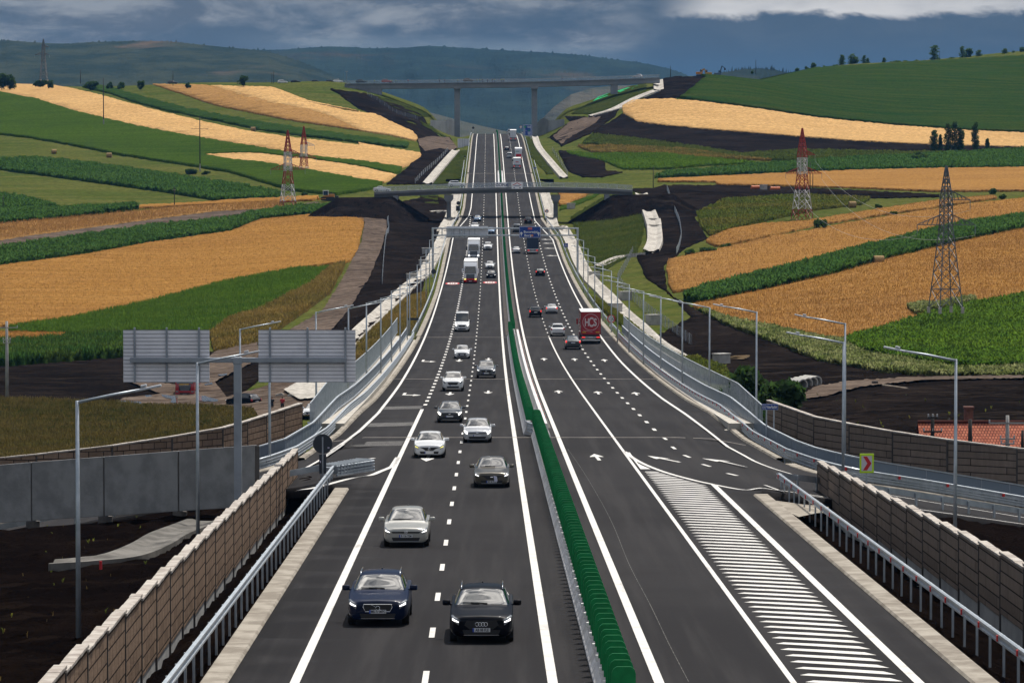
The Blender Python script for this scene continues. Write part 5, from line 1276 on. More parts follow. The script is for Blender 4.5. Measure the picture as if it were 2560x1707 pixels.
retaining('grey concrete wing wall with a pale curved end right of the crest', [at(1370, 302, 1572), at(1411, 298, 1545)], [at(1370, 345, 1572), at(1411, 326, 1545)],
          [(at(1343, 308, 1592), at(1343, 339, 1592)), (at(1349, 300, 1583), at(1349, 342, 1583)), (at(1359, 295, 1576), at(1359, 344, 1576)), (at(1371, 300, 1571), at(1371, 345, 1571))])
# stepped black soil benches beside the far short bridge
M_BLK = M_SOIL
for sgn, nm in ((-1, 'left'), (1, 'right')):
    mb = MB()
    for k in range(5):
        y = 1085 + k * 17; x = float(XC(y)) + sgn * (14.5 + (4 - k) * 2.4); z = float(ZR(y)) - .9 - (4 - k) * .9
        mb.bbox((x, y, z - 1.6), (9 - k, 16, 3.4), .25)
    o = mb.build('soil_bench', M_BLK); tag(o, f'stepped black soil benches {nm} of the far short bridge', kind='structure')

# ------------------------------------------------------------------ sign gantry across the motorway
YG = 712.0
def gantry():
    pl, pr = at(1082, 571, YG), at(1444, 571, YG); zb = float(ZR(YG))
    r = thing('sign_gantry', 'galvanised gantry spanning the whole motorway with signs on its double beam', 'gantry', (0, YG, zb))
    for p in (pl, pr):
        m2 = MB(); m2.bbox((p.x, 0, (p.z - zb) / 2 - .6), (.42, .42, p.z - zb + 1.2), .05); m2.build('column', M_GALV, r)
    z1, z2 = p.z - zb, at(1082, 588.5, YG).z - zb
    for z in (z1, z2): m2 = MB(); m2.bbox((((pl.x + pr.x) / 2), 0, z), (pr.x - pl.x + .4, .34, .28), .04); m2.build('beam', M_GALV, r)
    for kx in (265, 405, 550, 1120, 1265, 1840, 1980, 2125):
        x = at(1060 + kx * .17029, 571, YG).x; m2 = MB(); m2.box((x, 0, (z1 + z2) / 2), (.2, .22, z1 - z2 - .28)); m2.build('web_post', M_GALV, r)
    return r
gan = gantry()
def board(u0, v0, u1, v1, Y, name, label, cat, m, thick=.06, border=None, back=False):
    a, b = at(u0, v0, Y), at(u1, v1, Y); w, h = b.x - a.x, a.z - b.z
    r = thing(name, label, cat, ((a.x + b.x) / 2, Y, (a.z + b.z) / 2))
    m2 = MB(); m2.bbox((0, 0, 0), (w, thick, h), min(.06, w * .08)); m2.build('panel', m, r)
    if border:
        m2 = MB(); t = border
        for c, d in (((0, 0, h / 2 - t * 1.5), (w - t * 2, .01, t)), ((0, 0, -h / 2 + t * 1.5), (w - t * 2, .01, t)), ((-w / 2 + t * 1.5, 0, 0), (t, .01, h - t * 3.9)), ((w / 2 - t * 1.5, 0, 0), (t, .01, h - t * 3.9))):
            m2.box((c[0], -thick / 2 - .006, c[2]), d)
        m2.build('border', M_SWHITE, r)
    return r, w, h
def sign_arrow(r, x, z, s, f, m=None):
    m2 = MB(); m2.prism([(x - s * .13, 0, z - s * .5), (x + s * .13, 0, z - s * .5), (x + s * .13, 0, z + s * .1), (x + s * .38, 0, z - s * .05), (x + s * .38, 0, z + s * .17), (x, 0, z + s * .5), (x - s * .38, 0, z + s * .17), (x - s * .38, 0, z - s * .05), (x - s * .13, 0, z + s * .1)], (0, f - .012, 0), (0, f, 0)); m2.build('arrow', m or M_SWHITE, r)
r, w, h = board(1298, 566, 1352, 594.5, YG - .32, 'direction_sign', 'blue gantry sign reading Bucuresti and Bors over the right carriageway', 'road sign', M_BLUE, border=.05)
f = -.045
lettering('Bucureşti', .62, M_SWHITE, r, (.12, f, .02), .012, 1.12); lettering('Borş', .62, M_SWHITE, r, (-.42, f, -.66), .012, 1.12)
m2 = MB(); m2.bbox((-.0, f, .68), (.84, .02, .44), .05); m2.build('route_badge', M_SRED, r); lettering('DN14', .28, mat('badge_pink', (.62, .40, .38), None, .5), r, (0, f - .014, .68), .008)
sign_arrow(r, -w * .40, -.35, .75, f); sign_arrow(r, w * .40, -.35, .75, f)
m2 = MB(); m2.tube([(.42, f + .01, -.66), (.42, f - .012, -.66)], .22, 16); m2.build('roundel', mat('roundel_orange', (.65, .25, .12), None, .5), r)
M_PANEL = mat('sign_back_grey', (.60, .61, .65), (.52, .53, .57), .55, 0, scale=.5)
r, w, h = board(1116, 566, 1220.5, 594.5, YG + .35, 'gantry_sign', 'pale back of the wide gantry sign over the left carriageway', 'road sign', M_PANEL)
m2 = MB()
for x in (-.32, -.19, -.07, .05, .18): m2.box((x * w, -.06, 0), (.09, .08, h * .98))
o = m2.build('support_rail', M_STEEL, r)
m2 = MB()
for k in range(7): m2.box((0, -.035, -h / 2 + h * (k + .5) / 7), (w, .012, .03))
m2.build('plank_seam', M_STEEL, r)
# ------------------------------------------------------------------ cantilever T sign on the left, seen from behind
YT = 183.0
def tsign():
    zb = float(G(at(594, 900, YT).x, YT)); c = at(594, 900, YT)
    r = thing('cantilever_sign_post', 'tall steel T-shaped post holding two sign panels seen from behind', 'sign post', (c.x, YT, zb)); H = c.z - zb
    m2 = MB(); m2.bbox((0, 0, H / 2 - .3), (.38, .38, H + .6), .03); m2.build('post', M_STEEL, r)
    a, b = at(325, 900, YT), at(867, 900, YT)
    m2 = MB(); m2.bbox(((a.x + b.x) / 2 - c.x, 0, H), (b.x - a.x, .26, .25), .03); m2.build('crossbar', M_STEEL, r)
    m2 = MB(); m2.bbox((0, 0, H - .02), (.46, .44, .34), .03); m2.build('joint_box', M_STEEL, r)
    return r
tsign()
for (u0, u1, sup, nm) in ((308, 524, (336, 416, 497), 'left back panel on the cantilever post, faced with grey planks'), (646, 889, (674.5, 768.5, 863), 'right back panel on the cantilever post, slightly wider, grey planks')):
    r, w, h = board(u0, 825, u1, 955, YT + .25, 'direction_board', nm, 'road sign', M_ALU, .05)
    m2 = MB(); nn = 14
    for k in range(nn + 1): m2.box((0, -.034, -h / 2 + h * k / nn), (w, .022, .022))
    m2.build('plank_seam', mat('seam_grey', (.13, .14, .17), None, .6), r)
    m2 = MB()
    for u in sup: m2.bbox((at(u, 900, YT).x - r.location.x, -.075, .05), (.10, .10, h * 1.06), .015)
    m2.build('support_rail', M_STEEL, r)
    m2 = MB(); m2.box((w * .42, -.036, -h * .44), (.12, .01, .09)); m2.build('sticker', M_SWHITE, r)

# ------------------------------------------------------------------ road signs on posts
def post_sign(u, v, vbase, Y, label, shape, size, face=None, pole=.045, zoff=None, name='road_sign', lean=0.0):
    c = at(u, v, Y); zb = at(u, vbase, Y).z if vbase else float(G(c.x, Y))
    r = thing(name, label, 'road sign', (c.x, Y, zb)); H = c.z - zb
    m2 = MB(); m2.tube([(0, .05, -.3), (0, .05, H + (size if shape == 'disc' else size[1] * .5) * .6)], pole, 10); m2.build('post', M_GALV, r)
    return r, H
def disc(r, H, rad, m, rim=None, name='plate', y=0.0):
    m2 = MB(); m2.tube([(0, y + .012, H), (0, y - .012, H)], rad, 28); m2.build(name, m, r)
    if rim:
        m2 = MB(); n = 28
        for k in range(n):
            a0, a1 = 6.2832 * k / n, 6.2832 * (k + 1) / n
            m2.add([(math.cos(a) * q, y - .017, H + math.sin(a) * q) for q, a in ((rad * .76, a0), (rad, a0), (rad, a1), (rad * .76, a1))], [(0, 1, 2, 3)])
        m2.build('rim', rim, r)
r, H = post_sign(806.7, 1109, 1222, 186.5, 'dark back of a round sign with a narrow plate below it at the left gore', 'disc', .5)
disc(r, H, .50, M_SBACK); m2 = MB(); m2.bbox((0, 0, H - 1.03), (.37, .03, 1.0), .03); m2.build('lower_plate', M_SBACK, r)
m2 = MB(); m2.box((.30, -.02, H - .20), (.10, .01, .06)); m2.box((-.12, -.025, H - .92), (.06, .01, .10)); m2.build('sticker', mat('sticker', (.45, .42, .55), None, .6), r)
m2 = MB(); m2.tube([(0, -.04, 0), (0, -.04, H + .35)], .04, 8); m2.build('post', M_STEEL, r)
r, H = post_sign(1528, 797, 835, 495, 'round red-rimmed speed sign reading 120 beside the right fence', 'disc', .48)
disc(r, H, .56, M_SWHITE, M_SRED); lettering('120', .62, M_SBLACK, r, (0, -.022, H), .012, .95)
m2 = MB(); m2.box((0, 0, H - .9), (.5, .02, .3)); m2.build('lower_plate', M_SWHITE, r)
r, H = post_sign(1084, 679, 712, 668, 'small dark back of a round sign below the gantry on the left verge', 'disc', .45); disc(r, H, .47, M_SBACK)
r, H = post_sign(1367, 528, 553, 890, 'round red-rimmed speed sign beside the right pier of the overbridge', 'disc', .45); disc(r, H, .46, M_SWHITE, M_SRED); lettering('130', .45, M_SBLACK, r, (0, -.022, H), .012, .95)
r, H = post_sign(1146, 508, 548, 905, 'dark back of a round sign above a plate beside the left overbridge pier', 'disc', .45); disc(r, H, .48, M_SBACK); m2 = MB(); m2.bbox((-.1, 0, H - 1.3), (1.0, .03, 1.3), .03); m2.build('lower_plate', M_SBACK, r)
r, H = post_sign(1183, 320, 334, 1535, 'small dark round sign back at the left end of the crest', 'disc', .45); disc(r, H, .50, M_SBACK)
r, H = post_sign(1302, 318, 334, 1535, 'small round red-rimmed sign beside the blue panel at the crest', 'disc', .45); disc(r, H, .50, M_SWHITE, M_SRED)
def rect_sign(u0, v0, u1, v1, vb, Y, name, label, m, posts=(0,), border=None, pw=.05):
    r, w, h = board(u0, v0, u1, v1, Y, name, label, 'road sign', m, .04, border)
    zb = at((u0 + u1) / 2, vb, Y).z - r.location.z
    for x in posts: m2 = MB(); m2.tube([(x * w, .06, zb - .3), (x * w, .06, h * .45)], pw, 8); m2.build('post', M_GALV, r)
    return r, w, h
r, w, h = rect_sign(1904, 1009.5, 1945.5, 1024.5, 1085, 243, 'place_name_sign', 'blue sign reading Valea Racilor at the end of the right fence', M_BLUE, (-.2, .25), .012)
lettering('Valea Racilor', .27, M_SWHITE, r, (.12, -.028, 0), .006, .50)
m2 = MB()
for k in (-1, 0, 1):
    m2.tube([(-w * .46 + i * .035, -.024, k * .10 + .018 * math.sin(i * 1.6)) for i in range(8)], .014, 5)
m2.build('wave_symbol', M_SWHITE, r)
M_FLUO = mat('fluorescent_yellow', (.50, .75, .01), None, .5)
r, w, h = rect_sign(2149, 1133.5, 2184.5, 1182, 1250, 207, 'chevron_sign', 'fluorescent bordered chevron board with a red arrowhead pointing right', M_FLUO, (0,))
m2 = MB(); m2.box((0, -.026, 0), (w * .74, .012, h * .78)); m2.build('face', mat('chevron_white', (.56, .52, .56), None, .5), r)
m2 = MB(); m2.prism([(-w * .26, 0, h * .36), (w * .02, 0, h * .36), (w * .33, 0, 0), (w * .02, 0, -h * .36), (-w * .26, 0, -h * .36), (w * .04, 0, 0)], (0, -.04, 0), (0, -.033, 0)); m2.build('chevron', M_SRED, r)
r, w, h = rect_sign(1018, 794.5, 1047, 800.5, 835, 505, 'direction_board', 'low dark back of a long sign at the left end of the viaduct fence', M_SBACK, (-.4, .4))
r, w, h = rect_sign(1410, 608, 1420, 618, 640, 650, 'lane_sign', 'small blue lane sign on the right verge beyond the gantry foot', M_BLUE, (0,))
m2 = MB(); m2.box((-.12, -.03, 0), (.07, .01, .5)); m2.box((.14, -.03, -.05), (.07, .01, .4)); m2.build('symbol', M_SWHITE, r)
r, w, h = rect_sign(1308, 312, 1330.5, 340, 347, 1455, 'route_sign', 'large blue route sign standing beside the crest', M_BLUE, (-.35, .35), .1, .12)
m2 = MB(); m2.box((-w * .30, -.04, h * .30), (.9, .02, .7)); m2.box((w * .14, -.04, -h * .02), (.7, .02, .4)); m2.build('green_badge', mat('sign_green', (.01, .25, .08), None, .5), r)
m2 = MB(); m2.box((-w * .30, -.03, -h * .1), (.12, .02, h * .5)); m2.box((-w * .15, -.03, -h * .02), (.7, .02, .1))
for k, q in enumerate((.34, .24, -.18, -.27, -.36)): m2.box((w * .15, -.03, h * q), (w * (.4 - .04 * k), .02, .24))
m2.build('lettering', mat('sign_pale', (.45, .5, .6), None, .5), r)
r, w, h = rect_sign(1144, 347, 1174, 373, 386, 1400, 'direction_board', 'pale grey back of a large sign left of the carriageway near the crest', M_PANEL, (-.3, .3), None, .1)
m2 = MB()
for x in (-.3, -.1, .1, .3): m2.box((x * w, -.04, 0), (.12, .05, h))
m2.build('support_rail', M_STEEL, r)
r, w, h = rect_sign(1334, 419, 1341, 422, 432, 1110, 'place_name_sign', 'tiny blue sign by the far short bridge on the right', M_BLUE, (0,))
r, w, h = rect_sign(1160, 390, 1165, 393, 404, 1290, 'direction_board', 'tiny dark sign back on the left grass slope below the crest', M_SBACK, (0,))

# ------------------------------------------------------------------ street lamps
M_LED = mat('lamp_grey', (.50, .52, .55), None, .4, .3)
def make_lamp(H, arm, side, label, loc):
    r = thing('street_lamp', label, 'street lamp', loc, 0, 'street lamps along the carriageways')
    m2 = MB(); m2.tube([(0, 0, -.5), (0, 0, H * .5), (0, 0, H)], [.095, .08, .06], 10); m2.build('pole', M_GALV, r, True)
    m2 = MB(); m2.tube([(0, 0, H - .06), (side * arm * .5, 0, H + .19), (side * arm, 0, H + .40)], [.055, .05, .045], 8); m2.build('arm', M_GALV, r, True)
    m2 = MB(); c = Vector((side * (arm + .18), 0, H + .44)); t = Matrix.Rotation(-side * .21, 4, 'Y')
    m2.bbox(c, (.95, .24, .085), .03, M=t); m2.bbox(c + Vector((-side * .15, 0, .08)), (.22, .14, .09), .03, M=t); m2.build('lamp_head', M_LED, r)
    return r
near_l = [(193, 1001.6, 127, 2.3), (493, 906, 172, 2.3), (673.5, 861, 216, 2.3), (600, 822, 262, 2.3), (790, 780, 285, 2.3), (871, 770, 312, 2.3), (916, 757, 338, 2.2), (952, 745, 366, 2.2), (978.5, 727, 398, 2.2), (1000, 713, 430, 2.2), (1018, 697, 466, 2.2), (1024, 681, 490, 2.2), (1043, 662, 530, 2.2), (1052, 642, 575, 2.2), (1065, 624, 612, 2.2), (1074, 600, 655, 2.2)]
near_r = [(2390, 898, 158, 2.5), (2109, 855, 200, 2.5), (2113, 808, 226, 2.5), (1891.5, 779, 262, 2.5), (1774, 768, 300, 2.4), (1706, 754, 332, 2.4), (1652, 741, 362, 2.3), (1609, 728, 392, 2.3), (1573, 711, 426, 2.3), (1544, 695, 458, 2.3), (1528.5, 677, 492, 2.2), (1507, 661, 530, 2.2), (1487, 642, 575, 2.2), (1470, 622, 615, 2.2), (1459, 601, 650, 2.2)]
wl = ['rising behind the near brown noise wall, first from the bottom left', 'in front of the left back panel of the cantilever sign', 'in front of the right back panel of the cantilever sign', 'standing behind the cantilever sign near the mud yard', 'by the lower end of the left tall fence', 'sixth', 'seventh', 'eighth', 'ninth', 'tenth', 'eleventh', 'twelfth', 'thirteenth', 'fourteenth', 'fifteenth', 'farthest']
wr = ['rising behind the near right noise wall, nearest the right edge', 'shorter of two in one line behind the right noise wall', 'taller of two in one line beside the chevron board', 'behind the bushy tree on the right', 'fifth', 'sixth', 'seventh', 'eighth', 'ninth', 'tenth', 'eleventh', 'twelfth', 'thirteenth', 'fourteenth', 'farthest']
for lst, side, ws, sn in ((near_l, 1, wl, 'left'), (near_r, -1, wr, 'right')):
    for (u, v, Y, arm), wd in zip(lst, ws):
        c = at(u, v, Y); zb = float(G(c.x, Y)); on_deck = abs(c.x - float(XC(Y))) < 16 and 236 < Y < 479
        if on_deck: zb = float(ZR(Y)) - .4
        zb = min(zb, c.z - 7.5)
        lab = f'galvanised street lamp {wd}' if len(wd.split()) > 2 else f'{wd} galvanised street lamp from the bottom along the {sn} side of the road'
        make_lamp(c.z - zb, arm, side, lab, (c.x, Y, zb))
# ------------------------------------------------------------------ vehicles
def paint(name, c, metal=.0, rough=.28, coat=.7, spec=.3):
    if name in MATS: return MATS[name]
    m, nt, b = pbsdf(name, c, rough, metal, .5)
    b.inputs['Coat Weight'].default_value = coat; b.inputs['Coat Roughness'].default_value = .06; b.inputs['Specular IOR Level'].default_value = spec
    MATS[name] = m; return m
def glass():
    m, nt, b = pbsdf('car_glass', (.012, .016, .018), .02, 0, .9); b.inputs['Coat Weight'].default_value = .6; b.inputs['Coat Roughness'].default_value = .01
    MATS['car_glass'] = m; return m
M_GLASS = glass()
M_TYRE = mat('tyre_rubber', (.012, .012, .013), None, .85)
M_RIM = mat('wheel_rim', (.32, .33, .35), None, .35, .7)
M_BLACK = mat('black_trim', (.010, .010, .012), None, .45)
M_CHROME = mat('chrome', (.75, .76, .78), None, .12, .95)
M_LAMP = mat('headlamp_glass', (.30, .32, .34), (.10, .11, .12), .08, .2, scale=14, objspace=True)
M_LIT = mat('lit_headlamp', (.8, .8, .8), None, .2, emit=((1.0, .95, .85), 3.0))
M_DRL = mat('daytime_light', (.8, .8, .8), None, .2, emit=((1.0, .98, .95), 2.2))
M_YEL = mat('amber_light', (.7, .6, .1), None, .2, emit=((1.0, .9, .25), 1.3))
M_TAIL = mat('tail_lamp', (.28, .008, .008), None, .15)
M_TAILON = mat('lit_tail_lamp', (.5, .01, .01), None, .2, emit=((1.0, .05, .04), .8))
M_PLATE = mat('number_plate', (.55, .56, .58), None, .4)
M_PBLUE = mat('plate_blue', (.02, .06, .35), None, .4)
STY = {
 'estate': dict(L=4.9, W=.94, H=1.47, hf=.80, hc=1.00, yc=1.02, yr=.22, yq=-1.75, yb=-2.22, hb=1.02, zb=.20, wr=.655),
 'suv': dict(L=4.65, W=.94, H=1.68, hf=.93, hc=1.13, yc=1.00, yr=.30, yq=-1.65, yb=-2.10, hb=1.15, zb=.26, wr=.66),
 'hatch': dict(L=4.2, W=.89, H=1.46, hf=.76, hc=.98, yc=1.02, yr=.22, yq=-1.35, yb=-1.92, hb=1.0, zb=.19, wr=.64),
 'sedan': dict(L=4.65, W=.90, H=1.45, hf=.76, hc=.96, yc=1.00, yr=.15, yq=-1.0, yb=-1.68, hb=1.04, zb=.18, wr=.63),
 'coupe_suv': dict(L=4.75, W=.95, H=1.62, hf=.90, hc=1.10, yc=1.0, yr=.22, yq=-.8, yb=-2.0, hb=1.16, zb=.24, wr=.64),
 'van': dict(L=5.9, W=1.0, H=2.62, hf=1.05, hc=1.38, yc=2.22, yr=1.42, yq=-2.86, yb=-2.92, hb=1.4, zb=.28, wr=.82),
 'minivan': dict(L=4.8, W=.95, H=1.95, hf=.95, hc=1.2, yc=1.55, yr=.75, yq=-2.2, yb=-2.36, hb=1.2, zb=.22, wr=.78),
}
class Surf:
    def __init__(s, st):
        L_, W, H, hf, hc, zb = st['L'] / 2, st['W'], st['H'], st['hf'], st['hc'], st['zb']; wr = st['wr'] / .94 * 1.0
        yc, yr, yq, yb, hb = st['yc'], st['yr'], st['yq'], st['yb'], st['hb']; r = st['wr']
        ym = (L_ - .9 + yc) / 2 if L_ - .9 > yc else yc + .05
        s.st = [  # y, w, zb, zs, wg, wr, zr
            (L_, .70 * W, zb + .08, hf - .13, .62 * W, .48 * W, hf - .07),
            (L_ - .07, .87 * W, zb, hf - .07, .74 * W, .56 * W, hf),
            (L_ - .32, .965 * W, zb, hf - .01, .85 * W, .64 * W, hf + .05),
            (max(L_ - .9, yc + .25), W, zb, hf + (hc - hf) * .45, .89 * W, .70 * W, hf + (hc - hf) * .62),
            (yc, W, zb, hc - .05, .87 * W, .78 * W, hc),
            (yr, W, zb, hc - .02, .87 * W, r * W + .02, H - .05),
            ((yr * .6 + yq * .4), W, zb, hc, .88 * W, r * W + .03, H),
            (yq, W, zb, hc + .03, .86 * W, r * W, H - .05),
            (yb, .98 * W, zb, min(hc + .03, hb), .82 * W, .72 * W, hb),
            (-L_ + .16, .965 * W, zb + .04, hb - .07, .80 * W, .70 * W, hb - .02),
            (-L_ + .04, .88 * W, zb + .10, hb - .16, .72 * W, .6 * W, hb - .09),
            (-L_, .80 * W, zb + .14, hb - .22, .66 * W, .55 * W, hb - .14)]
        s.C = np.array([s.ring(*q) for q in s.st])           # (12, 10, 3)
    @staticmethod
    def ring(y, w, zb, zs, wg, wr, zr):
        k = min(1.0, (zr - zs) / .4)
        return [(0, y, zb), (.8 * w, y, zb), (.975 * w, y, zb + .12), (w, y, zb + .5 * (zs - zb)), (.985 * w, y, zs), (wg, y, zs + .04 * k + .01),
                (wg + (wr - wg) * .5, y, zs + (zr - zs) * .52), (wr, y, zr - .055 * k - .004), (.74 * wr, y, zr - .012 * k), (0, y, zr + .012)]
    @staticmethod
    def cr(P, x, ten=.35):
        n = len(P); i = np.clip(np.floor(x).astype(int), 0, n - 2); t = (x - i)[:, None]
        if P.ndim == 3: t = t[:, None]
        p0, p1, p2, p3 = P[np.maximum(i - 1, 0)], P[i], P[i + 1], P[np.minimum(i + 2, n - 1)]
        m1, m2 = (p2 - p0) * ten, (p3 - p1) * ten
        return (2 * t ** 3 - 3 * t ** 2 + 1) * p1 + (t ** 3 - 2 * t ** 2 + t) * m1 + (-2 * t ** 3 + 3 * t ** 2) * p2 + (t ** 3 - t ** 2) * m2
    def pts(s, sv, tv):
        """surface points for paired arrays"""
        R_ = s.cr(s.C, np.asarray(sv, float))                # (n,10,3)
        out = np.empty((len(sv), 3))
        for k in range(len(sv)): out[k] = s.cr(R_[k], np.array([tv[k]]))[0]
        return out
    def body(s):
        ns, nt = 45, 28; sv = np.linspace(0, 11, ns); tv = np.linspace(0, 9, nt)
        Rr = s.cr(s.C, sv); G_ = np.stack([s.cr(Rr[k], tv) for k in range(ns)])       # ns,nt,3
        Lf = G_[:, ::-1][:, 1:-1].copy(); Lf[..., 0] *= -1
        A = np.concatenate([G_, Lf], 1); m = A.shape[1]; V = A.reshape(-1, 3)
        F = [(i * m + j, (i + 1) * m + j, (i + 1) * m + (j + 1) % m, i * m + (j + 1) % m) for i in range(ns - 1) for j in range(m)]
        for e, fl in ((0, False), (ns - 1, True)):
            for j in range(nt - 1):
                a, b = e * m + j, e * m + j + 1; c, d = e * m + (m - j - 1) % m if j + 1 < nt - 1 else e * m + nt - 1, e * m + (m - j) % m
                q = [a, b, c, d]; q = list(dict.fromkeys(q))
                if len(q) > 2: F.append(tuple(q if fl else q[::-1]))
        return V, F
    def patch(s, f, ns, nt, off, side=1, through=False):
        """f(a,b)->(s,t); a, b in 0..1; a raised skin following the body"""
        a, b = np.meshgrid(np.linspace(0, 1, ns), np.linspace(0, 1, nt), indexing='ij'); sv, tv = f(a.ravel(), b.ravel())
        sgn = np.where(tv > 9, -1.0, 1.0); t2 = np.where(tv > 9, 18 - tv, tv)
        P = s.pts(sv, t2); e = 1e-2
        Pa = s.pts(np.clip(sv + e, 0, 11), t2) - s.pts(np.clip(sv - e, 0, 11), t2); Pb = s.pts(sv, np.clip(t2 + e, 0, 9)) - s.pts(sv, np.clip(t2 - e, 0, 9))
        nrm = np.cross(Pa, Pb); ctr = np.array([0, 0, .7]); nrm /= np.maximum(np.linalg.norm(nrm, axis=1), 1e-9)[:, None]
        flip = ((P - ctr) * nrm * np.array([1, .2, 1])).sum(1) < 0; nrm[flip] *= -1
        P = P + nrm * off; P[:, 0] *= sgn * side
        F = [(i * nt + j, (i + 1) * nt + j, (i + 1) * nt + j + 1, i * nt + j + 1) for i in range(ns - 1) for j in range(nt - 1)]
        return P, F
def lerp(a, b, t): return a + (b - a) * t
CACHE = {}
def style_meshes(sty):
    if sty in CACHE: return CACHE[sty]
    st = STY[sty]; S = Surf(st); d = {}
    def keep(nm, V, F, smooth=True):
        me = bpy.data.meshes.new(nm); me.from_pydata([tuple(v) for v in V], [], [tuple(f) for f in F])
        bm = bmesh.new(); bm.from_mesh(me); bmesh.ops.remove_doubles(bm, verts=bm.verts, dist=.0005); bmesh.ops.recalc_face_normals(bm, faces=bm.faces); bm.to_mesh(me); bm.free()
        if smooth: me.polygons.foreach_set('use_smooth', [True] * len(me.polygons))
        d[nm] = me
    keep('body', *S.body())
    keep('windscreen', *S.patch(lambda a, b: (4.06 + a * .88, lerp(lerp(5.35, 7.15, a), 18 - lerp(5.35, 7.15, a), b)), 9, 15, .008))
    rw = (7.12, 7.9) if sty != 'van' else (7.2, 7.95)
    keep('rear_window', *S.patch(lambda a, b: (lerp(rw[0], rw[1], a), lerp(lerp(7.05, 5.9, a), 18 - lerp(7.05, 5.9, a), b)), 7, 13, .008))
    s1 = 7.0 if sty != 'van' else 5.35
    for sd, nm in ((1, 'side_window_a'), (-1, 'side_window_b')):
        keep(nm, *S.patch(lambda a, b: (lerp(4.42, s1, a), lerp(5.2, np.minimum(6.85, 5.35 + np.maximum(0, lerp(4.42, s1, a) - 4.2) * 2.2), b)), 12, 5, .006, sd))
        keep('lamp_a' if sd > 0 else 'lamp_b', *S.patch(lambda a, b: (lerp(.10, 2.0, a), lerp(lerp(3.35, 4.0, a), 4.55, b)), 8, 5, .010, sd))
        keep('drl_a' if sd > 0 else 'drl_b', *S.patch(lambda a, b: (lerp(.12, 1.35, a), lerp(lerp(3.66, 3.70, a), lerp(3.80, 3.98, a), b)), 7, 3, .018, sd))
        keep('tail_a' if sd > 0 else 'tail_b', *S.patch(lambda a, b: (lerp(8.9, 10.95, a), lerp(3.45, 4.6, b)), 8, 5, .010, sd))
    # wheel
    Rw = .34 if sty not in ('suv', 'coupe_suv', 'van', 'minivan') else .37
    mb = MB(); n = 24; prof = [(-.11, Rw * .62), (-.11, Rw * .93), (-.08, Rw), (.08, Rw), (.11, Rw * .93), (.11, Rw * .62)]
    for k in range(n):
        a = 6.2832 * k / n; mb.v += [(x, math.cos(a) * q, math.sin(a) * q) for x, q in prof]
    m = len(prof)
    for k in range(n):
        for j in range(m - 1): mb.f.append((k * m + j, ((k + 1) % n) * m + j, ((k + 1) % n) * m + j + 1, k * m + j + 1))
    keep('wheel', mb.v, mb.f)
    mb = MB(); mb.tube([(-.085, 0, 0), (.085, 0, 0)], Rw * .18, 10)
    for k in range(10):
        a = 6.2832 * k / 10; mb.bar((.085, 0, 0), (.085, math.cos(a) * Rw * .62, math.sin(a) * Rw * .62), .03, .06); mb.bar((-.085, 0, 0), (-.085, math.cos(a) * Rw * .62, math.sin(a) * Rw * .62), .03, .06)
    keep('rim', mb.v, mb.f, False)
    mb = MB(); mb.bbox((0, 0, 0), (.24, .12, .17), .06); mb.bar((-.10, 0, -.04), (-.2, .02, -.09), .05, .05); keep('mirror', mb.v, mb.f)
    d['_'] = (S, Rw); CACHE[sty] = d; return d
def emblem(r, kind, x, y, z, s):
    def ring(cx, cz, R0, th, mb, n=18):
        mb.tube([(cx + R0 * math.cos(6.2832 * k / n), y, cz + R0 * math.sin(6.2832 * k / n)) for k in range(n + 1)], th, 5, cap=False)
    mb = MB()
    if kind == 'rings':
        for k in range(4): ring(x + (k - 1.5) * .085, z, .055, .009, mb)
    elif kind == 'bar_ring':
        ring(x, z, .065, .009, mb); mb.tube([(x - .19, y, z - .10), (x - .045, y, z - .03)], .006, 5); mb.tube([(x + .045, y, z + .03), (x + .19, y, z + .10)], .006, 5)
    elif kind == 'vw':
        ring(x, z, .06, .008, mb); mb.tube([(x - .045, y, z + .04), (x - .012, y, z - .04), (x, y, z), (x + .012, y, z - .04), (x + .045, y, z + .04)], .007, 5)
    elif kind == 'diamond':
        mb.tube([(x, y, z + .10), (x + .06, y, z), (x, y, z - .10), (x - .06, y, z), (x, y, z + .10)], .016, 5)
    elif kind == 'oval': mb.bbox((x, y, z), (.15, .02, .06), .02)
    elif kind == 'star': ring(x, z, .08, .01, mb); mb.tube([(x, y, z), (x, y, z + .08)], .008, 4); mb.tube([(x, y, z), (x - .07, y, z - .04)], .008, 4); mb.tube([(x, y, z), (x + .07, y, z - .04)], .008, 4)
    else: mb.bbox((x, y, z), (.12, .02, .07), .02)
    return mb.build('emblem', M_CHROME, r, True)
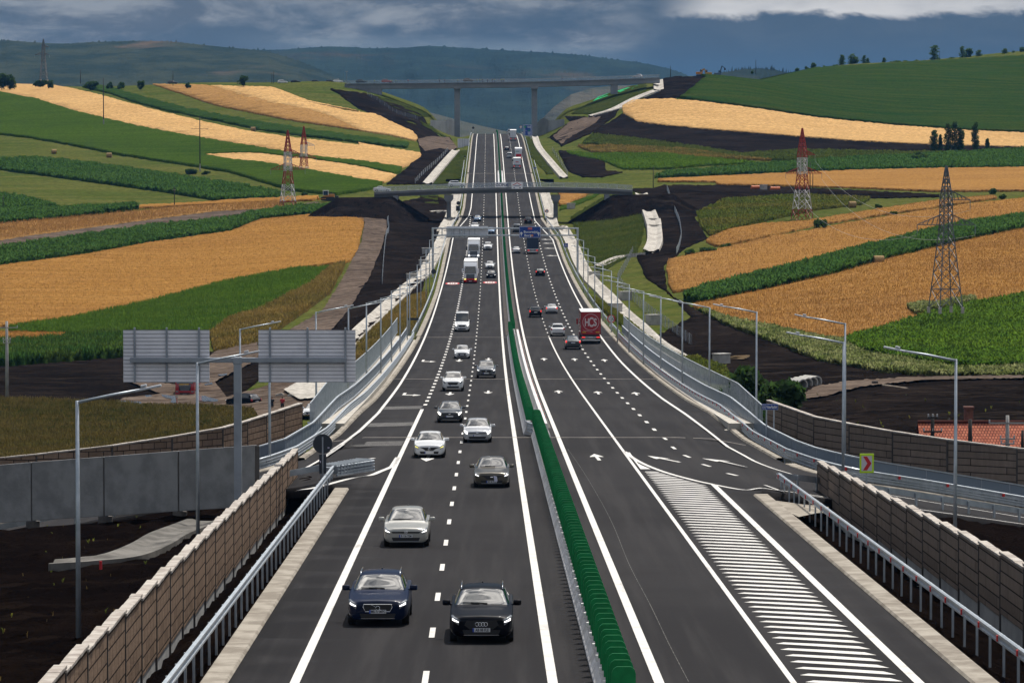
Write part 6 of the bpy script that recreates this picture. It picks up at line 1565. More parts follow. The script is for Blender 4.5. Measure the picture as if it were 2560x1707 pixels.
def make_car(sty, pm, label, cat, loc, heading, grade, front=True, emb=None, plate=None, lights='drl', grille='wide', rails=False, detail=2, group=None, tail=None, name='car', tint=None):
    D = style_meshes(sty); st = STY[sty]; S, Rw = D['_']; Lh, W, H, hf, hb, zb = st['L'] / 2, st['W'], st['H'], st['hf'], st['hb'], st['zb']
    r = thing(name, label, cat, loc, 0, group); r.rotation_euler = (math.atan(grade) if abs(heading) < 1 else -math.atan(grade), 0, heading)
    def add(nm, key, m, par=None, loc=None):
        me = D[key]
        if not me.materials: me.materials.append(m)
        o = bpy.data.objects.new(nm, me); COL.objects.link(o); o.parent = par or r
        if loc is not None: o.location = loc
        if me.materials[0] != m: o.material_slots[0].link = 'OBJECT'; o.material_slots[0].material = m
        return o
    add('body', 'body', pm); add('windscreen', 'windscreen', M_GLASS); add('rear_window', 'rear_window', M_GLASS)
    add('side_window', 'side_window_a', M_GLASS); add('side_window', 'side_window_b', M_GLASS)
    wb = Lh - .92 if sty != 'van' else Lh - 1.0
    for x in (-1, 1):
        for y in (wb, -wb + .05):
            w = add('wheel', 'wheel', M_TYRE, None, (x * (W - .105), y, Rw - .01))
            if detail > 1: add('rim', 'rim', M_RIM, w)
        m_ = add('mirror', 'mirror', pm if rails or sty != 'van' else M_BLACK, None, (x * (W + .12), st['yc'] - .32, st['hc'] + .05))
        if x < 0: m_.scale = (-1, 1, 1)
    for q in ('a', 'b'):
        add('headlight', 'lamp_' + q, {'lit': M_LIT}.get(lights, M_LAMP))
        if lights in ('drl', 'yel') and detail > 0: add('daytime_light', 'drl_' + q, M_YEL if lights == 'yel' else M_DRL)
        add('taillight', 'tail_' + q, tail or M_TAIL)
    yf = Lh + .012
    # front face pieces
    def plate_poly(nm, P, y, m, th=.02):
        mb = MB(); mb.prism([(a, 0, b) for a, b in P], (0, y - th, 0), (0, y + th * .4, 0)); return mb.build(nm, m, r)
    if grille == 'wide': plate_poly('grille', [(-.46, hf - .14), (.46, hf - .14), (.42, hf - .30), (.30, hf - .36), (-.30, hf - .36), (-.42, hf - .30)], yf, M_BLACK)
    elif grille == 'hex': plate_poly('grille', [(-.44, hf - .12), (.44, hf - .12), (.50, hf - .26), (.34, zb + .22), (-.34, zb + .22), (-.50, hf - .26)], yf, M_BLACK)
    elif grille == 'slim': plate_poly('grille', [(-.58, hf - .135), (.58, hf - .135), (.52, hf - .20), (-.52, hf - .20)], yf, M_BLACK)
    elif grille == 'vee': plate_poly('grille', [(-.56, hf - .14), (.56, hf - .14), (.40, hf - .21), (.22, hf - .33), (-.22, hf - .33), (-.40, hf - .21)], yf, M_BLACK)
    elif grille == 'framed':
        plate_poly('grille', [(-.43, hf - .11), (.43, hf - .11), (.45, hf - .20), (.38, hf - .34), (-.38, hf - .34), (-.45, hf - .20)], yf, M_BLACK)
        mb = MB(); P = [(-.43, hf - .11), (.43, hf - .11), (.45, hf - .20), (.38, hf - .34), (-.38, hf - .34), (-.45, hf - .20), (-.43, hf - .11)]
        mb.tube([(a, yf + .012, b) for a, b in P], .012, 5, cap=False); mb.build('grille_frame', M_CHROME, r)
    plate_poly('lower_intake', [(-.56, zb + .20), (.56, zb + .20), (.50, zb + .06), (-.50, zb + .06)], Lh + .008, M_BLACK)
    if detail > 1:
        mb = MB(); mb.bar((-.52, Lh + .012, zb + .05), (.52, Lh + .012, zb + .05), .02, .02); mb.build('bumper_trim', M_CHROME if rails else M_STEEL, r)
        mb = MB(); mb.bbox((0, -.02, 0), (.04, .16, .07), .02); o = mb.build('roof_aerial', M_BLACK, r); o.location = (0, st['yq'] + .35, H + .01)
        mb = MB()
        for sg in (-1, 1): mb.tube([(sg * .12 - .05, st['yc'] - .05, st['hc'] + .055), (sg * .12 + .45, st['yc'] - .09, st['hc'] + .075)], .012, 5)
        mb.build('wiper', M_BLACK, r)
    if emb: emblem(r, emb, 0, yf + .02, hf - (.23 if grille in ('framed', 'wide', 'vee', 'hex') else .16), 1)
    zp = zb + .26 if grille in ('wide', 'slim', 'framed') else zb + .30
    if grille == 'vee': zp = zb + .13
    if grille == 'hex': zp = hf - .40
    for y, rz, zz in ((yf + .012, 0, zp), (-Lh - .012, math.pi, hb - .34 if sty in ('sedan', 'coupe_suv') else hb - .36)):
        mb = MB(); mb.bbox((0, 0, 0), (.52, .02, .115), .008); pl = mb.build('number_plate', M_PLATE, r); pl.location = (0, y, zz); pl.rotation_euler = (0, 0, rz + math.pi)
        if detail > 0: mb = MB(); mb.box((-.237, -.013, 0), (.046, .008, .112)); mb.build('blue_band', M_PBLUE, pl)
        if plate and rz == 0:
            o = lettering(plate, .115, M_SBLACK, pl, (.02, -.014, 0), .003, .80)
    mb = MB(); mb.box((0, -Lh + .02, zb + .18), (W * 1.5, .1, .12)); mb.build('rear_bumper', M_BLACK, r)
    if rails:
        for sg in (-1, 1):
            mb = MB(); x = sg * (st['wr'] * W + .0); mb.tube([(x, st['yr'] - .05, H - .05), (x, st['yr'] - .22, H + .03), (x, st['yq'] + .3, H + .045), (x, st['yq'] + .1, H - .02)], .017, 6); mb.build('roof_rail', M_CHROME, r, True)
    return r
def gradeY(y): return float(ZR(y + 1) - ZR(y - 1)) / 2
def on_road(u, v, Lh):
    p = rp(u, v); y = p.y + Lh; x = p.x + (float(XC(y)) - float(XC(p.y))); return (x, y, float(RS(x, y)) + .012)
def car(sty, pm, label, cat, s, oncoming=True, **kw):
    u, v = px(s)[0]; L_ = STY[sty]['L'] / 2; loc = on_road(u, v, L_ - .6)
    return make_car(sty, pm, label, cat, loc, math.pi if oncoming else 0.0, gradeY(loc[1]), **kw)
P_NAVY = paint('navy_paint', (.004, .009, .030), .0, .4, .28, .05); P_BLACK = paint('black_paint_gloss', (.0025, .003, .006), .0, .4, .20, .04); P_BEIGE = paint('warm_grey_paint', (.33, .325, .30), .2)
P_BRONZE = paint('bronze_paint', (.085, .075, .058), .55); P_WHITE = paint('white_paint', (.62, .63, .64)); P_SILVER = paint('silver_paint', (.46, .47, .49), .35)
P_DGREY = paint('dark_grey_paint', (.055, .06, .066), .4); P_MGREY = paint('mid_grey_paint', (.10, .11, .125), .4); P_BLUE = paint('steel_blue_paint', (.10, .17, .28), .4); P_RED = paint('red_car_paint', (.28, .02, .015), .1); P_TAN = paint('tan_paint', (.10, .075, .055), .3)
GL_, GR_ = 'cars driving towards the viewer', 'cars driving away on the right carriageway'
car('estate', P_NAVY, 'dark navy estate car with a framed grille and roof rails, front row left', 'car', 'H 306,1188', emb='bar_ring', plate='MS 77 MTC', grille='framed', rails=True, group=GL_)
car('estate', P_BLACK, 'black estate car with four linked rings on its grille, front row right', 'car', 'H 980,1298', emb='rings', plate='AB 08 FLE', grille='hex', rails=True, group=GL_)
car('hatch', P_BEIGE, 'pale grey hatchback alone in the slow lane behind the navy estate', 'car', 'H 487,676', emb='vw', plate='B 136 TEM', grille='slim', group=GL_)
bz = car('sedan', P_BRONZE, 'bronze-grey saloon with swept daytime lights in the fast lane', 'car', 'H 1045,290', emb='oval', plate='MS 40 FXD', grille='vee', group=GL_)
mb = MB(); mb.prism([(-.30, 0, .34), (-.14, 0, .30), (-.10, 0, .62), (-.26, 0, .58)], (0, STY['sedan']['L'] / 2 + .045, 0), (0, STY['sedan']['L'] / 2 + .055, 0)); mb.build('paper_tag', mat('paper_lilac', (.55, .55, .68), None, .7), bz)
car('hatch', P_WHITE, 'white hatchback with C-shaped yellow lights and a diamond badge', 'car', 'E 638,1552', emb='diamond', grille='vee', lights='yel', group=GL_)
car('hatch', P_SILVER, 'silver hatchback with lit round headlamps and trapezoid lower grilles', 'car', 'E 951,1452', emb='oval', grille='slim', lights='lit', group=GL_)
car('hatch', P_DGREY, 'old dark grey hatchback with bright headlamps in the slow lane', 'car', 'E 770,1322', emb='oval', grille='slim', lights='lit', group=GL_)
car('suv', P_MGREY, 'grey sport utility vehicle in the fast lane with hooked daytime lights', 'car', 'E 1008,1034', grille='wide', emb='oval', group=GL_, detail=1)
car('suv', P_WHITE, 'white raised hatchback with a black roof rack and grille bar', 'car', 'E 791,1118', grille='wide', lights='none', rails=True, group=GL_, detail=1)
car('hatch', P_WHITE, 'white hatchback just in front of the white delivery van', 'car', 'E 850,905', grille='wide', group=GL_, detail=1)
car('van', P_WHITE, 'tall white delivery van in the slow lane', 'van', 'E 850,730', grille='wide', emb='star', lights='lit', detail=1, name='van')
car('sedan', P_BLACK, 'dark saloon with bright twin lamps beside the first white lorry', 'car', 'K 986,1030', grille='slim', lights='drl', group=GL_, detail=1)
car('sedan', P_WHITE, 'white saloon in the fast lane just behind the dark saloon', 'car', 'K 968,893', grille='wide', group=GL_, detail=1)
car('suv', P_WHITE, 'white sport utility vehicle beside the second white lorry', 'car', 'K 938,618', grille='wide', group=GL_, detail=1)
car('sedan', P_BLUE, 'blue and white saloon half hidden behind the pale gantry sign', 'car', 'K 985,380', group=GL_, detail=0, grille='wide')
car('sedan', P_BLUE, 'light blue saloon driving just out of the overbridge shadow', 'car', 'K 787,198', group=GL_, detail=0, grille='slim')
pc = car('suv', P_WHITE, 'white car with a roof light bar just above the pale gantry sign', 'car', 'K 748,320', group=GL_, detail=0, grille='wide')
mb = MB(); mb.bbox((0, .0, STY['suv']['H'] + .08), (1.1, .25, .14), .04); mb.build('roof_light_bar', mat('light_bar_blue', (.03, .05, .12), None, .3), pc)
car('suv', P_BLACK, 'black sport utility vehicle with red tail lamps left of the silver hatchback', 'car', 'E 1330,637', False, tail=M_TAILON, group=GR_, detail=1)
car('sedan', P_SILVER, 'silver hatchback in the middle lane right of the black vehicle', 'car', 'E 1436,612', False, tail=M_TAILON, group=GR_, detail=1)
car('suv', P_WHITE, 'white sport utility vehicle driving away beside the red lorry', 'car', 'E 1475,760', False, tail=M_TAIL, group=GR_, detail=1)
car('coupe_suv', P_DGREY, 'dark grey sloping-roof car right behind the red lorry', 'car', 'E 1575,846', False, tail=M_TAILON, group=GR_, detail=1)
car('sedan', P_BLACK, 'dark hatchback alone between two broken lines below the gantry', 'car', 'K 1708,998', False, tail=M_TAILON, group=GR_, detail=1)
car('sedan', P_SILVER, 'silver saloon in the fast lane left of the dark blue truck', 'car', 'K 1356,668', False, group=GR_, detail=1)
car('minivan', P_MGREY, 'dark grey van half hidden behind the blue gantry sign', 'van', 'K 1362,355', False, group=GR_, detail=0, name='van')
car('suv', P_BLACK, 'dark sport utility vehicle driving away under the overbridge shadow', 'car', 'K 1530,232', False, group=GR_, detail=0)
car('sedan', P_BLACK, 'small dark car far up the slope left of the broken line', 'car', 'J 1216,447', False, group=GR_, detail=0)
car('minivan', P_SILVER, 'small silver van far up the slope left of the white lorry', 'van', 'J 1254,560', False, group=GR_, detail=0, name='van')
car('minivan', P_WHITE, 'white van dipping over the crest behind the far box lorry', 'van', 'J 1258,176', False, group=GR_, detail=0, name='van')

# ------------------------------------------------------------------ lorries
M_TRUCKW = paint('lorry_white', (.60, .62, .66), 0, .4); M_TRUCKR = paint('lorry_red', (.30, .012, .022), 0, .45); M_TARP = mat('white_tarpaulin', (.72, .72, .71), (.64, .64, .64), .6, scale=.5)
M_TARPN = mat('navy_tarpaulin', (.012, .025, .055), (.018, .032, .065), .6, scale=.5)
def lorry_wheels(r, ys, W=1.25, Rw=.5):
    for y in ys:
        for s_ in (-1, 1):
            mb = MB(); mb.tube([(s_ * (W - .34), y, Rw), (s_ * (W - .03), y, Rw)], Rw, 20); w = mb.build('wheel', M_TYRE, r)
            mb = MB(); mb.tube([(s_ * (W - .035), y, Rw), (s_ * (W - .015), y, Rw)], Rw * .55, 14); mb.build('rim', M_RIM, w)
def cab(r, y0, pm, trim, lights, H=3.75):
    """front at +y = y0, 2.3 m long"""
    mb = MB(); P = [(0, .55), (.0, 1.35), (-.05, 1.75), (-.30, 2.85), (-.55, 3.25), (-.95, H), (-2.2, H), (-2.2, .55)]
    mb.prism([(0, y0 + a, b) for a, b in P], (-1.22, 0, 0), (1.22, 0, 0)); o = mb.build('cab', pm, r)
    bm = bmesh.new(); bm.from_mesh(o.data); bmesh.ops.bevel(bm, geom=bm.edges[:], offset=.07, segments=2, affect='EDGES'); bm.to_mesh(o.data); bm.free()
    mb = MB(); mb.prism([(-1.06, y0 - .04, 1.80), (1.06, y0 - .04, 1.80), (1.0, y0 - .265, 2.80), (-1.0, y0 - .265, 2.80)], (0, .0, 0), (0, .03, .008)); mb.build('windscreen', M_GLASS, r)
    mb = MB(); mb.prism([(-.95, y0 - .30, 2.90), (.95, y0 - .30, 2.90), (1.0, y0 - .45, 3.10), (-1.0, y0 - .45, 3.10)], (0, .06, 0), (0, .14, 0)); mb.build('sun_visor', M_BLACK, r)
    for k in range(5):
        mb = MB(); z = 1.62 - k * .16; w = 1.6 - k * .12; mb.bbox((0, y0 + .03, z), (w, .05, .06), .02); mb.build('grille_bar', M_STEEL, r)
    mb = MB(); mb.bbox((0, y0 + .012, 1.28), (1.5, .03, .85), .01); mb.build('grille', M_BLACK, r)
    emblem(r, 'star', 0, y0 + .08, 1.60, 1)
    mb = MB(); mb.bbox((0, y0 + .03, .58), (2.46, .22, .62), .08); mb.build('bumper', trim, r)
    mb = MB(); mb.bbox((0, y0 + .15, .50), (1.3, .02, .26), .01); mb.build('lower_grille', M_BLACK, r)
    mb = MB(); mb.bbox((0, y0 + .165, .42), (.52, .02, .115), .01); mb.build('number_plate', M_PLATE, r)
    for s_ in (-1, 1):
        mb = MB(); mb.bbox((s_ * .98, y0 + .145, .78), (.36, .03, .20), .02); mb.build('headlight', lights, r)
        mb = MB(); mb.bbox((s_ * 1.45, y0 - .25, 2.3), (.24, .14, .75), .05); mb.bar((s_ * 1.2, y0 - .25, 2.6), (s_ * 1.45, y0 - .25, 2.65), .06); mb.build('mirror', pm if trim is M_RED else M_BLACK, r)
def trailer(r, y1, y0, m, top, H=4.0, zb=1.15):
    mb = MB(); mb.bbox((0, (y0 + y1) / 2, (H + zb) / 2), (2.52, y1 - y0, H - zb), .05); mb.build('trailer_box', m, r)
    mb = MB(); mb.bbox((0, (y0 + y1) / 2, H + .015), (2.50, y1 - y0 - .02, .05), .02); mb.build('roof', top, r)
    mb = MB(); mb.box((0, (y0 + y1) / 2, zb - .18), (2.2, y1 - y0 - .2, .3)); mb.build('chassis', M_BLACK, r)
def rear_lights(r, y, z=.82, w=2.3):
    mb = MB(); mb.bbox((0, y - .03, z), (w, .1, .22), .02); mb.build('rear_beam', M_STEEL, r)
    for s_ in (-1, 1): mb = MB(); mb.bbox((s_ * w * .40, y - .09, z), (.42, .04, .16), .02); mb.build('taillight', M_TAILON, r)
    mb = MB(); mb.bbox((0, y - .09, z), (.52, .03, .115), .01); mb.build('number_plate', M_PLATE, r)
    mb = MB(); mb.bbox((0, y - .02, z - .36), (w, .12, .14), .02); mb.build('underrun_bar', M_WHITE, r)
def lorry(label, s, Ln, oncoming, name='lorry'):
    u, v = px(s)[0]; loc = on_road(u, v, Ln / 2 - .3); r = thing(name, label, 'lorry', loc); g = gradeY(loc[1])
    r.rotation_euler = (math.atan(g) if not oncoming else -math.atan(g), 0, math.pi if oncoming else 0); return r
for lab, s, trim, lt in (('nearer white articulated lorry with a red bumper in the slow lane', 'K 684,1106', M_RED, M_YEL), ('farther white articulated lorry with lit headlamps under the gantry', 'K 732,752', M_TRUCKW, M_LIT)):
    r = lorry(lab, s, 15.5, True); cab(r, 7.75, M_TRUCKW, trim, lt); trailer(r, 5.2, -7.75, M_TARP, M_TARP); lorry_wheels(r, (6.4, 2.9, -4.4, -5.7, -7.0)); rear_lights(r, -7.75)
r = lorry('red curtain-side lorry with HCS in a white ring on its back doors', 'E 1693,808', 15.5, False)
trailer(r, 5.2, -7.75, M_TRUCKR, M_TARP); cab(r, 7.75, M_TRUCKR, M_RED, M_LAMP); lorry_wheels(r, (6.4, 2.9, -4.4, -5.7, -7.0)); rear_lights(r, -7.78)
yb = -7.765
mb = MB(); n = 40; mb.tube([(math.cos(6.2832 * k / n) * 1.02, yb, 2.72 + math.sin(6.2832 * k / n) * 1.02) for k in range(n + 1)], .028, 5, cap=False); M_RLOGO = mat('logo_white', (.55, .45, .46), None, .6); mb.build('logo_ring', M_RLOGO, r)
lettering('H', 1.30, M_RLOGO, r, (-.50, yb, 2.66), .045, .62); lettering('C', 1.62, M_RLOGO, r, (.02, yb, 2.66), .045, .60); lettering('S', 1.30, M_RLOGO, r, (.54, yb, 2.66), .045, .66)
for s_ in (-1, 1): mb = MB(); mb.bbox((s_ * .85, yb, 1.45), (.46, .02, .12), .005); mb.build('yellow_marker', mat('marker_yellow', (.55, .32, .02), None, .5), r)
mb = MB()
for k in range(9): mb.box((-.9 + k * .13, yb, 1.66 - k * .02), (.07, .015, .08))
mb.build('lettering', M_RLOGO, r)
mb = MB()
for x in (-1.235, 1.235): mb.box((x, yb, 2.6), (.05, .02, 2.8))
for x in (-.45, .45): mb.box((x, yb - .0, 1.28), (.03, .02, .2))
mb.build('door_frame', mat('door_dark_red', (.12, .008, .012), None, .5), r)
r = lorry('box truck with a dark navy tarpaulin and pale roof edge below the blue sign', 'K 1598,672', 8.5, False, 'truck')
trailer(r, 2.0, -4.25, M_TARPN, M_TARP, 3.75, 1.0); cab(r, 4.25, M_TRUCKW, M_BLACK, M_LAMP, 3.2); lorry_wheels(r, (2.9, -2.4, -3.3)); rear_lights(r, -4.25, .75)
mb = MB(); mb.bbox((0, -4.26, 1.02), (2.5, .04, .12), .01); mb.build('tail_board', M_WHITE, r)
r = lorry('white concrete mixer style truck with a red band, far up the right lane', 'J 1367,712', 8.5, False, 'truck')
trailer(r, 2.0, -4.25, M_TRUCKW, M_TARP, 3.4, 1.2); cab(r, 4.25, M_TRUCKW, M_BLACK, M_LAMP, 3.0); lorry_wheels(r, (2.9, -2.4, -3.3)); rear_lights(r, -4.25, .75)
mb = MB(); mb.bbox((0, -4.27, 2.1), (1.0, .03, .28), .02); mb.build('red_lettering', M_SRED, r)
r = lorry('tall white box lorry with a red lower band ahead of the small white truck', 'J 1388,595', 12.0, False)
trailer(r, 3.6, -6.0, M_TRUCKW, M_TARP, 4.1, 1.2); cab(r, 6.0, M_TRUCKW, M_BLACK, M_LAMP); lorry_wheels(r, (4.6, 1.5, -3.5, -4.8)); rear_lights(r, -6.0)
mb = MB(); mb.bbox((.1, -6.02, 1.75), (1.9, .05, .95), .02); mb.build('red_panel', M_SRED, r)
mb = MB(); mb.box((-.35, -6.02, 3.1), (1.3, .04, .3)); mb.build('lettering', mat('teal_letter', (.15, .3, .33), None, .5), r)
r = lorry('white box lorry with panelled rear doors just below the crest', 'J 1310,305', 12.0, False)
trailer(r, 3.6, -6.0, M_TRUCKW, M_TARP, 4.1, 1.2); cab(r, 6.0, M_TRUCKW, M_BLACK, M_LAMP); lorry_wheels(r, (4.6, 1.5, -3.5, -4.8)); rear_lights(r, -6.0)
mb = MB()
for x in (-1.15, -.4, .4, 1.15): mb.box((x, -6.02, 2.6), (.08, .05, 2.6))
mb.build('door_bars', M_STEEL, r)
# vehicles on the bridges and the ridge road, seen from the side
def side_car(sty, pm, label, u, v, Y, right=True, surf=None, cat='car', **kw):
    p = at(u, v, Y); z = surf if surf is not None else p.z
    return make_car(sty, pm, label, cat, (p.x, Y, z), -math.pi / 2 if right else math.pi / 2, 0.0, detail=0, **kw)
GB = 'cars on the ridge road and the high bridge'
side_car('suv', P_WHITE, 'white estate crossing the low overbridge left of the banners', 1142, 468, YO, True)
side_car('sedan', P_WHITE, 'white car partly seen at the left end of the low overbridge', 955, 479.5, YO, True)
for sty, pm, lab, u, v, rt in (('suv', P_WHITE, 'white car first from the left in the queue before the high bridge', 706.5, 209.5, True), ('suv', P_BLACK, 'dark car second in the queue before the high bridge', 740, 209.5, True), ('suv', P_BLACK, 'dark car third in the queue, alone in a gap before the high bridge', 791, 209.5, True),
        ('suv', P_BLACK, 'dark car parked nose to tail with a white one at the bridge end', 827, 209.5, True), ('suv', P_WHITE, 'white car closest to the left end of the high bridge', 845, 208.5, True), ('suv', P_BLACK, 'black car just onto the left end of the high bridge', 903, 207.5, True),
        ('suv', P_RED, 'red car on the high bridge', 967, 207, True), ('suv', P_TAN, 'dull brown car in the middle of the high bridge', 1171, 204.5, True), ('suv', P_SILVER, 'silver car near the right end of the high bridge', 1594, 194.5, False), ('suv', P_DGREY, 'dark pickup alone far left on the ridge road', 432, 211, True)):
    p = at(u, v, YB if u > 850 else 1648)
    side_car(sty, pm, lab, u, v + (2.5 if u > 850 else 0), YB if u > 850 else 1648, rt, (p.z - .2) if u > 850 else None, group=GB)
# ------------------------------------------------------------------ trees and bushes
def leaf_mat(name, c1, c2):
    m, nt, b = pbsdf(name, c1, .7, 0, .15)
    p = pos(nt); f = sstep(nt, noise(nt, p, .9, 3, .6), .35, .65); cc = mixc(nt, f, c1, c2); nt.links.new(cc, b.inputs['Base Color']); add_translucent(nt, b, cc, .4)
    MATS[name] = m; return m
M_LF_D = leaf_mat('dark_foliage', (.018, .040, .012), (.034, .062, .018)); M_LF_M = leaf_mat('green_foliage', (.030, .060, .014), (.055, .090, .024)); M_LF_P = leaf_mat('poplar_foliage', (.024, .050, .014), (.050, .082, .022))
M_BARK = mat('tree_bark', (.07, .052, .038), (.04, .03, .022), .9, scale=4)
def leaf_quads(P, size, r2):
    n = len(P); a = r2.normal(size=(n, 3)); a /= np.linalg.norm(a, axis=1)[:, None]; b = np.cross(a, r2.normal(size=(n, 3))); b /= np.linalg.norm(b, axis=1)[:, None]
    s = size * (.6 + .8 * r2.random(n))[:, None]; V = np.stack([P + a * s, P + b * s * .55, P - a * s, P - b * s * .55], 1).reshape(-1, 3)
    return V, np.arange(4 * n).reshape(n, 4)
def plant(name, label, cat, loc, h, w, shape, m, seed, nleaf=700, group=None, leaf=None, trunk=True):
    r2 = np.random.default_rng(seed); r = thing(name, label, cat, loc, 0, group); pts = []
    if shape == 'poplar':
        nb = 14; cz = np.linspace(.14, .95, nb)
        for z in cz:
            rad = w * .5 * (1 - abs(z - .45) ** 1.7 * 1.5) * (.8 + .4 * r2.random()); rad = max(rad, w * .10)
            k = nleaf // nb; q = r2.normal(size=(k, 3)); q /= np.linalg.norm(q, axis=1)[:, None]; q *= (.45 + .55 * r2.random((k, 1)))
            pts.append(q * [rad, rad, h * .075] + [r2.normal() * w * .08, r2.normal() * w * .08, z * h])
    else:
        nb = 13 if shape == 'tree' else 9
        for i in range(nb):
            an = r2.random() * 6.28; rr = w * .34 * math.sqrt(r2.random())
            z = h * (.30 + .55 * r2.random()) if shape == 'tree' else h * (.15 + .55 * r2.random())
            cap = 1 - max(0, (z / h - .55)) * 1.3
            c = np.array([math.cos(an) * rr * cap, math.sin(an) * rr * cap, z]); rad = w * (.16 + .12 * r2.random())
            k = nleaf // nb; q = r2.normal(size=(k, 3)); q /= np.linalg.norm(q, axis=1)[:, None]; q *= (.5 + .5 * r2.random((k, 1)))
            pts.append(c + q * [rad, rad, min(rad, h * .20)])
    P = np.concatenate(pts); P[:, 2] = np.maximum(P[:, 2], .05 * h)
    V, F = leaf_quads(P, leaf or max(.22, w * .062), r2); link('crown', mesh_np('crown', V, F), m, r)
    if trunk:
        mb = MB(); tr = max(.06, h * .018); mb.tube([(0, 0, -.6), (0, 0, h * .3), (.02 * w, 0, h * .8)], [tr * 1.3, tr, tr * .25], 7)
        for k in range(5):
            an = k * 1.3 + seed; z = h * (.25 + .1 * k); mb.tube([(0, 0, z), (math.cos(an) * w * .28, math.sin(an) * w * .28, z + h * .14)], [tr * .5, tr * .12], 5)
        mb.build('trunk', M_BARK, r)
    return r
def plant_px(name, label, cat, crop, x, ytop, ybot, wpx, shape, m, seed, Y=None, n=700, group=None, trunk=True):
    c = CROPS[crop]; u, v0, v1 = c[0] + x * c[2], c[1] + ytop * c[2], c[1] + ybot * c[2]
    if Y is None:
        p = tq(u, v1)
        if p is None: p = at(u, v1, 1950.)
    else: p = at(u, v1, Y); p.z = min(p.z, float(G(p.x, Y)) + .3)
    h = (at(u, v0, p.y).z - p.z); w = wpx * c[2] * p.y / FPX
    return plant(name, label, cat, (p.x, p.y, p.z - .1), h, w, shape, m, seed, n, group, trunk=trunk)
for i, (x, a, b, w, lb) in enumerate(((1765, 850, 1006, 62, 'slim poplar at the left end of the poplar group'), (1805, 880, 1000, 30, 'thin short poplar between the left one and the big clump'), (1856, 806, 1004, 60, 'tall poplar on the left of the dense clump'), (1900, 795, 1004, 66, 'tallest poplar in the middle of the dense clump'), (1938, 830, 1002, 56, 'poplar on the right of the dense clump'), (2033, 800, 992, 56, 'lone tall poplar right of the clump'), (2114, 905, 990, 32, 'small poplar farthest right by the wheat edge'))):
    plant_px('poplar_tree', lb, 'tree', 'C', x, a, b, w, 'poplar', M_LF_P, 20 + i, 1330, 2600, 'poplars below the wheat strip')
sky_t = [(935, 430, 462, 34, 'bush'), (977, 408, 460, 34, 'tree'), (1020, 435, 456, 30, 'bush'), (1050, 428, 455, 32, 'bush'), (1120, 424, 450, 40, 'bush'), (1162, 367, 444, 44, 'poplar'), (1238, 355, 443, 64, 'tree'), (1307, 370, 437, 34, 'poplar'), (1331, 388, 437, 26, 'poplar'), (1437, 385, 434, 28, 'poplar'), (1520, 400, 427, 80, 'bush'), (1577, 397, 424, 48, 'bush'), (1636, 392, 422, 54, 'bush'), (1692, 395, 420, 50, 'bush'), (1766, 305, 411, 56, 'poplar'), (1800, 380, 411, 40, 'bush'), (1880, 372, 404, 60, 'bush'), (1950, 310, 404, 44, 'poplar'), (1990, 318, 403, 66, 'tree'), (2055, 335, 397, 40, 'poplar'), (2228, 325, 386, 44, 'poplar'), (2283, 340, 380, 36, 'tree'), (2316, 352, 380, 40, 'bush'), (2344, 312, 376, 44, 'tree'), (870, 445, 462, 30, 'bush'), (576, 460, 480, 22, 'bush'), (2165, 368, 390, 36, 'bush'), (2115, 370, 394, 24, 'bush')]
kinds = {'bush': ('bush', 'rounded bush'), 'tree': ('broadleaf_tree', 'broad tree'), 'poplar': ('poplar_tree', 'slender tree')}
ordn = ['first', 'second', 'third', 'fourth', 'fifth', 'sixth', 'seventh', 'eighth', 'ninth', 'tenth', 'eleventh', 'twelfth', 'thirteenth', 'fourteenth', 'fifteenth', 'sixteenth', 'seventeenth', 'eighteenth']
cnt = {}
for i, (x, a, b, w, k) in enumerate(sorted(sky_t)):
    cnt[k] = cnt.get(k, 0) + 1
    plant_px(kinds[k][0], f'{kinds[k][1]} on the right skyline, {ordn[cnt[k] - 1]} of its kind from the left', 'bush' if k == 'bush' else 'tree', 'C', x, a - 8, b + 3, w * 1.15, k, M_LF_M, 60 + i, None if x < 600 else 1935 + (x - 600) * .08, 1300, 'trees along the right skyline', k != 'bush')
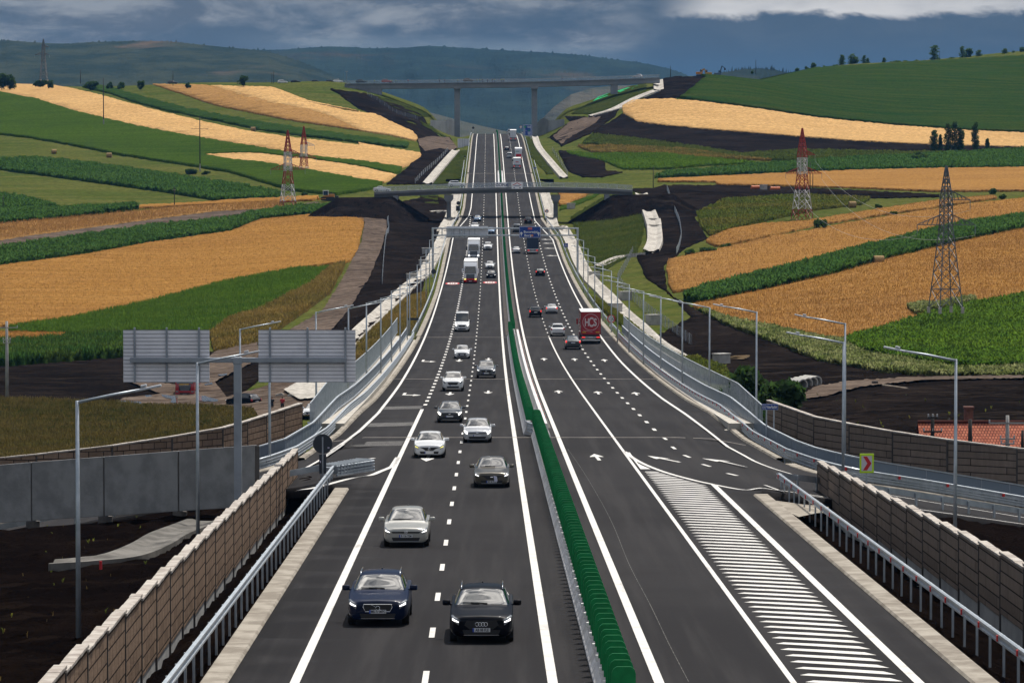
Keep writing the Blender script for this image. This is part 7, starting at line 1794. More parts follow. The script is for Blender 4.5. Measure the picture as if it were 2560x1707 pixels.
for i, (c, x, a, b, w, k, Y, lb) in enumerate((('A', 1592, 487, 574, 84, 'tree', 1640, 'round dark tree on the left ridge near the parked cars'), ('A', 920, 518, 556, 60, 'bush', 1690, 'round bush on the left ridge beside the dark pickup'), ('A', 716, 514, 545, 46, 'bush', 1720, 'small bush on the left ridge right of the tall dark pole'), ('A', 600, 524, 552, 110, 'bush', 1740, 'long low bush on the left ridge'), ('A', 785, 526, 548, 60, 'bush', 1715, 'low bush between two others on the left ridge'), ('A', 290, 512, 554, 130, 'bush', 1800, 'dark bush round the foot of the far lattice pylon'), ('A', 70, 465, 556, 100, 'bush', 1820, 'big dark bush at the left skyline edge, right one of two'), ('A', 12, 455, 556, 110, 'bush', 1820, 'big dark bush cut by the left edge on the skyline'), ('A', 1230, 530, 554, 44, 'bush', 1670, 'low bush right of the dark pickup on the ridge'),
        ('A', 1250, 1092, 1138, 90, 'bush', None, 'dark bush at the foot of the tall pole in the green field'), ('A', 1345, 1112, 1140, 60, 'bush', None, 'low bush right of the pole foot in the green field'),
        ('C', 1022, 1395, 1505, 88, 'bush', None, 'dark upright bush right of the red and white pylon'), ('C', 1502, 1374, 1414, 56, 'bush', None, 'round bush in the wheat beyond the hay bale'), ('C', 1400, 1328, 1358, 56, 'bush', None, 'pale low bush by the far hay bale'), ('C', 1593, 1385, 1400, 26, 'bush', None, 'tiny bush on the hedge line in the wheat'), ('C', 2145, 1218, 1268, 70, 'bush', None, 'ragged bush behind the grey pylon on the right'), ('C', 2212, 1258, 1302, 60, 'bush', None, 'low bush right of the grey pylon top'), ('C', 1655, 968, 1022, 120, 'bush', 1250, 'wide pale bush left of the poplars'), ('C', 1870, 1320, 1350, 54, 'bush', None, 'small bush behind the grey pylon body'),
        ('F', 168, 178, 238, 74, 'bush', None, 'leftmost bush of three at the wheat edge by the haul road'), ('F', 290, 158, 220, 120, 'bush', None, 'widest bush of three at the wheat edge by the haul road'), ('F', 400, 144, 190, 80, 'bush', None, 'rightmost bush of three at the wheat edge by the haul road'), ('L', 590, 1265, 1300, 90, 'bush', None, 'low dark bush beside the two left pylons'), ('L', 470, 1270, 1340, 70, 'bush', None, 'bush inside the base of the farther left pylon'), ('F', 240, 570, 605, 40, 'bush', None, 'tiny green bush at the corner of the right wheat field'))):
    plant_px('bush' if k == 'bush' else 'broadleaf_tree', lb, 'bush' if k == 'bush' else 'tree', c, x, a, b, w, k, M_LF_D if i < 11 else M_LF_M, 140 + i, Y, 1300, None, k != 'bush')
for i, (u, v, h_, w_, lb) in enumerate(((1838, 908, 9.5, 4.8, 'bushy dark tree behind the right fence, left one of three'), (1893, 898, 10.2, 5.2, 'tallest bushy dark tree behind the right fence, middle of three'), (1952, 915, 9.4, 4.6, 'bushy dark tree at the right end of the fence, right one of three'))):
    p = at(u, v, 292 - i * 9); plant('broadleaf_tree', lb, 'tree', (p.x, p.y, p.z - h_), h_, w_, 'tree', M_LF_D, 200 + i, 4200, 'trees behind the right fence', .36)
for i, (u, v, h_, w_) in enumerate(((1935, 1000, 3.4, 3.4),)):
    p = at(u, v, 268); plant('bush', 'low leafy bush by the lower end of the right fence', 'bush', (p.x, p.y, p.z - h_), h_, w_, 'bush', M_LF_D, 220, 1500, None, .26)

# ------------------------------------------------------------------ hay bales
M_HAY = mat('hay', (.34, .23, .10), (.20, .13, .05), .95, scale=5, bump=.6, bscale=18, objspace=True)
for s, d, lb in (('A 353,1006', 1.7, 'hay bale nearest the left edge in the left meadow'), ('A 714,1030', 1.8, 'hay bale in the middle of the left meadow'), ('A 1655,858', 1.7, 'small dark hay bale between the wheat and the corn on the left hill'), ('C 1231,1358', 1.8, 'dark hay bale lying right of the red and white pylon'), ('F 1402,293', 1.85, 'round hay bale beside the dark corn strip, left of the grey pylon')):
    p = tq(*px(s)[0]); r = thing('hay_bale', lb, 'hay bale', (p.x, p.y, p.z + .85), random.uniform(-.3, .3), 'hay bales')
    mb = MB(); w = d * .52; mb.tube([(-w, 0, 0), (-w * .93, 0, 0), (w * .93, 0, 0), (w, 0, 0)], [d * .44, d * .48, d * .48, d * .44], 22); o = mb.build('bale', M_HAY, r)
    for sx in (-1, 1):
        mb = MB(); mb.tube([(sx * (w + .01), math.cos(k * .4) * d * (.05 + k * .0068), math.sin(k * .4) * d * (.05 + k * .0068)) for k in range(54)], .02, 4, cap=False); mb.build('coil', M_HAY, r)

# ------------------------------------------------------------------ pylons
M_PYR = mat('pylon_red', (.32, .026, .016), (.24, .022, .014), .6, scale=1); M_PYW = mat('pylon_white', (.52, .52, .53), (.42, .42, .44), .6, scale=1); M_PYG = mat('pylon_grey', (.14, .15, .17), (.095, .10, .115), .55, .2, scale=1)
def pylon(label, u, vb, vt, Y, bw, mw, arm, up, bands, tw=.30, memb=.15, rot=.35):
    """arm=(v, left px, right px); up=(v, right px); bands [(fraction, material)]"""
    p = at(u, vb, Y); z0 = p.z; H = at(u, vt, Y).z - z0; s = Y / FPX; za = at(u, arm[0], Y).z - z0; zu = at(u, up[0], Y).z - z0
    r = thing('lattice_pylon', label, 'pylon', (p.x, Y, z0), 0)
    def hw(z):
        if z < za: return bw / 2 + (mw / 2 - bw / 2) * z / za
        if z < zu: return mw / 2
        return mw / 2 + (.08 - mw / 2) * (z - zu) / (H - zu)
    c, s_ = math.cos(rot), math.sin(rot)
    def pt(i, j, z): a = hw(z); x, y = i * a, j * a; return Vector((x * c - y * s_, x * s_ + y * c, z))
    lv = [0.0]
    while lv[-1] < H - .4: lv.append(min(H, lv[-1] + max(1.0, hw(lv[-1]) * 1.5)))
    secs = {}
    def msec(z):
        for k, (f, m) in enumerate(bands):
            if z <= f * H + 1e-6: return k
        return len(bands) - 1
    cor = [(-1, -1), (1, -1), (1, 1), (-1, 1)]
    for a, b in zip(lv[:-1], lv[1:]):
        mb = secs.setdefault(msec((a + b) / 2), MB())
        for k in range(4):
            p0, p1, q0, q1 = pt(*cor[k], a), pt(*cor[(k + 1) % 4], a), pt(*cor[k], b), pt(*cor[(k + 1) % 4], b)
            mb.bar(p0, q0, memb * 1.25); mb.bar(p0, q1, memb * .7); mb.bar(p1, q0, memb * .7)
            if b in (lv[1], lv[-1]) or abs(b - za) < 1.2 or abs(b - zu) < 1.2: mb.bar(q0, q1, memb * .8)
    for k, mb in secs.items(): mb.build('lattice_section', bands[k][1], r)
    def armb(x0, x1, z, m, nm):
        mb = MB(); tip = Vector((x1, 0, z))
        for j in (-1, 1):
            a0, b0 = Vector((x0, j * mw * .45, z)), Vector((x0, j * mw * .45, z + abs(x1 - x0) * .28 + .5)); mb.bar(a0, tip, memb * .9); mb.bar(b0, tip, memb * .9)
            for t in (.2, .4, .6, .8): mb.bar(a0.lerp(tip, t), b0.lerp(tip, max(0, t - .1)), memb * .55)
        for t in (0, .25, .5, .75): mb.bar(Vector((x0, -mw * .45, z)).lerp(tip, t), Vector((x0, mw * .45, z)).lerp(tip, t + .2), memb * .5)
        mb.build(nm, m, r)
        mb = MB(); mb.tube([tip, tip - Vector((0, 0, 1.3))], .05, 6); mb.build('insulator', M_STEEL, r); return tip - Vector((0, 0, 1.5)) + r.location
    w = mw / 2; ma = bands[msec(za)][1]; mu = bands[msec(zu - .2)][1] if True else None
    tips = [armb(-w, -arm[1] * s, za, ma, 'cross_arm'), armb(w, arm[2] * s, za, ma, 'cross_arm'), armb(w, up[1] * s, zu, bands[msec(zu + .5)][1], 'upper_arm')]
    mb = MB()
    for i, j in cor: q = pt(i, j, 0); mb.bbox((q.x, q.y, -.3), (.45, .45, .9), .06)
    mb.build('footing', M_CONC, r); return r, tips
RW = [(.14, M_PYR), (.34, M_PYW), (.50, M_PYR), (.70, M_PYW), (1.0, M_PYR)]
pylon('nearer red and white lattice pylon left of the bulldozer', 720, 532, 326, 1010, 4.1, 1.75, (424, 43, 43), (384, 29), [(.12, M_PYR), (.32, M_PYW), (.525, M_PYR), (.72, M_PYW), (1, M_PYR)], memb=.155)
pylon('farther red and white lattice pylon just behind the nearer one on the left', 760, 491, 316, 1200, 4.0, 1.75, (395, 31, 31), (364, 27), [(.16, M_PYR), (.40, M_PYW), (.55, M_PYR), (.76, M_PYW), (1, M_PYR)], memb=.155)
_, tipR = pylon('red and white lattice pylon standing in the right wheat field', 2005, 556, 321, 905, 4.2, 1.85, (433.5, 41, 49), (387.5, 32), [(.12, M_PYR), (.33, M_PYW), (.525, M_PYR), (.71, M_PYW), (1, M_PYR)], memb=.155)
_, tipG = pylon('bare grey lattice pylon on the right wheat slope', 2364, 770, 415, 520, 3.6, 1.35, (562, 72, 73), (500, 60), [(1, M_PYG)], memb=.11)
pylon('far dark lattice pylon on the left skyline', 109, 200, 98, 1800, 3.4, 1.4, (138, 22, 15), (118, 14), [(1, M_PYG)], memb=.16)
M_WIRE = mat('wire', (.40, .41, .43), None, .5, .3)
r = thing('power_line', 'thin power lines sagging from the red pylon to the grey pylon', 'power line')
for a, b in zip(tipR, tipG):
    mb = MB(); mb.tube([a.lerp(b, t) - Vector((0, 0, 5.5 * 4 * t * (1 - t))) for t in np.linspace(0, 1, 24)], .020, 5); mb.build('wire', M_WIRE, r)

# ------------------------------------------------------------------ poles
M_WOOD = mat('pole_wood', (.030, .025, .022), (.02, .017, .015), .9, scale=2); M_PCON = mat('pole_concrete', (.34, .33, .32), (.26, .25, .24), .9, scale=1)
def pole(label, u, vt, vb, Y=None, m=M_WOOD, rad=.15, white=False, arms=(), name='utility_pole', group='field poles'):
    if Y is None:
        p = tq(u, vb) or at(u, vb, 1900)
    else: p = at(u, vb, Y)
    H = at(u, vt, p.y).z - p.z; r = thing(name, label, 'pole', (p.x, p.y, p.z), 0, group)
    mb = MB(); mb.tube([(0, 0, -.5), (0, 0, H)], [rad, rad * .7], 8); mb.build('pole', m, r, True)
    if white: mb = MB(); mb.tube([(0, 0, -.3), (0, 0, H * .14)], [rad * 1.15, rad * 1.12], 8); mb.build('concrete_foot', M_PCON, r)
    for z, w in arms:
        mb = MB(); mb.bar((-w / 2, -.1, z * H), (w / 2, -.1, z * H), .12); mb.build('cross_arm', m, r)
        for x in (-w / 2 + .05, 0, w / 2 - .05): mb = MB(); mb.tube([(x, -.1, z * H), (x, -.1, z * H + .28)], .06, 6); mb.build('insulator', M_PYW, r)
    return r
pole('tall dark pole with a pale foot at the edge of the pale wheat strip', 259, 195, 315, None, white=True, rad=.22)
pole('tall dark pole with a pale foot and wide crossarm in the green field', 500, 291, 429, None, white=True, rad=.2, arms=((.77, 5.6),))
pole('short dark pole standing on the stubble strip of the left slope', 436, 467, 517, None, arms=((.8, .8),), rad=.14)
pole('dark pole at the very left edge beside the corn corner', 8, 488, 530, None, rad=.13)
pole('thin pole on the left skyline between the far pylon and the bush', 201, 176, 207, 1750, rad=.2)
pole('thin pole behind the dark pickup on the ridge', 432.5, 178, 212, 1655, rad=.16)
pole('left one of two thin poles near the queue of cars', 679.5, 182, 210, 1652, rad=.12)
pole('right taller one of two thin poles near the queue of cars', 684, 177, 210, 1652, rad=.13)
pole('leaning dark pole at the right end of the high bridge', 1676.5, 165, 192, 1690, rad=.16)
pole('dark pole on the right skyline left of the first trees', 1889.5, 151, 184, None, rad=.16)
pole('dark pole among the trees on the right skyline', 2349, 128, 160, 1990, rad=.14)
pole('left one of two poles behind the red and white pylon on the right', 2025, 404, 470, 1060, rad=.14)
pole('right shorter one of two poles behind the red and white pylon on the right', 2032, 434, 470, 1060, rad=.13)
pole('thin dark pole right of the low overbridge', 1633, 417, 474, None, rad=.13)
pl = pole('pale concrete utility pole with crossarms at the left edge', 18, 803, 1003, 460, M_PCON, .26, arms=((.92, 3.2), (.76, 1.6)), rad=.26) if False else pole('pale concrete utility pole with crossarms at the left edge', 18, 803, 1003, 460, m=M_PCON, rad=.24, arms=((.92, 2.8), (.77, 1.0), (.73, .9)))
r = thing('lamp_mast', 'grey lamp mast at the left end of the high bridge', 'street lamp', at(867, 209, 1606))
mb = MB(); mb.tube([(0, 0, -1), (0, 0, 5.2)], [.13, .09], 8); mb.build('pole', M_STEEL, r); mb = MB()
for sx in (-1, 1): mb.bbox((sx * .35, 0, 5.2), (.5, .35, .22), .05)
mb.build('lamp_head', M_STEEL, r)
# ------------------------------------------------------------------ tiled house and the poles in front of it
def tile_mat():
    m, nt, b = pbsdf('roof_tile', (.42, .13, .075), .85, 0, .1)
    tc = N(nt, 'ShaderNodeTexCoord'); br = N(nt, 'ShaderNodeTexBrick'); L(nt, tc, 'UV', br, 'Vector'); br.offset = .5
    br.inputs['Scale'].default_value = 1.0; br.inputs['Brick Width'].default_value = .26; br.inputs['Row Height'].default_value = .33; br.inputs['Mortar Size'].default_value = .028; br.inputs['Bias'].default_value = 0
    br.inputs['Color1'].default_value = (.46, .155, .09, 1); br.inputs['Color2'].default_value = (.34, .10, .06, 1); br.inputs['Mortar'].default_value = (.07, .02, .015, 1)
    n1 = noise(nt, pos(nt), .7, 5, .7); h = N(nt, 'ShaderNodeHueSaturation'); L(nt, br, 0, h, 'Color'); nt.links.new(mth(nt, 'ADD', mth(nt, 'MULTIPLY', n1, .9), .5), h.inputs['Value']); L(nt, h, 0, b, 'Base Color')
    MATS['roof_tile'] = m; return m
M_TILE = tile_mat()
hx, hy = 41.6, 303.0; zr_, ze = -21.2, -23.9
hs = thing('house', 'house with a red-orange tiled gable roof behind the right noise wall', 'house', (hx, hy, -27.5))
mb = MB(); w, d = 15.5, 3.4
mb.add([(-w / 2, -d, ze + 27.5), (w / 2, -d, ze + 27.5), (w / 2, 0, zr_ + 27.5), (-w / 2, 0, zr_ + 27.5), (-w / 2, -d, ze + 27.38), (w / 2, -d, ze + 27.38), (w / 2, 0, zr_ + 27.38), (-w / 2, 0, zr_ + 27.38)], [(0, 1, 2, 3), (7, 6, 5, 4), (0, 4, 5, 1), (1, 5, 6, 2), (2, 6, 7, 3), (3, 7, 4, 0)])
mb.add([(-w / 2, d, ze + 27.5), (w / 2, d, ze + 27.5), (w / 2, 0, zr_ + 27.505), (-w / 2, 0, zr_ + 27.505)], [(0, 3, 2, 1)])
rf = mb.build('roof', M_TILE, hs); uv = rf.data.uv_layers.new(name='uv')
for p in rf.data.polygons:
    for li in p.loop_indices:
        c = rf.data.vertices[rf.data.loops[li].vertex_index].co; uv.data[li].uv = (c.x + 30, abs(c.y) * 1.28 + 30)
mb = MB(); mb.tube([(-w / 2, 0, zr_ + 27.55), (w / 2, 0, zr_ + 27.55)], .14, 8); mb.build('ridge_tiles', M_TILE, rf)
mb = MB(); mb.bbox((-3.4, .9, 6.4), (.7, .7, 2.2), .03); mb.bbox((-3.4, .9, 7.5), (.85, .85, .18), .03); mb.build('chimney', mat('chimney_brick', (.16, .07, .05), (.10, .045, .035), .9, scale=3), rf)
mb = MB(); mb.box((0, 0, 1.6), (w - .8, d * 2 - .8, 3.3)); mb.prism([(-w / 2 + .4, -d + .4, 3.2), (-w / 2 + .4, d - .4, 3.2), (-w / 2 + .4, 0, 5.7)], (0, 0, 0), (w - .8, 0, 0)); mb.build('wall', mat('house_plaster', (.48, .44, .37), (.36, .33, .28), .9, scale=.5), hs)
for x in (-5, -1.5, 2, 5.5): mb = MB(); mb.box((x, -d + .39, 1.7), (1.1, .06, 1.3)); wd = mb.build('window', M_SWHITE, hs); mb = MB(); mb.box((x, -d + .355, 1.7), (.9, .03, 1.1)); mb.build('pane', M_GLASS, wd)
pole('dark wooden pole with insulators in front of the tiled roof, left one', 2331, 1035, 1150, 290, rad=.19, arms=((.93, .8), (.62, 1.5)))
pole('leaning dark wooden pole in the middle of the tiled roof', 2425, 1048, 1150, 290, rad=.21)
pole('pale concrete pole with crossarms in front of the tiled roof, right one', 2518, 1038, 1160, 290, m=M_PCON, rad=.19, arms=((.84, 3.0), (.52, 1.2), (.42, 1.1)))
pole('short thin wooden post behind the tiled roof', 2373, 1044, 1075, 312, rad=.09)
pole('dark wooden pole cut by the right edge beside the tiled roof', 2556, 1075, 1150, 292, rad=.16)

# ------------------------------------------------------------------ pipes, blocks, fallen pole, stake
M_PIPE = mat('pipe_concrete', (.40, .385, .36), (.31, .30, .28), .9, scale=1.2)
for k, (s, lb) in enumerate((('F 868,1112', 'concrete pipe nearest the viewer, leftmost of the four'), ('F 902,1103', 'second concrete pipe from the left of the four'), ('F 936,1096', 'third concrete pipe from the left of the four'), ('F 962,1090', 'rightmost and farthest concrete pipe of the four'))):
    p = tq(*px(s)[0]); r = thing('concrete_pipe', lb, 'pipe', (p.x, p.y, p.z + .68), .5, 'concrete pipes by the soil')
    mb = MB(); n = 20; ro_, ri = .66, .52; Lp = 2.6
    for y in (-Lp / 2, Lp / 2):
        for q in (ro_, ri): mb.v += [(math.cos(6.2832 * i / n) * q, y, math.sin(6.2832 * i / n) * q) for i in range(n)]
    for i in range(n):
        j = (i + 1) % n; mb.f += [(i, j, 2 * n + j, 2 * n + i), (n + j, n + i, 3 * n + i, 3 * n + j), (j, i, n + i, n + j), (2 * n + i, 2 * n + j, 3 * n + j, 3 * n + i)]
    mb.mi = [0] * len(mb.f); mb.build('pipe_wall', M_PIPE, r)
a, b = [tq(*q) for q in px('F 1395,1095 1595,1118')]
mb = MB(); mb.tube([a + Vector((0, 0, .30)), b + Vector((0, 0, .25))], [.22, .15], 10); r = thing('fallen_pole', 'pale pole lying on the dark soil on the right', 'pole'); mb.build('shaft', mat('weathered_pole', (.20, .16, .12), (.13, .105, .08), .9, scale=1), r); mb = MB(); mb.bbox(a + Vector((-.3, 0, .5)), (.7, .6, .5), .1); mb.build('butt', M_WOOD, r)
for k, (s, lb) in enumerate((('E 618,228', 'beside the left channel, farthest'), ('E 600,308', 'beside the left channel below the farthest'), ('E 522,402', 'beside the left channel, nearest'), ('E 1715,388', 'on the right bank, highest of the row'), ('E 1915,524', 'on the right bank, second of the row'), ('E 1850,606', 'close to the right lamps, third of the row'), ('E 2097,684', 'on the right bank, nearest of the row'), ('F 375,950', 'by the planks behind the right fence'), ('B 1562,1365', 'under the right end of the overbridge'), ('C 650,1242', 'beside the red and white pylon road, box shaped'))):
    q = tq(*px(s)[0])
    if q is None: continue
    r = thing('concrete_block', f'grey concrete block {lb}', 'block', (q.x, q.y, q.z + .5), .1 * k, 'concrete blocks on the banks'); mb = MB(); mb.bbox((0, 0, .2), (2.0, 1.3, 1.5), .06); mb.bbox((0, 0, 1.0), (2.15, 1.45, .16), .04); mb.build('block', M_PIPE, r)
M_PLANK = mat('plank_wood', (.40, .29, .15), (.25, .17, .09), .85, scale=2)
q = tq(*px('F 485,925')[0]); r = thing('plank_heap', 'heap of pale planks on the dark soil behind the right fence', 'planks', (q.x, q.y, q.z + .3))
for k in range(5): mb = MB(); mb.box((k * .25 - .5, .2 * k, .1 + .08 * k), (2.8, .3, .06), rz=.3 * k - .5); mb.build('plank', M_PLANK, r)
M_ORANGE = mat('orange_plastic', (.55, .13, .03), None, .6)
for s, lb in (('C 600,1240', 'orange pipe lying beside the grey block right of the overbridge'), ('C 726,1248', 'small orange cone by the foot of the red and white pylon')):
    q = tq(*px(s)[0]); r = thing('orange_pipe', lb, 'pipe', (q.x, q.y, q.z + .7), .2); mb = MB(); mb.tube([(-1.4, 0, 0), (1.4, 0, 0)], .5, 12); mb.build('pipe_wall', M_ORANGE, r)
st_p = at(252, 1450, 158); r = thing('marker_stake', 'red and white stake beside the concrete ditch behind the left wall', 'stake', (st_p.x, st_p.y, st_p.z))
mb = MB(); mb.box((0, 0, .1), (.11, .11, .9)); mb.build('white_half', M_SWHITE, r); mb = MB(); mb.box((0, 0, .66), (.112, .112, .36)); mb.build('red_half', M_SRED, r)
# concrete ditch behind the near left wall, apron under the viaduct
def tq_near(u, v):
    m_ = march(u, v, G, 90, 400, 1.0); return Vector((m_[0], m_[1], float(G(m_[0], m_[1])))) if m_ else None
pts = [tq_near(u, v) for u, v in px('G 340,858 560,842 800,812 980,740 1100,668 1240,612 1345,570')]
P = smooth_path([p + Vector((0, 0, .58)) for p in pts if p], 6); mb = MB(); mb.sweep([(-1.0, -.9), (-.95, .0), (-.7, 0), (-.3, -.10), (.3, -.10), (.7, 0), (.95, .0), (1.0, -.9)], P); o = mb.build('drainage_ditch', mat('ditch_concrete', (.15, .14, .125), (.06, .055, .048), .9, scale=.6)); tag(o, kind='structure')
patch('concrete_apron', px('D 1850,1150 2005,1062 2280,1068 2240,1110 2080,1200 1960,1215'), M_CHAN, .1, 1, 1.5, 0, lift=.75)
M_APR = mat('apron_concrete', (.40, .375, .33), (.30, .28, .25), .9, scale=.6)
r = thing('wing_walls', 'row of pointed pale concrete wing walls beside the two workers', 'retaining wall')
for k, (x0, x1, yt, yb_) in enumerate(((1792, 1905, 1128, 1222), (1872, 1985, 1132, 1205), (1975, 2040, 1150, 1205))):
    c = CROPS['D']; Yw = 452 - 4 * k; z0 = at(0, c[1] + yb_ * c[2], Yw).z - .5; zt = at(0, c[1] + yt * c[2], Yw).z; xa, xb = at(c[0] + x0 * c[2], 0, Yw).x, at(c[0] + x1 * c[2], 0, Yw).x
    mb = MB(); mb.prism([(xa, 0, z0), (xb, 0, z0), (xb, 0, z0 + (zt - z0) * .45), (xa + (xb - xa) * .35, 0, zt), (xa, 0, zt - (zt - z0) * .1)], (0, Yw, 0), (0, Yw + .4, 0)); mb.build('wall_slab', M_APR, r)
# puddles
M_PUD = mat('puddle_water', (.10, .085, .07), None, .04, spec=.9)
for k, s in enumerate(('D 735,1218 800,1212 925,1216 930,1234 850,1238 760,1232', 'D 1296,1182 1340,1178 1430,1204 1425,1216 1340,1214 1296,1208', 'D 945,1174 985,1172 1000,1180 960,1188', 'D 1330,1100 1385,1090 1390,1100 1345,1108', 'D 1425,1040 1480,1030 1485,1038 1440,1048', 'D 1050,1168 1160,1180 1165,1226 1110,1222 1120,1200 1060,1180', 'D 2005,1352 2050,1350 2050,1365 2010,1368')):
    patch('puddle', px(s), M_PUD, 0, .8, 1.2, 0, lift=.60, smooth=True)

# ------------------------------------------------------------------ machines, site vehicles
M_DOZ = mat('machine_yellow', (.50, .20, .02), (.40, .15, .02), .5, scale=1)
def track(r, x, ln, w, h):
    mb = MB(); n = 10; P = [(-ln / 2 + h / 2 + math.cos(a) * h / 2, h / 2 + math.sin(a) * h / 2) for a in np.linspace(math.pi / 2, math.pi * 1.5, n)] + [(ln / 2 - h / 2 + math.cos(a) * h / 2, h / 2 + math.sin(a) * h / 2) for a in np.linspace(-math.pi / 2, math.pi / 2, n)]
    mb.prism([(a, 0, b) for a, b in P], (0, x - w / 2, 0), (0, x + w / 2, 0)); mb.build('track', M_BLACK, r)
p = tq(820, 503); r = thing('bulldozer', 'yellow-orange bulldozer with a white cab at the left end of the overbridge road', 'bulldozer', (p.x, p.y, p.z + .1))
for x in (-1.1, 1.1): track(r, x, 4.0, .6, 1.1)
mb = MB(); mb.bbox((.6, 0, 1.35), (2.4, 1.4, .95), .1); mb.bbox((-.6, 0, 1.1), (1.6, 1.5, .6), .06); mb.build('hood', M_DOZ, r)
mb = MB(); mb.bbox((-.6, 0, 2.15), (1.5, 1.5, 1.2), .06); cb = mb.build('cab', M_GLASS, r)
mb = MB(); mb.bbox((-.6, 0, 2.82), (1.7, 1.65, .16), .04)
for a in (-1.3, .1):
    for b in (-.72, .72): mb.box((a, b, 2.15), (.12, .12, 1.3))
mb.build('cab_frame', M_WHITE, cb)
mb = MB(); mb.prism([(-2.9, 0, .1), (-2.6, 0, .05), (-2.55, 0, .6), (-2.75, 0, 1.2), (-2.95, 0, 1.25)], (0, -1.7, 0), (0, 1.7, 0)); mb.build('blade', M_DOZ, r)
mb = MB(); mb.bar((-2.6, -1.5, .5), (-.5, -1.45, .6), .2); mb.bar((-2.6, 1.5, .5), (-.5, 1.45, .6), .2); mb.build('push_arm', M_DOZ, r)
mb = MB(); mb.bbox((2.5, 0, .9), (1.0, 1.6, .9), .08); mb.bar((2.9, 0, .8), (3.3, 0, .1), .2); mb.build('ripper', M_BLACK, r)
mb = MB(); mb.tube([(1.0, .3, 1.8), (1.0, .3, 2.5)], .08, 8); mb.build('exhaust', M_BLACK, r)
def excavator(lb, u, v, Y, flip, pm, boom):
    p = at(u, v, Y); p.z = float(G(p.x, p.y)) - .1 if abs(float(G(p.x, p.y)) - p.z) < 4 else p.z
    r = thing('excavator', lb, 'excavator', p, 0, 'machines on the right ridge'); f = -1 if flip else 1
    for x in (-1, 1): track(r, x, 3.6, .5, .9)
    mb = MB(); mb.bbox((-.4 * f, 0, 1.6), (3.0, 2.3, 1.1), .12); mb.build('house', pm, r)
    mb = MB(); mb.bbox((.7 * f, .6, 2.6), (1.3, 1.0, 1.4), .1); mb.build('cab', M_GLASS, r)
    P = [(.6 * f, 0, 1.8), (1.6 * f, 0, 2.2 + boom), (3.0 * f, 0, 1.8 + boom * .8)]
    mb = MB(); mb.bar(P[0], P[1], .45); mb.build('boom', pm, r); mb = MB(); mb.bar(P[1], P[2], .35); mb.build('dipper', pm, r)
    mb = MB(); mb.bbox((P[2][0], 0, P[2][2] - .5), (.8, .9, .9), .1); mb.build('bucket', M_BLACK, r)
excavator('orange excavator, left one of the machines on the right ridge', 1750, 189, 1690, False, M_DOZ, 1.2)
excavator('yellow excavator, middle one of the machines on the right ridge', 1769, 187, 1690, True, mat('machine_gold', (.42, .24, .03), None, .5), 1.6)
excavator('dark blue and orange machine, right one on the right ridge', 1796, 185, 1690, False, mat('machine_blue', (.05, .09, .14), None, .5), 3.2)
# red lorry, dark vehicle and white car in the mud yard
q = tq(466, 992); r = thing('lorry', 'red lorry seen from the front in the muddy yard under the left sign panel', 'lorry', (q.x, q.y, q.z + .05), math.pi)
trailer(r, -.6, -6.5, M_TRUCKR, M_TRUCKR, 2.9, 1.2); cab(r, 2.2, M_TRUCKR, M_TRUCKR, M_LAMP, 3.3); lorry_wheels(r, (.8, -4.0, -5.2))
mb = MB(); mb.bbox((.1, 2.22, 1.66), (1.25, .06, .20), .03); mb.build('name_board', mat('board_yellow', (.55, .33, .02), None, .5), r)
q = tq(609, 1018); make_car('suv', P_BLACK, 'dark off-road car parked on the muddy yard near the two workers', 'car', (q.x, q.y, q.z + .05), .85, 0.0, detail=1, grille='wide')
q = tq(782, 1043, 0, 250); make_car('hatch', P_WHITE, 'white car half hidden behind the left fence below the viaduct', 'car', (q.x, q.y, q.z + .1), math.pi - .1, 0.0, detail=1)

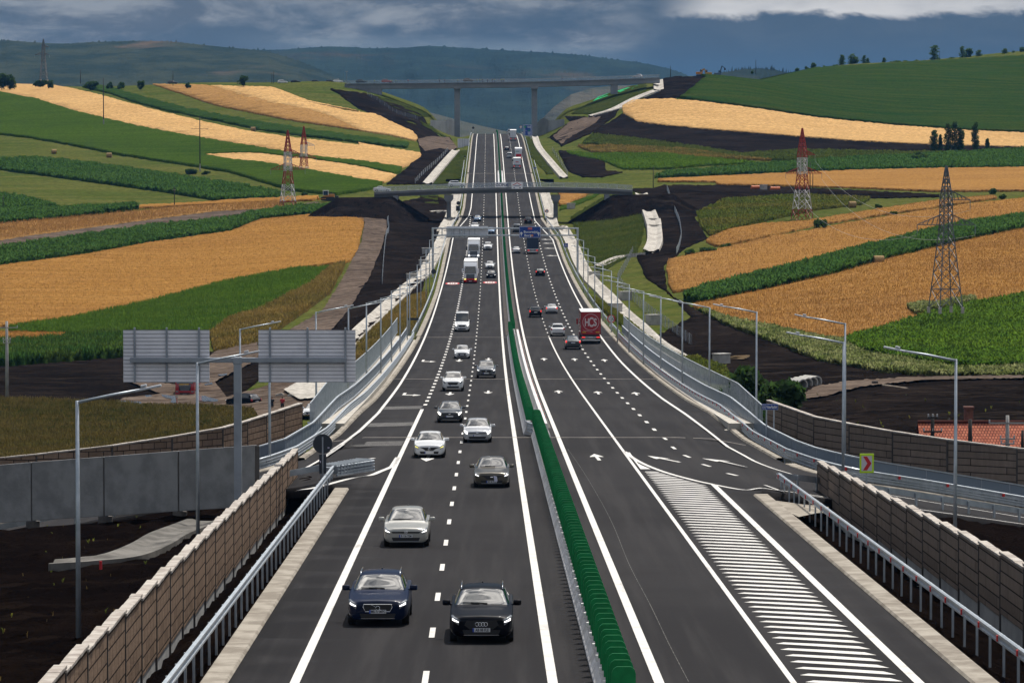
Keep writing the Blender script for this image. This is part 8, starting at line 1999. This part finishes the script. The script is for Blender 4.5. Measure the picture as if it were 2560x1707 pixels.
# ------------------------------------------------------------------ people
M_SKIN = mat('skin', (.36, .20, .13), None, .6); M_HAIR = mat('hair_dark', (.02, .014, .01), None, .7)
def person(label, loc, rz, top, bottom, group=None, pose=0.0, vest=None):
    r = thing('person', label, 'person', loc, rz, group)
    J = [(0, 0, .95), (0, 0, 1.18), (0, 0, 1.40), (0, 0, 1.50), (0, .0, 1.58), (0, .01, 1.68), (0, 0, 1.74),
         (.19, 0, 1.40), (.25, .02, 1.12), (.26, -.05 - pose, .86), (.26, -.07 - pose, .77), (-.19, 0, 1.40), (-.25, .02, 1.12), (-.26, -.03, .86), (-.26, -.04, .77),
         (.10, 0, .88), (.115, -.02, .48), (.12, .02, .09), (.12, -.13, .03), (-.10, 0, .88), (-.115, .01, .48), (-.12, .03, .09), (-.12, -.12, .03)]
    E = [(0, 1), (1, 2), (2, 3), (3, 4), (4, 5), (5, 6), (2, 7), (7, 8), (8, 9), (9, 10), (2, 11), (11, 12), (12, 13), (13, 14), (0, 15), (15, 16), (16, 17), (17, 18), (0, 19), (19, 20), (20, 21), (21, 22)]
    Rd = [.14, .13, .14, .06, .085, .105, .05, .07, .05, .035, .04, .07, .05, .035, .04, .095, .065, .045, .04, .095, .065, .045, .04]
    me = bpy.data.meshes.new('body'); me.from_pydata(J, E, []); o = bpy.data.objects.new('body', me); COL.objects.link(o)
    md = o.modifiers.new('skin', 'SKIN'); o.modifiers.new('sub', 'SUBSURF').levels = 1
    for i, v in enumerate(me.skin_vertices[0].data): v.radius = (Rd[i], Rd[i] * .85); v.use_root = (i == 0)
    dg = bpy.context.evaluated_depsgraph_get(); m2 = bpy.data.meshes.new_from_object(o.evaluated_get(dg)); bpy.data.objects.remove(o)
    o = link('body', m2, M_SKIN, r, True)
    def cloth(nm, segs, m):
        mb = MB()
        for P, q in segs: mb.tube(P, q, 10)
        return mb.build(nm, m, r, True)
    cloth('shirt', [([(0, 0, .90), (0, 0, 1.2), (0, 0, 1.38), (0, 0, 1.47)], [.165, .16, .175, .08]), ([(.12, 0, 1.41), (.21, 0, 1.37), (.25, .02, 1.18)], [.09, .085, .065]), ([(-.12, 0, 1.41), (-.21, 0, 1.37), (-.25, .02, 1.18)], [.09, .085, .065])], top)
    cloth('trousers' if bottom is not M_SBLACK else 'shorts', [([(0, 0, .98), (0, 0, .84)], [.17, .165])] + [([(s * .09, 0, .92), (s * .115, -.01, .5)] + ([(s * .12, .02, .12)] if bottom is not M_SBLACK else []), [.11, .085] + ([.07] if bottom is not M_SBLACK else [])) for s in (-1, 1)], bottom)
    cloth('hair', [([(0, .03, 1.66), (0, .03, 1.72), (0, .02, 1.77)], [.10, .105, .05])], M_HAIR)
    if vest: cloth('vest', [([(0, 0, .94), (0, 0, 1.2), (0, 0, 1.38)], [.18, .175, .19])], vest)
    for s in (-1, 1): mb = MB(); mb.bbox((s * .12, -.06, .05), (.10, .28, .10), .03); mb.build('shoe', M_SBLACK, r)
    return r
M_CLR = mat('cloth_red', (.38, .02, .03), None, .8); M_CLY = mat('cloth_yellow', (.55, .62, .03), None, .8); M_CLD = mat('cloth_dark', (.02, .022, .03), None, .8); M_CLB = mat('cloth_blue', (.05, .07, .14), None, .8)
q = tq(680, 1029, 0, 260); person('person in black shirt and shorts standing left of the one in red', (q.x, q.y, q.z + .06), .4, M_CLD, M_SBLACK)
q = tq(706, 1029, 0, 260); person('person in a red top and black shorts beside the concrete wing walls', (q.x, q.y, q.z + .06), -.2, M_CLR, M_SBLACK)
bridge_people = [(278, 'y', 'nearest the left end'), (392, 'y', 'just right of the red car'), (416, 'y', 'second right of the red car'), (497, 'r', 'alone left of the left pier'), (702, 'd', 'left one of a pair'), (736, 'd', 'right one of a pair'), (822, 'y', 'right above the left pier'), (948, 'y', 'first of the group between the piers'), (966, 'y', 'second of the group between the piers'), (984, 'd', 'third of the group between the piers'), (1016, 'd', 'fourth of the group between the piers'), (1048, 'd', 'fifth of the group between the piers'), (1063, 'y', 'sixth of the group between the piers'), (1107, 'y', 'seventh of the group between the piers'), (1121, 'y', 'last of the group between the piers'), (1504, 'd', 'alone on the right part')]
proto = {}
wd = {'y': 'in a yellow vest', 'r': 'in a red top', 'd': 'in dark clothes'}
for x, c, lb in bridge_people:
    u = 830 + x * .38265; i = min(range(len(hP)), key=lambda k: abs(hP[k].x - at(u, 205, YB).x)); z = hP[i].z; loc = Vector((at(u, 205, YB - 3.6).x, YB - 3.6, z + .02)); lab = f'person {wd[c]} on the high bridge, {lb}'.replace(' of the group between the piers', ' in the group between piers')
    if c not in proto: proto[c] = person(lab, loc, 0, {'y': M_CLB, 'r': M_CLR, 'd': M_CLD}[c], M_CLB, 'people on the high bridge', vest=M_CLY if c == 'y' else None)
    else: dup(proto[c], loc, random.uniform(-1, 1), lab, 'people on the high bridge')
# ------------------------------------------------------------------ air
mb = MB(); mb.box((0, 3550, 77), (6400, 7200, 250)); hz = mb.build('haze', bpy.data.materials.new('haze_air')); tag(hz, kind='stuff')
hm = hz.data.materials[0]; hm.use_nodes = True; nt = hm.node_tree; nt.nodes.clear()
ho = N(nt, 'ShaderNodeOutputMaterial'); hv = N(nt, 'ShaderNodeVolumePrincipled')
hv.inputs['Color'].default_value = (.13, .44, 1.0, 1); hv.inputs['Density'].default_value = 2.4e-5; hv.inputs['Anisotropy'].default_value = .1
L(nt, hv, 0, ho, 'Volume')
